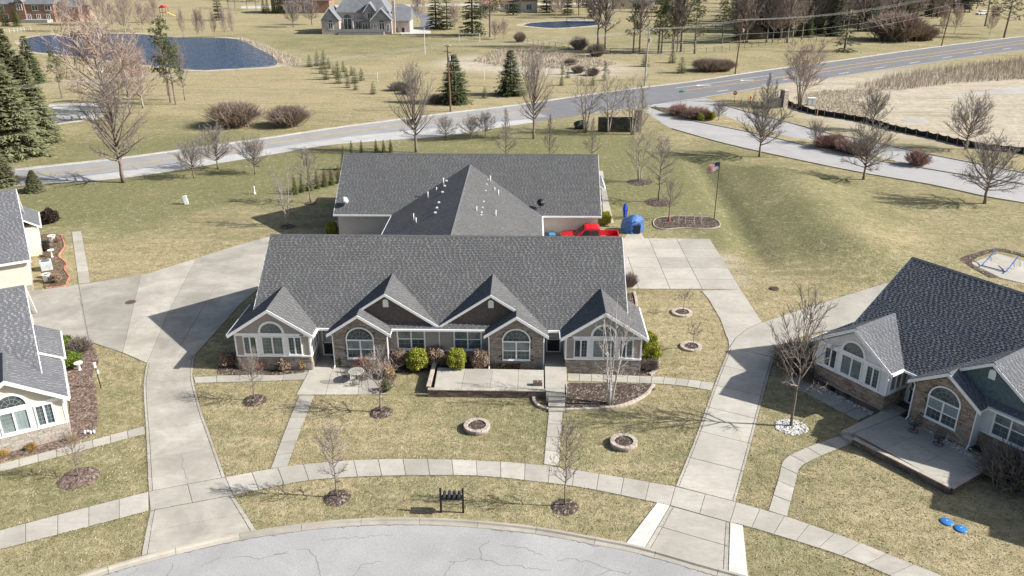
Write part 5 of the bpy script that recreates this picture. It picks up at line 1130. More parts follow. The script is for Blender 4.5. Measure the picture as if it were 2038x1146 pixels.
# ---------------------------------------------------------------- patio furniture
def chair(label, xy, rz, m, group, swivel=False, z=.04):
    t = thing('patio_chair', label, 'chair', (*xy, z), rz, group); se = MB(); bk = MB()
    for i in range(9): u = -.22+.055*i; se.tube([(u,-.22,.42),(u,.22,.42)], .008, 4); bk.tube([(u,.22,.44),(u*1.05,.32,.92-abs(u)*.5)], .008, 4)
    for i in range(9): u = -.22+.055*i; se.tube([(-.22,u,.42),(.22,u,.42)], .008, 4)
    for i in range(6): w = .5+.075*i; bk.tube([(-.23,.22+.1*(w-.44)/.48,w),(.23,.22+.1*(w-.44)/.48,w)], .007, 4)
    se.tube([(-.23,-.23,.42),(.23,-.23,.42),(.23,.23,.42),(-.23,.23,.42),(-.23,-.23,.42)], .014, 5); bk.tube([(-.23,.22,.42),(-.24,.31,.80),(-.12,.33,.93),(.12,.33,.93),(.24,.31,.80),(.23,.22,.42)], .014, 5)
    se.build('seat', m, t); bk.build('backrest', m, t)
    for s in (-1, 1):
        MB().tube([(s*.24,.27,.65),(s*.27,-.05,.66),(s*.26,-.22,.60),(s*.23,-.22,.42)], .014, 5).build('armrest', m, t)
    if swivel:
        MB().tube([(0,0,.03),(0,0,.42)], .03, 8).build('stem', m, t); b_ = MB(); b_.tube([(.27*math.cos(a*PI/8), .27*math.sin(a*PI/8), .03) for a in range(17)], .016, 5)
        for a in range(4): b_.tube([(0,0,.10),(.27*math.cos(a*PI/2), .27*math.sin(a*PI/2), .03)], .012, 4)
        b_.build('ring_base', m, t)
    else:
        for x in (-.21,.21):
            for y in (-.21,.21): MB().tube([(x,y,.42),(x*1.1,y*1.1,0)], .014, 5).build('leg', m, t)
CHM = mat('bronze_metal', (.05, .04, .035), .45, .4, var=.2)
TX, TY = -11.4, 47.45
tb = thing('patio_table', 'round pale-topped patio table on the left patio', 'table', (TX, TY, .04)); n = 24; tm = MB(); tm.lathe([(.50,.68),(.52,.70),(.52,.72),(.50,.725)], 24); tm.build('rim', mat('table_rim', (.46,.44,.40), .6), tb, smooth=False)
MB().lathe([(.46,.726),(.46,.73)], 24).build('mosaic_top', mat('mosaic', (.22,.24,.21), .5, var=.5, scale=14, col2=(.46,.44,.38)), tb); MB().tube([(0,0,.05),(0,0,.69)], .04, 8).build('stem', CHM, tb)
for k in range(3): a = 2*PI*k/3; MB().tube([(0,0,.25),(.33*math.cos(a),.33*math.sin(a),.0)], .02, 5).build('leg', CHM, tb)
for k, (dx, dy, rz, l) in enumerate(((-.65,-.25,1.9,'left'),(.55,-.55,PI+.6,'front right'),(-.25,.75,.2,'rear left'),(.75,.35,-1.2,'right'))): chair('dark metal chair at the %s of the patio table' % l, (TX+dx, TY+dy), rz, CHM, 'chairs round the patio table')
chair('black wire swivel chair nearer the door on the right raised patio', (22.82,41.46), -1.15, BLACK, 'wire chairs on the right patio', True, .425); chair('black wire swivel chair farther from the door on the right raised patio', (23.65,40.11), -.7, BLACK, 'wire chairs on the right patio', True, .425)
def lath(name, label, cat, xy, prof, m, z=0.0, n=14, rz=0): t = thing(name, label, cat, (*xy, z), rz); MB().lathe(prof, n).build('body', m, t, smooth=True); return t
BLUE = mat('blue_plastic', (.04, .19, .50), .25, .5, var=.1); BLUD = mat('blue_tarp', (.05, .13, .32), .55, .3, var=.45, scale=4, bump=.05, bscale=6)
for c, l in (((21.26,33.74),'left'),((21.72,33.21),'right')):
    t = thing('saucer_sled', 'shiny blue plastic disc on the right lawn, %s of two' % l, 'disc', (*c, .02), 0, 'blue discs on the right lawn'); MB().lathe([(.30,0),(.315,.02),(.28,.035),(.22,.055),(.10,.08),(.02,.085)], 24).build('dish', BLUE, t, smooth=True); MB().box(-.05,.05,-.02,.02,.083,.10).build('handle', mat('pale_blue', (.55,.68,.85), .3), t)
POTW = mat('white_pot', (.74, .74, .72), .5)
for c, l, s in (((-41.59,64.14),'nearer the court',1.0),((-46.52,74.03),'near the house door',1.0)):
    t = lath('flower_pot', 'white pot beside the rear left house, %s' % l, 'pot', c, [(.24,0),(.28,.3),(.33,.62),(.36,.64),(.36,.70),(.31,.70),(.30,.60)], POTW); MB().lathe([(.30,.61),(.1,.63)], 12).build('soil', MUL, t)
ac = thing('air_conditioner', 'grey white air conditioner unit beside the rear left house', 'air conditioner', (*(-43.14,66.93), 0), aL); MB().box(-.45,.45,-.42,.42,.05,.82).build('cabinet', mat('ac_grey', (.55,.57,.58), .5), ac)
mb = MB(); mb.lathe([(.36,.83),(.36,.85),(.05,.87)], 16); mb.build('fan_grille', mat('ac_dark', (.10,.13,.15), .5), ac)
for k in range(8): MB().box(-.42+.105*k,-.40+.105*k,-.425,-.42,.12,.76).build('louvre', mat('ac_dark', (.10,.13,.15), .5), ac)
for c, l, h in (((-30.66,48.48),'in the red mulch bed of the left house',.55),((-44.33,69.94),'beside the rear left house',.7)):
    t = lath('birdbath', 'white birdbath '+l, 'birdbath', c, [(.16,0),(.12,.05),(.07,.15),(.07,h-.1),(.14,h-.05),(.28,h),(.30,h+.05),(.26,h+.03),(.05,h-.01)], POTW)
fp_ = thing('feeder_pole', 'dark pole with bird feeders at the edge of the red mulch bed', 'bird feeder', (*(-28.05,46.14), 0)); MB().tube([(0,0,0),(-.05,.02,.9),(-.12,.05,1.85)], [.035,.03,.025], 6).build('pole', BLACK, fp_); MB().tube([(-.12,.05,1.85),(-.2,.05,2.0),(-.36,.05,1.97)], .015, 5).build('hook', BLACK, fp_)
MB().lathe([(.06,1.55),(.09,1.6),(.09,1.85),(.12,1.88),(.01,1.98)], 8, (-.02,-.1,0)).build('feeder', PVC, fp_); MB().lathe([(.05,1.1),(.07,1.14),(.07,1.3),(.09,1.32),(.01,1.38)], 8, (.06,-.05,0)).build('feeder', PVC, fp_)
gn = thing('garden_ornament', 'group of white ornament stones at the front of the red mulch bed', 'ornament', (*(-26.08,40.72), .04))
for k in range(4): MB().ell((-.25+.17*k,.06*(k%2),.10), .08,.08,.13, 7, 5, .15, R).build('stone', POTW, gn)
for xy, l in (((-6.26,49.19),'between the two double windows'),((-9.42,49.65),'left of the left double window')):
    t = thing('plant_hook', 'thin black garden hook '+l, 'garden hook', (xy[0], xy[1]-.2, .05)); MB().tube([(0,0,0),(0,0,1.6),(.06,0,1.75),(.2,0,1.78),(.28,0,1.66)], .016, 5).build('rod', BLACK, t)
UTB = mat('utility_white', (.66, .68, .66), .6)
t = thing('utility_box', 'leaning pale utility pedestal on the left lawn', 'utility box', (*(-38.31,86.82), 0)); MB().box(-.2,.2,-.15,.15,0,.9).build('body', UTB, t); MB().box(-.22,.22,-.17,.17,.9,.96).build('lid', UTB, t); t.rotation_euler = (0, -.16, .2)
t = thing('marker_post', 'white marker post farther back on the left lawn', 'post', (*(-31.95,90.92), 0)); MB().tube([(0,0,0),(0,0,.95)], .09, 8).build('post', UTB, t); MB().lathe([(.16,0),(.16,.14),(.1,.18)], 10).build('foot', UTB, t)
IRON = mat('iron_cover', (.10, .07, .05), .7, .3, var=.3, scale=8)
t = thing('manhole_cover', 'rusty manhole cover in the left concrete court', 'manhole', (*(-32.35,59.86), .036)); MB().lathe([(.42,0),(.42,.012),(.38,.014)], 24).build('rim', IRON, t); MB().lathe([(.37,.008),(.37,.016)], 24).build('lid', IRON, t)
t = thing('storm_drain', 'brown storm drain grate in the grass swale', 'drain', (*(20.82,63.82), .01)); MB().lathe([(.40,0),(.40,.06),(.34,.08)], 18).build('rim', IRON, t)
for k in range(6): MB().box(-.30,.30,-.27+.1*k,-.21+.1*k,.08,.10).build('bar', IRON, t)
# ---------------------------------------------------------------- pickup, bins, tarp
RED = mat('red_paint', (.56, .008, .02), .25, .5, var=.05); CHR = mat('grey_bumper', (.35, .35, .36), .3, .5, metal=.6); TYR = mat('tyre', (.02, .02, .02), .9); BEDM = mat('bed_liner', (.42, .43, .44), .5)
TGL = mat('tinted_glass', (.02, .025, .025), .08, .6)
tr = thing('pickup_truck', 'red pickup truck parked beside the rear house garage', 'pickup', (5.85, 74.1, .04), 0); tr.scale = (.96, .96, 1.06)
def extr(prof, y0, y1, dy=0.0, ztum=1.0):
    m_ = len(prof); mb = MB(); ins = lambda z: dy*max(0, z-ztum)
    mb.add([(x,y0+ins(z),z) for x, z in prof]+[(x,y1-ins(z),z) for x, z in prof], [tuple(range(m_))[::-1], tuple(range(m_,2*m_))]+[(i,(i+1)%m_,m_+(i+1)%m_,m_+i) for i in range(m_)]); return mb
extr([(-2.85,.45),(-2.9,.75),(-2.82,1.02),(-2.5,1.10),(-1.35,1.18),(-1.2,1.22),(1.05,1.22),(1.05,.42),(-2.6,.48)], -.95, .95, .1, .9).build('body', RED, tr)
extr([(-1.30,1.20),(-.55,1.80),(-.35,1.86),(.75,1.86),(.98,1.80),(1.04,1.20)], -.93, .93, .28, 1.2).build('cab', RED, tr)
extr([(-1.20,1.24),(-.62,1.72),(-.56,1.76),(-1.14,1.22)], -.80, .80, .2, 1.2).build('windscreen', TGL, tr); w_ = tr.children[-1]; w_.location = (-.045, 0, .035)
for s in (-1, 1):
    for (a, b) in ((-.88,.02),(.08,.86)):
        mb = MB(); y0_, y1_ = .945, .80; mb.add([(a,s*y0_,1.26),(b,s*y0_,1.26),(b-.04,s*(y1_),1.72),(max(a+.42,-.46) if a < -.5 else a,s*(y1_),1.72)], [(0,1,2,3)]); mb.build('side_window', TGL, tr)
    mb = MB(); mb.box(1.06,2.9,min(s*.95,s*.86),max(s*.95,s*.86),.45,1.22); mb.build('bed_side', RED, tr)
    MB().box(-1.0,-.84,min(s*.97,s*1.12),max(s*.97,s*1.12),1.2,1.36).build('mirror', BLACK, tr); MB().box(-2.9,-2.8,min(s*.55,s*.88),max(s*.55,s*.88),.78,.96).build('headlight', PVC, tr); MB().box(2.89,2.92,min(s*.80,s*.93),max(s*.80,s*.93),.8,1.1).build('tail_light', RED, tr)
    for x in (-1.9, 1.95):
        wh = MB(); wh.tube([(x,s*.78,.38),(x,s*.97,.38)], .38, 18); wo = wh.build('wheel', TYR, tr); MB().tube([(x,s*.96,.38),(x,s*.985,.38)], .22, 12).build('rim', CHR, wo)
MB().box(1.06,2.85,-.85,.85,.62,.70).build('bed', BEDM, tr); MB().box(2.82,2.90,-.86,.86,.6,1.2).build('tailgate', RED, tr); MB().box(-3.0,-2.84,-.92,.92,.42,.66).build('bumper', CHR, tr); MB().box(2.9,3.02,-.9,.9,.45,.62).build('bumper', CHR, tr)
BINB = mat('recycling_blue', (.07, .24, .42), .5)
for c, l in (((2.25,74.45),'right'),((1.62,74.4),'left')):
    t = thing('recycling_bin', 'blue recycling bin against the rear house wall, %s of two' % l, 'bin', (*c, .04), 0, 'blue recycling bins'); extr([(-.28,0),(-.32,1.0),(.32,1.0),(.28,0)], -.3, .3).build('body', BINB if l == 'right' else mat('navy_bin', (.02,.03,.06), .5), t); MB().box(-.34,.34,-.34,.34,1.0,1.07).build('lid', BINB if l == 'right' else mat('navy_bin', (.02,.03,.06), .5), t); MB().tube([(-.25,.34,.12),(.25,.34,.12)], .09, 8).build('wheel', BLACK, t)
tp = thing('covered_furniture', 'patio furniture bundled under a blue tarp behind the pickup', 'tarp', (10.45, 78.6, .04)); tp.scale = (1.0, 1.0, 1.2); r = random.Random(3); mb = MB(); nu, nv = 22, 9; vs = []
for j in range(nv+1):
    f = j/nv
    for k in range(nu): a = 2*PI*k/nu; rr = (1.0-.10*f-.55*max(0,f-.7)/.3*f)*(1+.10*math.sin(3*a+1)+.05*math.sin(7*a)*(1-f)+r.uniform(-.065,.065)); vs.append((1.12*rr*math.cos(a), .95*rr*math.sin(a), 1.35*(f**.8)*(1+.10*math.cos(a+.6))))
vs.append((0,0,1.42)); fs_ = [(j*nu+k, j*nu+(k+1)%nu, (j+1)*nu+(k+1)%nu, (j+1)*nu+k) for j in range(nv) for k in range(nu)]+[(nv*nu+k, nv*nu+(k+1)%nu, len(vs)-1) for k in range(nu)]
mb.add(vs, fs_); mb.build('tarp', BLUD, tp); MB().box(.05,.75,-1.02,-.80,.05,.75).build('dark_opening', mat('navy_bin', (.02,.03,.06), .5), tp); MB().tube([(-.3,-.95,.9),(.2,-1.03,.85),(.8,-.8,.8)], .02, 4).build('rope', BLACK, tp)
um = thing('folded_umbrella', 'closed blue patio umbrella standing behind the tarp bundle', 'umbrella', (9.85, 79.9, 0)); MB().tube([(0,0,0),(0,0,2.6)], .03, 6).build('pole', PVC, um); mb = MB(); vs = []; pr = [(.05,1.05),(.14,1.1),(.16,1.5),(.22,1.95),(.14,2.35),(.02,2.62)]
mb.add([((r_*(1+.35*(k%2)))*math.cos(2*PI*k/12), (r_*(1+.35*(k%2)))*math.sin(2*PI*k/12), z) for r_, z in pr for k in range(12)], [(j*12+k, j*12+(k+1)%12, (j+1)*12+(k+1)%12, (j+1)*12+k) for j in range(5) for k in range(12)]); mb.build('canopy', mat('umbrella_blue', (.02,.07,.42), .6), um); MB().lathe([(.28,0),(.28,.06),(.06,.14)], 12).build('base', BLACK, um)
def dish(label, xyz, dark, rz):
    t = thing('satellite_dish', label, 'dish', xyz, rz); m_ = BLACK if dark else mat('dish_grey', (.5,.52,.53), .5); mb = MB(); mb.lathe([(.02,.0),(.18,.02),(.30,.06),(.38,.12)], 18); o = mb.build('reflector', m_, t, smooth=True); o.rotation_euler = (1.0, 0, .5); o.location = (0,0,.55)
    MB().tube([(0,0,-.1),(0,0,.55)], .025, 6).build('mast', m_, t); MB().tube([(0,0,.4),(-.1,-.42,.62)], .015, 5).build('arm', m_, t); MB().box(-.15,-.05,-.48,-.38,.58,.68).build('receiver', m_, t)
dish('grey satellite dish at the left eave of the rear house', (-17.9, 75.7, 3.35), False, .3); dish('black satellite dish beside the garage roof valley of the rear house', (1.15, 75.6, 3.3), True, -.4)
# ---------------------------------------------------------------- flags
FRED = mat('flag_red', (.36, .06, .07), .8); FWH = mat('flag_white', (.78, .77, .75), .8); FBL = mat('flag_blue', (.03, .05, .17), .8)
def flagpole(label, xy, h, fw, fh, m_pole):
    t = thing('flagpole', label, 'flagpole', (*xy, H(*xy))); MB().tube([(0,0,0),(0,0,h)], [.045,.03], 8).build('pole', m_pole, t); MB().ell((0,0,h+.06), .07,.07,.07, 10, 6).build('finial', CAPM, t)
    def S3(u, v): x = -fw*u*.80; return (x, .10*math.sin(5*u+2*v)*u, h-.15-fh*v-.42*fw*u*u*.55+.04*math.sin(9*u))
    def patch(u0,u1,v0,v1,n,mb,o=0):
        vs = [tuple(a+b for a, b in zip(S3(u0+(u1-u0)*i/n, v), (0,o,0))) for v in (v0,v1) for i in range(n+1)]; mb.add(vs, [(i,i+1,n+2+i,n+1+i) for i in range(n)])
    fl = MB(); patch(0,1,0,1,10,fl); F_ = link('flag', fl.mesh('flag', FWH), t)
    for k in range(13):
        if k % 2 == 0: mb = MB(); [patch(.0,1,k/13,(k+1)/13,10,mb,o) for o in (-.006,.006)]; mb.build('stripe', FRED, F_)
    mb = MB(); [patch(0,.4,0,7/13,6,mb,o) for o in (-.011,.011)]; cn = mb.build('canton', FBL, F_); st_ = MB()
    for i in range(6):
        for j in range(5):
            for o in (-.015,.015): x, y, z = S3(.04+.06*i, (7/13)*(.12+.19*j)); s = .014; st_.add([(x-s,y+o,z),(x,y+o,z-s),(x+s,y+o,z),(x,y+o,z+s)], [(0,1,2,3)])
    st_.build('stars', FWH, F_, kind='stuff')
flagpole('dark flagpole with a striped flag in the mulch bed on the right lawn', (19.55,82.34), 6.4, 1.5, .9, BLACK)
flagpole('flagpole with a drooping striped flag behind the rear house roof', (-15.75,111.73), 4.9, 1.4, .85, BLACK)
bo = (14.7,81.73); t = thing('lawn_ornament', 'small red ornament at the foot of the tree in the flagpole bed', 'ornament', (*bo, .06)); MB().lathe([(.16,0),(.14,.3),(.10,.45),(.02,.55)], 10).build('body', mat('ornament_red', (.30,.10,.08)), t)
for c, l in (((15.93,80.93),'left'),((17.55,80.96),'right')):
    t = thing('garden_trellis', 'thin wire arch trellis in the flagpole bed, %s of two' % l, 'trellis', (*c, .05)); 
    for dy in (-.15,.15): MB().tube([(-.35,dy,0),(-.35,dy,.9),(-.2,dy,1.2),(.0,dy,1.3),(.2,dy,1.2),(.35,dy,.9),(.35,dy,0)], .014, 4).build('arch', mat('wire_grey', (.4,.4,.4)), t)
# ---------------------------------------------------------------- entry monuments, signs, fence
def monument(label, A, B, h, ph):
    A, B = Vector(A), Vector(B); L = (B-A).length; a = math.atan2((B-A).y, (B-A).x); t = thing('entry_wall', label, 'wall', (A.x, A.y, 0), a)
    MB().box(0.02,L-.02,.02,.48,0,h-.02).build('core', MORT, t); st = MB(); stones(st, Face((0,0,0),(1,0,0),(0,-1,0)), [(0,0),(L,0),(L,h),(0,h)], hmin=.16, hmax=.3); stones(st, Face((L,.5,0),(-1,0,0),(0,1,0)), [(0,0),(L,0),(L,h),(0,h)], hmin=.16, hmax=.3); st.build('stone_face', stone_mat('shaded_entry_stone', (.05,.055,.05), (.12,.12,.11), (.09,.085,.07)) if 'shaded_entry_stone' not in MATS else MATS['shaded_entry_stone'], t, kind='stuff')  # shade of the wall's seen side is put into this dark stone colour
    n = max(2, int(L/.9))
    for i in range(n): MB().box(i*L/n+.005,(i+1)*L/n-.005,-.08,.58,h,h+.12).build('coping', MATS['shaded_entry_stone'], t)
    MB().box(L,L+1.0,-.25,.75,0,ph).build('pillar_core', MORT, t); pp = MB()
    for (o, u, nn) in (((L,-.25,0),(1,0,0),(0,-1,0)),((L+1,-.25,0),(0,1,0),(1,0,0)),((L+1,.75,0),(-1,0,0),(0,1,0)),((L,.75,0),(0,-1,0),(-1,0,0))): stones(pp, Face(o,u,nn), [(0,0),(1,0),(1,ph),(0,ph)], hmin=.14, hmax=.26)
    pp.build('pillar_stone', ST_A, t, kind='stuff'); MB().prism([(L-.12,-.37),(L+1.12,-.37),(L+1.12,.87),(L-.12,.87)], ph, ph+.18, .05).build('pillar_cap', CAPM, t)
monument('shade-darkened stone entry wall with pillar where the boulevard meets the road', (10.6,125.6), (16.2,125.7), 2.1, 3.3)
monument('second entry wall with pillar beside the silt fence', (41.85,144.98), (44.73,146.46), 1.6, 2.9)
t = thing('boulder', 'dark boulder on the lawn left of the entry wall', 'boulder', (*(8.23,127.9), 0)); MB().ell((0,0,.55), 1.3,.8,.75, 9, 6, .16, R).build('rock', stone_mat('boulder_stone', (.06,.055,.05), (.10,.095,.09), (.08,.07,.06)), t)
def sign(name, label, xy, h, board):
    t = thing(name, label, 'sign', (*xy, 0)); MB().tube([(0,0,0),(0,0,h)], .035, 6).build('post', mat('sign_post', (.22,.25,.22)), t); board(t, h); return t
def stopb(t, h):
    n = 8; oc = [(.38*math.cos(PI/8+2*PI*k/n), .38*math.sin(PI/8+2*PI*k/n)) for k in range(n)]; mb = MB(); mb.add([(x,-.05,h+z) for x, z in oc]+[(x,-.03,h+z) for x, z in oc], [tuple(range(n)), tuple(range(2*n-1,n-1,-1))]+[(i,(i+1)%n,n+(i+1)%n,n+i) for i in range(n)]); b = mb.build('board', mat('sign_red', (.55,.02,.03), .5), t); mb = MB(); G5 = {'S':'111100111001111','T':'111010010010010','O':'111101101101111','P':'111101111100100'}; u = -.27; p = .042
    for ch in 'STOP':
        for i, q in enumerate(G5[ch]):
            if q == '1': mb.box(u+p*(i%3), u+p*(i%3+1), -.056, -.05, h+.1-p*(i//3+1), h+.1-p*(i//3))
        u += p*3.3
    mb.build('lettering', FWH, b)
sign('stop_sign', 'red stop sign at the end of the boulevard exit lane', (37.16,150.21), 1.9, stopb)
def stb(t, h): MB().box(-.45,.45,-.02,.02,h,h+.22).build('board', mat('sign_green', (.03,.30,.24), .5), t); MB().box(-.02,.02,-.45,.45,h+.23,h+.45).build('board', mat('sign_green', (.03,.30,.24), .5), t)
sign('street_sign', 'green street name sign behind the red shrubs on the island', (26.8,146.55), 2.6, stb)
hy = thing('fire_hydrant', 'orange fire hydrant on the verge near the stop sign', 'hydrant', (*(41.06,153.88), 0)); HO = mat('hydrant_orange', (.62,.20,.03), .5); MB().lathe([(.20,0),(.20,.05),(.14,.08),(.14,.55),(.18,.58),(.16,.68),(.05,.82)], 12).build('barrel', HO, hy, smooth=True)
for s in (-1, 1): MB().tube([(0,0,.45),(s*.24,0,.45)], .07, 8).build('nozzle', HO, hy)
ub = thing('utility_cabinet', 'pale utility cabinet behind the silt fence', 'cabinet', (*(50.66,149.01), 0)); MB().box(-.7,.7,-.5,.5,.1,1.25).build('body', UTB, ub); MB().box(-.78,.78,-.58,.58,0,.1).build('pad', CONC, ub); MB().box(-.73,.73,-.53,.53,1.25,1.32).build('lid', UTB, ub); MB().box(-.02,.02,-.51,-.5,.15,1.2).build('door_seam', DARK, ub)
sk = thing('survey_stake', 'light wooden stake beside the silt fence', 'stake', (*(48.48,138.83), 0)); MB().box(-.06,.06,-.03,.03,0,1.3).build('lath', mat('new_wood', (.62,.44,.24), .8), sk); MB().box(-.07,.07,-.04,.04,1.15,1.3).build('tip', FWH, sk)
sf = thing('silt_fence', 'long black fabric silt fence along the building lot', 'fence'); pts = resample(spline([(48.62,157.25),(46.55,149.42),(47.38,143.25),(49.18,139.71),(52.84,135.96),(55.18,132.38),(56.55,127.83),(58.44,124.98),(60.18,122.24),(63.0,116.46),(66.02,114.09),(68.58,112.67),(73.1,107.48)], .5), 34); FAB = mat('silt_fabric', (.018, .018, .020), .7, var=.3)
for i in range(34):
    a, b = Vector(pts[i]), Vector(pts[i+1]); nrm = Vector((-(b-a).y, (b-a).x)).normalized(); mb = MB(); k = 5; sag = R.uniform(.05,.25)
    P_ = [a+(b-a)*j/k+nrm*math.sin(PI*j/k)*R.uniform(-.15,.2) for j in range(k+1)]; mb.add([(p.x,p.y,0) for p in P_]+[(p.x,p.y,.95-sag*math.sin(PI*j/k)) for j, p in enumerate(P_)], [(j,j+1,k+2+j,k+1+j) for j in range(k)]); mb.build('fabric_panel', FAB, sf); MB().box(a.x-.03,a.x+.03,a.y-.03,a.y+.03,0,1.15).build('stake', mat('new_wood', (.62,.44,.24), .8), sf)
# ---------------------------------------------------------------- poles and wires
WOOD = mat('pole_wood', (.17, .10, .06), .9, var=.2, scale=2); WOODG = mat('weathered_pole', (.38, .34, .31), .9, var=.2, scale=2); WIRE = mat('wire', (.36, .35, .34), .6)
TOPS = []
def upole(label, xy, h, m, ang=.35, lx=0.0):
    t = thing('utility_pole', label, 'utility pole', (*xy, 0)); MB().tube([(0,0,0),(lx*.5,0,h*.5),(lx,0,h)], [.17,.15,.11], 8).build('pole', m, t)
    ca, sa = -math.sin(ang), math.cos(ang); d = Vector((ca, sa, 0)); x = Vector((lx,0,0)); A = []
    for z in (h-.25, h-1.2): MB().tube([x+d*-1.2+Vector((0,0,z)), x+d*1.2+Vector((0,0,z))], .06, 4).build('crossarm', m, t)
    for q in (-1.1, 0, 1.1): p = x+d*q+Vector((0,0,h-.2)); MB().lathe([(.05,0),(.07,.08),(.03,.2)], 8, tuple(p)).build('insulator', PVC, t); A.append(Vector((*xy,0))+p+Vector((0,0,.2)))
    MB().lathe([(.20,0),(.20,.7),(.14,.75)], 10, (lx+.30,-.1,h-2.6)).build('transformer', mat('transformer_grey', (.35,.36,.36)), t)
    TOPS.append(A+[Vector((*xy, h-3.0))+x, Vector((*xy, h-4.4))+x]); return t
upole('utility pole outside the left edge of the picture', (-104,88), 11, WOOD, .5); upole('brown utility pole beside the spruce beyond the road', (-13.68,141.47), 11.2, WOOD, .6, -.25); upole('pale utility pole behind the road bend', (23.5,170.2), 11.2, WOODG, .6, .2); upole('dark utility pole by the long brown brush thicket', (45.5,185.9), 11.6, WOOD, .6, .45); upole('leaning brown utility pole at the upper right', (115.9,240.5), 14.5, WOOD, .6, 1.0); upole('utility pole outside the right edge of the picture', (190,292), 14, WOOD, .6)
for k in range(len(TOPS)-1):
    for q, (a, b) in enumerate(zip(TOPS[k], TOPS[k+1])):
        L = (b-a).length; sag = L*.018; pts = [a+(b-a)*i/14-Vector((0,0,4*sag*(i/14)*(1-i/14))) for i in range(15)]
        mb = MB(); mb.tube([tuple(p) for p in pts], .014, 4, False); mb.build('power_line', WIRE, label='power line strand %s across span %s between roadside utility poles' % (('upper front','upper middle','upper rear','lower','lowest')[q], ('one','two','three','four','five')[k]), cat='wire', group='power lines')
# ---------------------------------------------------------------- fences and things in the far field
def fence(label, pts, n, h, m, rails=2):
    t = thing('field_fence', label, 'fence'); q = resample(pts, n)
    for p in q: MB().box(p[0]-.05,p[0]+.05,p[1]-.05,p[1]+.05,0,h).build('post', m, t)
    for k in range(rails):
        z = h*(k+1)/rails-.08
        for i in range(n): MB().tube([(*q[i],z),(*q[i+1],z)], .025, 4, False).build('rail', m, t)
FGR = mat('fence_grey', (.20, .18, .16), .8); FWP = mat('white_post', (.66,.65,.62), .7)
fence('grey wire fence behind the dry marsh', [(-2.26,247.98),(4.92,238.11),(12.93,229.0),(21.03,220.56)], 14, 1.4, FGR); fence('grey wire fence along the wood edge beyond the road', [(21.03,220.56),(32.2,220.8),(45.76,223.19),(62.41,236.96),(73.64,247.04),(87.93,255.26)], 24, 1.4, FGR); fence('white-posted fence on the bank beyond the road', [(24.75,206.96),(30.2,208.0),(35.87,210.94)], 3, 1.6, FWP, 1); fence('white plank fence at the upper left house', [(-171.02,270.15),(-168.02,273.4),(-166.5,280.03)], 8, 1.2, FWP)
for k, (px, h_) in enumerate((((-31.93,173.6),2.0),((-25.06,179.25),1.8),((-14.36,189.16),1.8),((-9.71,176.79),2.0))): t = thing('survey_post', 'white survey post in the field, %s from the left' % ('first','second','third','fourth')[k], 'post', (*px, 0), 0, 'white posts in the field'); MB().tube([(0,0,0),(0,0,h_)], .06, 6).build('post', FWP, t)
t = thing('white_pole', 'tall thin white pole on the lawn of the stone house', 'pole', (*(-27.5,219.51), 0)); MB().tube([(0,0,0),(0,0,6.4)], [.09,.06], 8).build('pole', FWP, t); MB().ell((0,0,6.5), .12,.12,.12, 8, 6).build('finial', FWP, t)
gl_ = thing('soccer_goal', 'white soccer goal with net near the dark evergreens', 'goal', (*(-21.04,250.21), 0), -.3); MB().tube([(0,0,0),(0,0,2.3),(6.5,0,2.3),(6.5,0,0)], .07, 6).build('frame', FWP, gl_)
net = MB()
for i in range(14): x = .5*i; net.tube([(x,0,2.3),(x,.9,1.9),(x,2.2,0)], .02, 3, False)
for z, y in ((2.3,0),(1.9,.9),(1.2,1.4),(.5,1.9)): net.tube([(0,y,z),(6.5,y,z)], .02, 3, False)
net.build('net', FWP, gl_)
ps = thing('playset', 'red and yellow wooden playset with slide behind the pond', 'playset', (*(-145.19,336.7), 0)); PW = mat('playset_wood', (.30,.16,.10)); 
for x in (-1.2,1.2):
    for y in (-1.2,1.2): MB().box(x-.08,x+.08,y-.08,y+.08,0,3.2).build('post', PW, ps)
MB().box(-1.3,1.3,-1.3,1.3,1.4,1.55).build('platform', PW, ps); rb = MB(); rb.add([(-1.5,-1.5,3.2),(1.5,-1.5,3.2),(1.5,1.5,3.2),(-1.5,1.5,3.2),(0,-1.5,4.3),(0,1.5,4.3)], [(0,4,5,3),(1,2,5,4),(0,1,4),(2,3,5)]); rb.build('roof', mat('playset_red', (.50,.05,.06)), ps)
MB().prism([(1.3,-.4),(4.6,-.4),(4.6,.4),(1.3,.4)], .02, .06).build('slide_foot', mat('slide_yellow', (.70,.50,.05)), ps); MB().quad((1.3,-.4,1.5),(4.4,-.4,.1),(4.4,.4,.1),(1.3,.4,1.5)).build('slide', mat('slide_yellow', (.70,.50,.05)), ps); MB().tube([(-1.2,0,3.0),(-5,0,3.0)], .08, 6).build('swing_beam', PW, ps)
for y in (-1,1): MB().tube([(-5,0,3.0),(-5.2,y,0)], .07, 5).build('swing_leg', PW, ps)
pb = thing('pedal_boat', 'bright blue pedal boat moored on the far side of the large pond', 'boat', (*(-137.57,267.75), .05)); extr([(-1.2,.1),(-1.4,.5),(1.4,.5),(1.2,.1)], -.8, .8).build('hull', BLUE, pb); MB().box(-1.1,1.0,-.8,.8,1.5,1.7).build('canopy', BLUE, pb)
for x in (-.9,.8):
    for y in (-.7,.7): MB().tube([(x,y,.5),(x,y,1.5)], .04, 5).build('canopy_post', FWP, pb)
MB().box(-.3,.4,-.6,.6,.5,1.0).build('seat', BLUE, pb)
dk = thing('dock', 'small grey dock with railings on the far pond', 'dock', (*(18.32,313.71), 0)); MB().box(-5,5,-1.5,3,.3,.55).build('deck', mat('grey_deck', (.30,.29,.28),.9), dk)
for x in (-4.8,-1.6,1.6,4.8): MB().box(x-.12,x+.12,2.8,3.0,.55,1.7).build('post', FGR, dk); MB().box(x-.12,x+.12,-1.4,-1.2,-.2,.6).build('pile', FGR, dk)
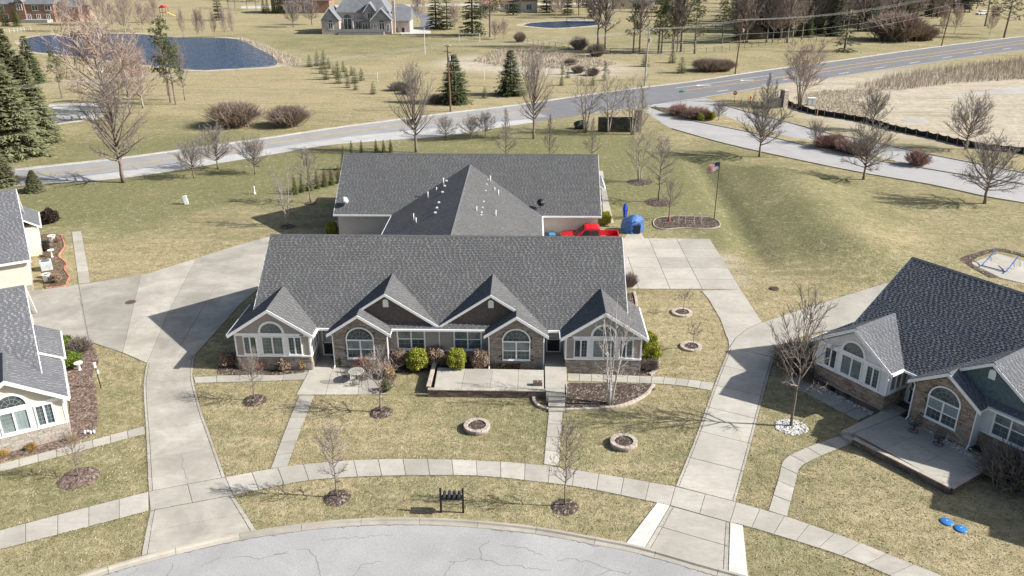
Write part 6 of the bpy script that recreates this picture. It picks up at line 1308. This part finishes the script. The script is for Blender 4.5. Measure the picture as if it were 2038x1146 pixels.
MB().box(-5,5,2.85,2.95,1.5,1.65).build('rail', FGR, dk); MB().box(-2.5,-.5,.5,1.5,.55,1.1).build('bench', FWP, dk)
fc = thing('parked_car', 'white car parked among the trees at the upper right', 'car', (*(182.73,351.09), 0), .3); extr([(-2.3,.3),(-2.4,.8),(-1.2,1.0),(-.5,1.55),(1.4,1.6),(2.2,1.05),(2.3,.4)], -.95, .95, .2, .9).build('body', PVC, fc); extr([(-1.1,1.02),(-.5,1.48),(1.35,1.52),(1.9,1.06)], -.97, .97, .3, 1.0).build('windows', GLASS, fc)
for x in (-1.4,1.4):
    for y in (-.85,.85): MB().tube([(x,y-.1,.34),(x,y+.1,.34)], .34, 12).build('wheel', TYR, fc)
for k, px in enumerate(((-43.66,276.09),(-41.37,276.14))): t = thing('refuse_bin', 'dark wheeled bin right of the stone house, %s of two' % ('left','right')[k], 'bin', (*px, 0), 0, 'bins at the stone house'); extr([(-.4,0),(-.45,1.3),(.45,1.3),(.4,0)], -.4, .4).build('body', mat('navy_bin', (.02,.03,.06), .5), t); MB().box(-.5,.5,-.5,.5,1.3,1.4).build('lid', mat('navy_bin', (.02,.03,.06), .5), t)
# ---------------------------------------------------------------- hammock stand behind the right house
bed([(39.54,70.97),(41.11,72.31),(45.01,74.16),(47.01,71.65),(46.64,70.99),(44.57,73.33),(40.61,70.35),(40.99,66.72),(40.33,66.71)], MUL, .05)
pt = base('rear_patio', [(40.41,70.22),(44.19,72.78),(46.53,69.6),(42.64,65.39),(41.09,66.49)])
for p in ([(40.41,70.22),(42.35,71.55),(43.27,68.55),(41.21,66.73)], [(42.35,71.55),(44.19,72.78),(45.33,71.09),(44.42,69.43),(43.27,68.55)], [(43.27,68.55),(44.42,69.43),(45.33,71.09),(46.53,69.6),(42.64,65.39),(41.21,66.73)]): slab(pt, p, CONC)
hs = thing('hammock_stand', 'blue steel hammock stand on the patio behind the right house', 'hammock stand', (40.99,69.48,.05)); d_ = Vector((42.32-40.99, 67.93-69.48, 0)); HB = mat('hammock_blue', (.03,.10,.34), .35, .5)
MB().tube([(0,0,.06),tuple(d_+Vector((0,0,.06)))], .05, 6).build('base_bar', HB, hs)
for o_, tip in ((Vector((0,0,.06)), Vector((1.75,1.3,1.15))), (d_+Vector((0,0,.06)), d_+Vector((1.8,1.6,1.0)))):
    MB().tube([tuple(o_), tuple(o_+(tip-o_)*.5+Vector((0,0,-.06))), tuple(tip)], .05, 6).build('arm', HB, hs); MB().tube([tuple(o_+(tip-o_)*.6), tuple(o_+(tip-o_)*.6+Vector((.25,.1,-.55)))], .025, 5).build('strut', HB, hs); MB().tube([tuple(o_+Vector((-.35,-.3,-.02))), tuple(o_+Vector((.35,.3,-.02)))], .045, 6).build('foot', HB, hs)

# ---------------------------------------------------------------- planting: far
pl('spruce', (-13.68,149.61), 8.6, 'spruce beside the utility pole beyond the road', v=0, wide=1.2); pl('spruce', (-3.71,158.32), 8.4, 'spruce standing alone beyond the road', v=1, wide=1.2)
for px, h, l, w in (((-71.31,108.5),15.5,'nearest big blue spruce at the left edge',1.0),((-71.75,116.08),12.5,'big blue spruce overhanging the gravel drive',.85),((-81.47,128.25),15.0,'big blue spruce behind the nearest one at the left edge',.95),((-87.07,132.12),17.0,'tallest blue spruce at the left edge',1.0)): pl('bluespruce', px, h, l, wide=w)
pl('bluespruce', (-63.69,94.07), 4.6, 'small spruce at the left edge beside the road', wide=1.3); pl('bluespruce', (-58.05,91.39), 2.6, 'small blue spruce beside the left house roof', wide=1.4)
pl('spruce', (-103.55,170.73), 9.5, 'dark spruce between the pond and the blue spruces', v=1); pl('pine', (-87.73,152.68), 8.6, 'brownish pine between pond and gravel drive', v=1, wide=.8)
for px, h, l in (((-65.46,148.5),14.5,'tall dark conifer among bare trunks by the pond'),((-63.95,147.03),11,'shorter conifer among bare trunks by the pond')): pl('pine', px, h, l, wide=.7)
for k, px in enumerate(((-64.1,151.61),(-69.18,156.35))): pl('greyfar', px, 11, 'bare tree beside the conifer by the pond, %s' % ('right one','left one')[k], wide=.6)
for k, (px, h, w) in enumerate((((-69.31,132.5),17.5,1.35),((-68.5,138.94),13,1.0),((-68.36,143.54),11,1.0))): pl('redfar', px, h, ('largest reddish bare tree before the pond','reddish bare tree right of the largest before the pond','reddish bare tree between the pond conifer and the largest one')[k], v=k, wide=w)
for k, px in enumerate(((-107.13,259.45),(-101.4,256.71),(-99.86,256.75),(-96.84,258.24),(-93.75,258.3),(-91.92,259.78))): pl('redfar', px, 9.0, 'thin bare tree standing on the far bank of the pond', 'tree', 'thin trees on the far pond bank', wide=.45)
for k, px in enumerate(((-127.67,277.53),(-136.67,308.34),(-130.51,271.02),(-139.18,280.62),(-157.41,298.11),(-151.5,318.43),(-162.85,318.18),(-164.74,301.79),(-128.08,284.27),(-153.35,276.98),(-150.3,298.26))): pl('redfar', px, 10+R.uniform(-2,3), 'reddish bare tree in the thicket behind the pond', 'tree', 'bare trees behind the pond', wide=.9)
pl('darkspruce', (-170.16,322.38), 11, 'dark spruce right of the brick house at upper left', wide=1.1); pl('darkspruce', (-117.25,319.17), 14, 'dark tall evergreen behind the pond', wide=.8)
for px, l in (((-183.27,293.8),'left'),((-179.4,293.89),'right')): pl('arbor', px, 6.5, 'cone-shaped evergreen before the upper left brick house, %s one' % l, group='cone evergreens at the brick house', wide=1.4)
for k, px in enumerate(((-110.41,352.4),(-107.97,349.87),(-105.5,349.92),(-103.02,349.98),(-101.16,350.02),(-95.22,352.72))): pl('arbor', px, 6.5, 'dark columnar evergreen in front of the orange brick mansion', 'tree', 'columnar evergreens at the mansion')
for px, l in (((-81.83,292.33),'left'),((-77.72,301.74),'right')): pl('round', px, 9.5, 'bare egg-shaped tree before the brick mansion, %s one' % l, group='egg-shaped trees before the mansion', v=3)
for k, px in enumerate(((-134.52,379.83),(-131.61,379.9),(-125.28,377.05),(-118.58,368.5))): pl('pine', px, 9, 'dark tree behind the pond lawn left of the mansion', 'tree', 'dark trees left of the mansion')
for k, (px, h) in enumerate((((-32.17,289.83),17),((-28.06,286.43),15),((-18.3,267.28),20))): pl('darkspruce', px, h, 'tall dark evergreen right of the grey stone house, %s of three' % ('left','middle','right')[k], group='dark evergreens by the stone house', wide=.95)
pl('pine', (-12.48,261.49), 16.5, 'pine right of the dark evergreens by the stone house'); 
for k, (px, h) in enumerate((((-25.23,283.08),9),((-10.69,255.87),6),((-7.96,255.93),6.5),((-41.78,316.55),12))): pl('redfar', px, h, 'small greyish bare tree by the dark evergreens, number %s' % ('one','two','three','four')[k], v=k)
shr('plumbush', (-2.99,247.97), 2.8, 'brown bush in front of the fence beyond the dry marsh', wide=.55)
for px, l in (((13.47,231.27),'left'),((16.91,216.39),'right')): shr('greybush', px, 3.4, 'grey brush clump at the fence end, %s one' % l, group='grey brush at the fence', wide=1.0)
for k, (px, h, w) in enumerate((((18.82,234.85),24,1.0),((20.49,231.42),22,.8),((28.78,222.82),23,.7),((38.15,225.16),19,.7),((40.34,226.29),24,.9),((39.26,226.26),15,.6))): pl('greyfar', px, h, 'tall bare tree beyond the fence, number %s from the left' % ('one','two','three','five','six','four')[k], wide=w)
for k, (px, h) in enumerate((((27.31,223.85),12),((33.82,222.93),14),((38.94,231.82),11),((43.18,222.08),13.5),((55.42,245.38),11.5),((34.62,222.95),11))): pl('pine', px, h, 'pine with bare lower trunk beyond the fence, number %s' % ('one','two','four','five','six','three')[k])
for k, (px, h) in enumerate((((34.58,204.45),3.0),((33.97,187.88),3.6),((27.2,198.19),3.2))): pl('babypine', px, h, 'young pine on the bank beyond the road, %s of three' % ('middle','right','left')[k], group='young pines on the bank', wide=1.3)
for k, (px, h) in enumerate((((62.55,246.8),17),((69.22,249.53),19),((74.89,248.35),20),((70.63,285.15),16),((82.27,266.46),18))): pl('greyfar', px, h, 'bare tree with pale limbs at the edge of the right wood, %s' % ('first','second','third','fourth','fifth')[k])
pl('sparse', (84.06,227.23), 11.5, 'dark drooping evergreen on the roadside bank'); 
for k, px in enumerate(((83.26,263.56),(85.75,263.62),(91.08,269.64))): pl('spruce', px, 9.5, 'narrow evergreen at the wood edge', 'tree', 'narrow evergreens at the wood edge', wide=.6)
for px, l in (((145.49,263.47),'right'),((158.83,301.19),'left')): pl('pine', px, 15, 'dark pine at the upper right corner, %s one' % l, group='pines at the upper right corner', wide=1.1)
for k, px in enumerate(((131.34,273.56),(136.84,276.79),(146.56,273.89))): pl('redfar', px, 9, 'small bare tree on the bank near the right utility pole, %s' % ('left','middle','right')[k], wide=.8)
rw = random.Random(99)
WL = [(59.91,244.21),(75.13,252.29),(93.82,263.79),(119.42,289.61),(150.29,324.94),(186.55,364.08)]
for k in range(250):     # wood at the upper right, growing back from its edge
    f = rw.random(); i = min(4, int(f*5)); a, b = Vector(WL[i]), Vector(WL[i+1]); p = a+(b-a)*(f*5-i); dirv = p.normalized(); q = p+dirv*(rw.random()**1.2*150)+Vector((rw.uniform(-4,4), 0))
    kind = rw.choice(('greyfar','greyfar','greyfar','redfar','darkspruce')); nm = {'greyfar':'grey bare','redfar':'brown bare','darkspruce':'dark evergreen'}[kind]
    pl(kind, (q.x, q.y), rw.uniform(13,21), nm+' tree in the dense wood at the upper right', 'tree', nm+' trees of the upper right wood', wide=.8)
for k in range(110):      # tree belt beyond the far pond
    X = rw.uniform(-20, 165); Y = rw.uniform(325, 470); kind = rw.choice(('greyfar','redfar','pine','darkspruce')); nm = {'greyfar':'grey bare','redfar':'brown bare','pine':'pine','darkspruce':'dark evergreen'}[kind]
    pl(kind, (X, Y), rw.uniform(10,17), nm+' tree in the belt beyond the far pond', 'tree', nm+' trees beyond the far pond')
for k in range(16): f = rw.random(); i = min(4, int(f*5)); a, b = Vector(WL[i]), Vector(WL[i+1]); q = (a+(b-a)*(f*5-i))*rw.uniform(1.03,1.25); shr('plumbush', (q.x, q.y), rw.uniform(2,4), 'brown undergrowth bush at the edge of the upper right wood', group='undergrowth of the upper right wood', wide=.8)
for k in range(46):      # trees beyond the houses at the top of the picture
    X = rw.uniform(-230, 150); Y = rw.uniform(400, 560); kind = rw.choice(('redfar','pine','greyfar')); pl(kind, (X, Y), rw.uniform(8,14), {'redfar':'reddish','pine':'green','greyfar':'grey'}[kind]+' distant tree along the top edge', 'tree', 'distant trees along the top edge, '+kind[:4])
rows = [(622,128),(632,131),(645,124),(655,130),(665,135),(640,140),(650,146),(672,144),(680,150),(690,140),(700,146),(705,156),(662,152),(672,160),(688,165),(708,172),(721,160),(741,178),(712,166),(690,152),(735,172)]
for px in [(-51.78,195.64),(-50.42,197.37),(-49.48,199.98),(-46.72,193.26),(-46.61,185.38),(-41.46,178.9),(-43.47,176.75),(-39.62,178.94),(-43.58,183.94),(-39.73,171.45),(-36.41,172.18),(-35.69,175.55),(-36.69,166.43),(-34.57,163.43),(-30.24,158.87),(-39.26,182.56),(-42.15,187.78)]: pl('babypine', px, rw.uniform(2.0,3.6), 'young pine in the nursery patch left of centre', 'tree', 'young pines in the nursery patch')
pl('babypine', (-47.82,192.42), 2.6, 'rust-brown dead young pine in the nursery patch')
for k, px in enumerate(((8.18,179.97),(17.27,191.42),(12.9,170.01),(6.52,169.87),(15.82,176.66),(7.27,185.04),(12.75,183.68),(-8.46,154.93))): pl('babypine', px, 2.2, 'small evergreen on the bank behind the road bend', 'tree', 'small evergreens on the bank')
for k, px in enumerate(((-25.3,163.04),(-23.33,159.59),(-26.3,163.02),(-17.07,149.54),(9.58,199.52),(10.74,187.38),(13.86,183.7))): shr('greybush', px, 1.7, 'bare bush on the far roadside bank', group='bare bushes on the far bank', wide=1.3)
# reeds, dry stalks: uncountable
def stalks(name, label, cat, poly, n, h, w, m, seed):
    r = random.Random(seed); mb = MB(); xs_ = [p[0] for p in poly]; ys_ = [p[1] for p in poly]; k = 0
    while k < n:
        x, y = r.uniform(min(xs_), max(xs_)), r.uniform(min(ys_), max(ys_))
        if not inpoly(x, y, poly): continue
        k += 1; hh = h*r.uniform(.5,1.15); a = r.uniform(0,PI); dx, dy = math.cos(a)*w, math.sin(a)*w; lx, ly = r.gauss(0,.16)*hh, r.gauss(0,.16)*hh
        mb.add([(x-dx,y-dy,0),(x+dx,y+dy,0),(x+lx+dx*.3,y+ly+dy*.3,hh)], [(0,1,2)])
    mb.build(name, m, label=label, cat=cat, kind='stuff')
stalks('reeds', 'tall tan reeds along the right roadside ditch', 'reeds', [(65.05,167.4),(81.37,185.16),(99.14,197.24),(123.72,212.84),(156.16,232.09),(131.7,193.89),(105.63,179.97),(88.23,174.21),(73.12,165.16)], 9000, 1.7, .045, REED, 5)
stalks('marsh_reeds', 'pale flattened reeds of the dry marsh beyond the road', 'reeds', [(-14.23,206.12),(-9.57,228.52),(-0.73,234.42),(6.03,225.55),(13.55,216.32),(21.13,201.5),(10.94,191.28),(0.6,196.77),(-8.37,199.13)], 9000, .7, .06, REED, 6)
stalks('bank_grass', 'dry tall grass on the right bank of the large pond', 'dry grass', [(-89.88,256.96),(-77.33,241.25),(-66.01,221.84),(-56.3,205.21),(-55.2,196.41),(-60.72,201.5),(-67.74,218.64),(-76.6,235.15)], 2500, 1.0, .05, REED, 7)
stalks('roadside_grass', 'dry grass beside the silt fence', 'dry grass', [(49.25,156.18),(58.21,164.84),(70.61,166.3),(60.11,153.77),(62.72,146.37),(55.8,137.28),(50.98,142.87)], 5000, .45, .04, REED, 8)
# ---------------------------------------------------------------- far houses
BRICK = mat('orange_brick', (.27, .165, .125), .9, .1, var=.25, scale=1.5); PINKB = mat('pink_grey_brick', (.43, .365, .335), .9, .1, var=.2, scale=1.5); FROOF = mat('grey_far_roof', (.17, .18, .19), .9, .1, var=.2, scale=.6); BROOF = mat('brown_far_roof', (.26, .15, .11), .9, .1, var=.2, scale=.6); CREAM = mat('cream_render', (.55, .50, .42), .85, .1)
def gable_roof(mb, x0, x1, y0, y1, z0, z1, axis='x', o=.4, hip=0.0):
    x0 -= o; x1 += o; y0 -= o; y1 += o
    if axis == 'x': ym = (y0+y1)/2; v = [(x0,y0,z0),(x1,y0,z0),(x1,y1,z0),(x0,y1,z0),(x0+hip,ym,z1),(x1-hip,ym,z1)]
    else: xm = (x0+x1)/2; v = [(x0,y1,z0),(x0,y0,z0),(x1,y0,z0),(x1,y1,z0),(xm,y1-hip,z1),(xm,y0+hip,z1)]
    mb.add(v, [(0,1,5,4),(2,3,4,5),(1,2,5),(3,0,4),(3,2,1,0)])
def fwin(h, x, y, z, w, hh, arch=False):
    F = Face((x,y,0),(1,0,0),(0,-1,0)); mb = MB()
    for (a,b,c,d) in ((-w/2-.12,-w/2,z,z+hh),(w/2,w/2+.12,z,z+hh),(-w/2-.12,w/2+.12,z-.14,z),(-w/2-.12,w/2+.12,z+hh,z+hh+.12),(-.05,.05,z,z+hh)): fbox(mb, F, a, b, c, d, 0, .09)
    o = mb.build('window', WHITE, h); p = MB(); fbox(p, F, -w/2, w/2, z, z+hh, 0, .04); p.build('pane', GLASS, o)
    if arch:
        n = 10; q = MB(); q.add([F(w/2*math.cos(PI*k/n), z+hh+.1+w/2*math.sin(PI*k/n), .06) for k in range(n+1)], [tuple(range(n+1))]); q.build('arched_pane', GLASS, o)
def far_house(label, xy, rz, wallm, roofm, bodies, wins, extra=()):
    h = thing('house', label, 'house', (xy[0], xy[1], 0), rz)
    for (x0,x1,y0,y1,ze,zr,ax,hip) in bodies:
        MB().box(x0,x1,y0,y1,0,ze).build('wall', wallm, h); rb = MB(); gable_roof(rb,x0,x1,y0,y1,ze,zr,ax,.4,hip); rb.build('roof', roofm, h)
        if not hip:
            g = MB()
            if ax == 'y': g.add([(x0,y0-.02,ze),(x1,y0-.02,ze),((x0+x1)/2,y0-.02,zr-.15)], [(0,1,2)])
            else:
                for x in (x0-.02,x1+.02): g.add([(x,y0,ze),(x,y1,ze),(x,(y0+y1)/2,zr-.15)], [(0,1,2)])
            g.build('gable', wallm, h)
            if ax == 'y': f_ = MB(); rake(f_, Face(((x0+x1)/2,y0-.42,0),(1,0,0),(0,-1,0)), [(-(x1-x0)/2-.4,ze),(0,zr),((x1-x0)/2+.4,ze)], .3); f_.build('fascia', WHITE, h)
    for w in wins: fwin(h, *w)
    for (nm, m_, b) in extra: MB().box(*b).build(nm, m_, h)
    return h
sx_, sy_ = (-54.56,269.54)
far_house('large grey-roofed stone house with pointed gables beyond the road', (sx_, sy_), 0.02, PINKB, FROOF,
  [(-8,9,4,17,6.3,15,'x',6.5),(-11.8,-6.2,0,8,4.2,8.2,'y',0),(4.0,10.4,.5,8,4.2,8.0,'y',0),(1.6,5.2,2.6,8,6.6,9.6,'y',0),(10.4,15.5,6,16,3.6,7.5,'x',0)],
  [(-8.9,0,1.6,1.3,1.9,True),(7.3,.5,.8,1.6,2.6,True),(5.2,.5,.8,.8,2.2),(9.2,.5,.8,.8,2.2),(3.4,2.6,4.6,1.6,1.7,True),(-4.2,4,1.0,2.4,3.4,True),(-.8,4,1.0,1.6,2.4),(1.6,2.4,1.0,1.6,2.2)],
  [('porch_roof',FROOF,(-2.4,4.0,1.6,4.0,3.9,4.2)),('deck',mat('grey_deck',(.30,.29,.28),.9),(-6.3,8.2,-2.4,0.4,0,.9)),('deck_rail',mat('grey_deck',(.30,.29,.28),.9),(-6.3,8.2,-2.45,-2.35,.9,1.8)),('chimney',PINKB,(10.5,11.3,2.6,3.6,0,10.0)),('column',WHITE,(-2.2,-1.9,1.6,1.9,.9,3.9)),('column',WHITE,(3.4,3.7,1.6,1.9,.9,3.9))])
bx_, by_ = (-183.65,309.35)
far_house('red brick house with white windows at the upper left corner', (bx_, by_), .02, BRICK, FROOF,
  [(-16,9,1,12,6.2,11.5,'x',0),(9,17,3,13,5.0,9.5,'x',4),(-4.6,-1.2,.2,6,7.0,9.2,'y',0)],
  [(-2.9,.2,4.3,1.7,2.0),(2.3,1,4.0,2.0,1.8),(7,1,4.0,2.0,1.8),(3,1,1.2,1.2,1.4),(6.6,1,1.2,1.2,1.4),(-.4,1,.2,1.1,2.4),(-10,1,4.0,1.8,1.7),(-9,1,1.2,1.8,1.5)],
  [('deck',mat('grey_deck',(.30,.29,.28),.9),(-1.5,8,-3,1,0,1.0)),('chimney',BRICK,(13,14.2,8,9.2,0,12))])
mx_, my_ = (-96.61,350.11)
far_house('orange brick mansion half hidden by columnar evergreens at the top edge', (mx_, my_), 0, BRICK, FROOF, [(-10,7,1,13,7.4,13,'x',4),(7,13.5,3,12,5,10,'x',4)],
  [(x,1,z,1.3,1.9) for x in (-7.5,-4.5,-1.5,1.5,4.5) for z in (1.0,4.6)], [('chimney',BRICK,(2,3.2,8,9.2,0,15))])
tx_, ty_ = (-7.14,359.9)
far_house('low house with brown roof and cream walls at the top edge', (tx_, ty_), 0, CREAM, BROOF, [(-6,6,3,12,4.2,9.5,'x',3),(3,10,0,9,4.4,9.0,'y',0),(-14,-6,-4,4,3.2,6.6,'x',3.2)], [(6.5,0,1.0,2.2,2.2),(0,3,1.0,1.4,2.0),(-3,3,1.0,1.4,2.0),(-9,-4,.8,1.4,2.0),(-12,-4,.8,1.4,2.0)])
cx_, cy_ = (45.45,377.79)
far_house('pale house behind the tall bare trees at the top edge', (cx_, cy_), 0, CREAM, FROOF, [(-9,9,0,10,3.6,7,'x',2)], [(-5,0,1,1.5,1.5),(0,0,1,1.5,1.5),(5,0,1,1.5,1.5)])


# ---------------------------------------------------------------- grass tufts on the near lawns
def grass_tufts():
    r = random.Random(21); cs = .2; x0, x1, y0, y1 = -44, 44, 29, 74; nx, ny = int((x1-x0)/cs), int((y1-y0)/cs); mask = bytearray(nx*ny)
    blocks = PAVED+[[(x, 20) for x in (-60, 60)]+[(kb[i][0], kb[i][1]+.25) for i in range(len(kb)-1, -1, -2)]]
    def hrect(ox, oy, a, pts): ca, sa = math.cos(a), math.sin(a); return [(ox+ca*x-sa*y, oy+sa*x+ca*y) for x, y in pts]
    hp = [(-13.8,-.1),(13.8,-.1),(13.8,4.8),(12.8,4.8),(12.8,14),(-12.8,14),(-12.8,4.8),(-13.8,4.8)]
    blocks += [hrect(-6.08,48.85,0,hp), hrect(26.71,36.53,math.radians(-55.75),hp), hrect(oL.x,oL.y,aL,hp), hrect(oL1.x,oL1.y,aL+PI,hp), [F1, F2, F3, (24.4,47.08)], [A, B, (1.19,50.25), Cb]]
    for p in blocks:
        bx0, bx1 = min(q[0] for q in p), max(q[0] for q in p); by0, by1 = min(q[1] for q in p), max(q[1] for q in p)
        for j in range(max(0, int((by0-y0)/cs)), min(ny, int((by1-y0)/cs)+1)):
            for i in range(max(0, int((bx0-x0)/cs)), min(nx, int((bx1-x0)/cs)+1)):
                if inpoly(x0+(i+.5)*cs, y0+(j+.5)*cs, p): mask[j*nx+i] = 1
    vs = []; fs = []; k = 0
    for q in range(150000):
        x, y = r.uniform(x0, x1), r.uniform(y0, y1); i, j = int((x-x0)/cs), int((y-y0)/cs)
        if mask[min(ny-1,j)*nx+min(nx-1,i)]: continue
        # keep inside the picture's reach
        if abs(x) > 6+y*.72 or r.random() > min(1, 42/y): continue
        s = r.uniform(.035,.085); h = r.uniform(.02,.06); a = r.uniform(0, 2*PI); dx, dy = math.cos(a)*s, math.sin(a)*s; z = H(x, y)
        vs += [(x-dx,y-dy,z), (x+dy*.5,y-dx*.5,z), (x+dx,y+dy,z+h)]; fs.append((k,k+1,k+2)); k += 3
    ev = []; ef = []; k2 = 0
    for p in PAVED:
        if area(p) < 0: p = p[::-1]
        for i in range(len(p)):
            a, b = Vector(p[i]), Vector(p[(i+1)%len(p)]); e = b-a; L = e.length
            if L < .05 or not (y0 < a.y < 66 and x0 < a.x < x1): continue
            e /= L; nn = Vector((e.y, -e.x)); s = 0
            while s < L:
                s += r.uniform(.02,.07); c = a+e*s; o = c+nn*.3; ii, jj = int((o.x-x0)/cs), int((o.y-y0)/cs)
                if not (0 <= ii < nx and 0 <= jj < ny) or mask[jj*nx+ii]: continue
                q = c+nn*r.gauss(.02,.035); w = r.uniform(.025,.06); an = r.uniform(0,2*PI); dx, dy = math.cos(an)*w, math.sin(an)*w; z = .042
                ev += [(q.x-dx,q.y-dy,z-.03), (q.x+dy*.7,q.y-dx*.7,z-.01), (q.x+dx,q.y+dy,z+r.uniform(0,.02))]; ef.append((k2,k2+1,k2+2)); k2 += 3
    me2 = bpy.data.meshes.new('edge_grass'); me2.from_pydata(ev, [], ef); me2.materials.append(needle_mat('edge_grass', (.12,.09,.05), (.34,.28,.17))); link('edge_grass', me2, label='ragged dry grass fringe along the paving edges', cat='grass', kind='stuff')
    me = bpy.data.meshes.new('grass_tufts'); me.from_pydata(vs, [], fs)
    m, t, b, g = start('grass_tufts'); rp = g.outputs['Random Per Island']; co = g.outputs['Position']
    c = mix(t, rng(t, mth(t, 'ADD', rp, mth(t, 'MULTIPLY', mth(t, 'SUBTRACT', noise(t, co, .5, 3), .5), 2.0)), 0, 1, 0, 1), (.10, .09, .042), (.44, .375, .235)); t.links.new(c, b.inputs['Base Color']); b.inputs['Roughness'].default_value = .9; b.inputs['Specular IOR Level'].default_value = .1
    me.materials.append(m); link('grass_tufts', me, label='short dormant grass of the lawns round the houses', cat='grass', kind='stuff')
grass_tufts()
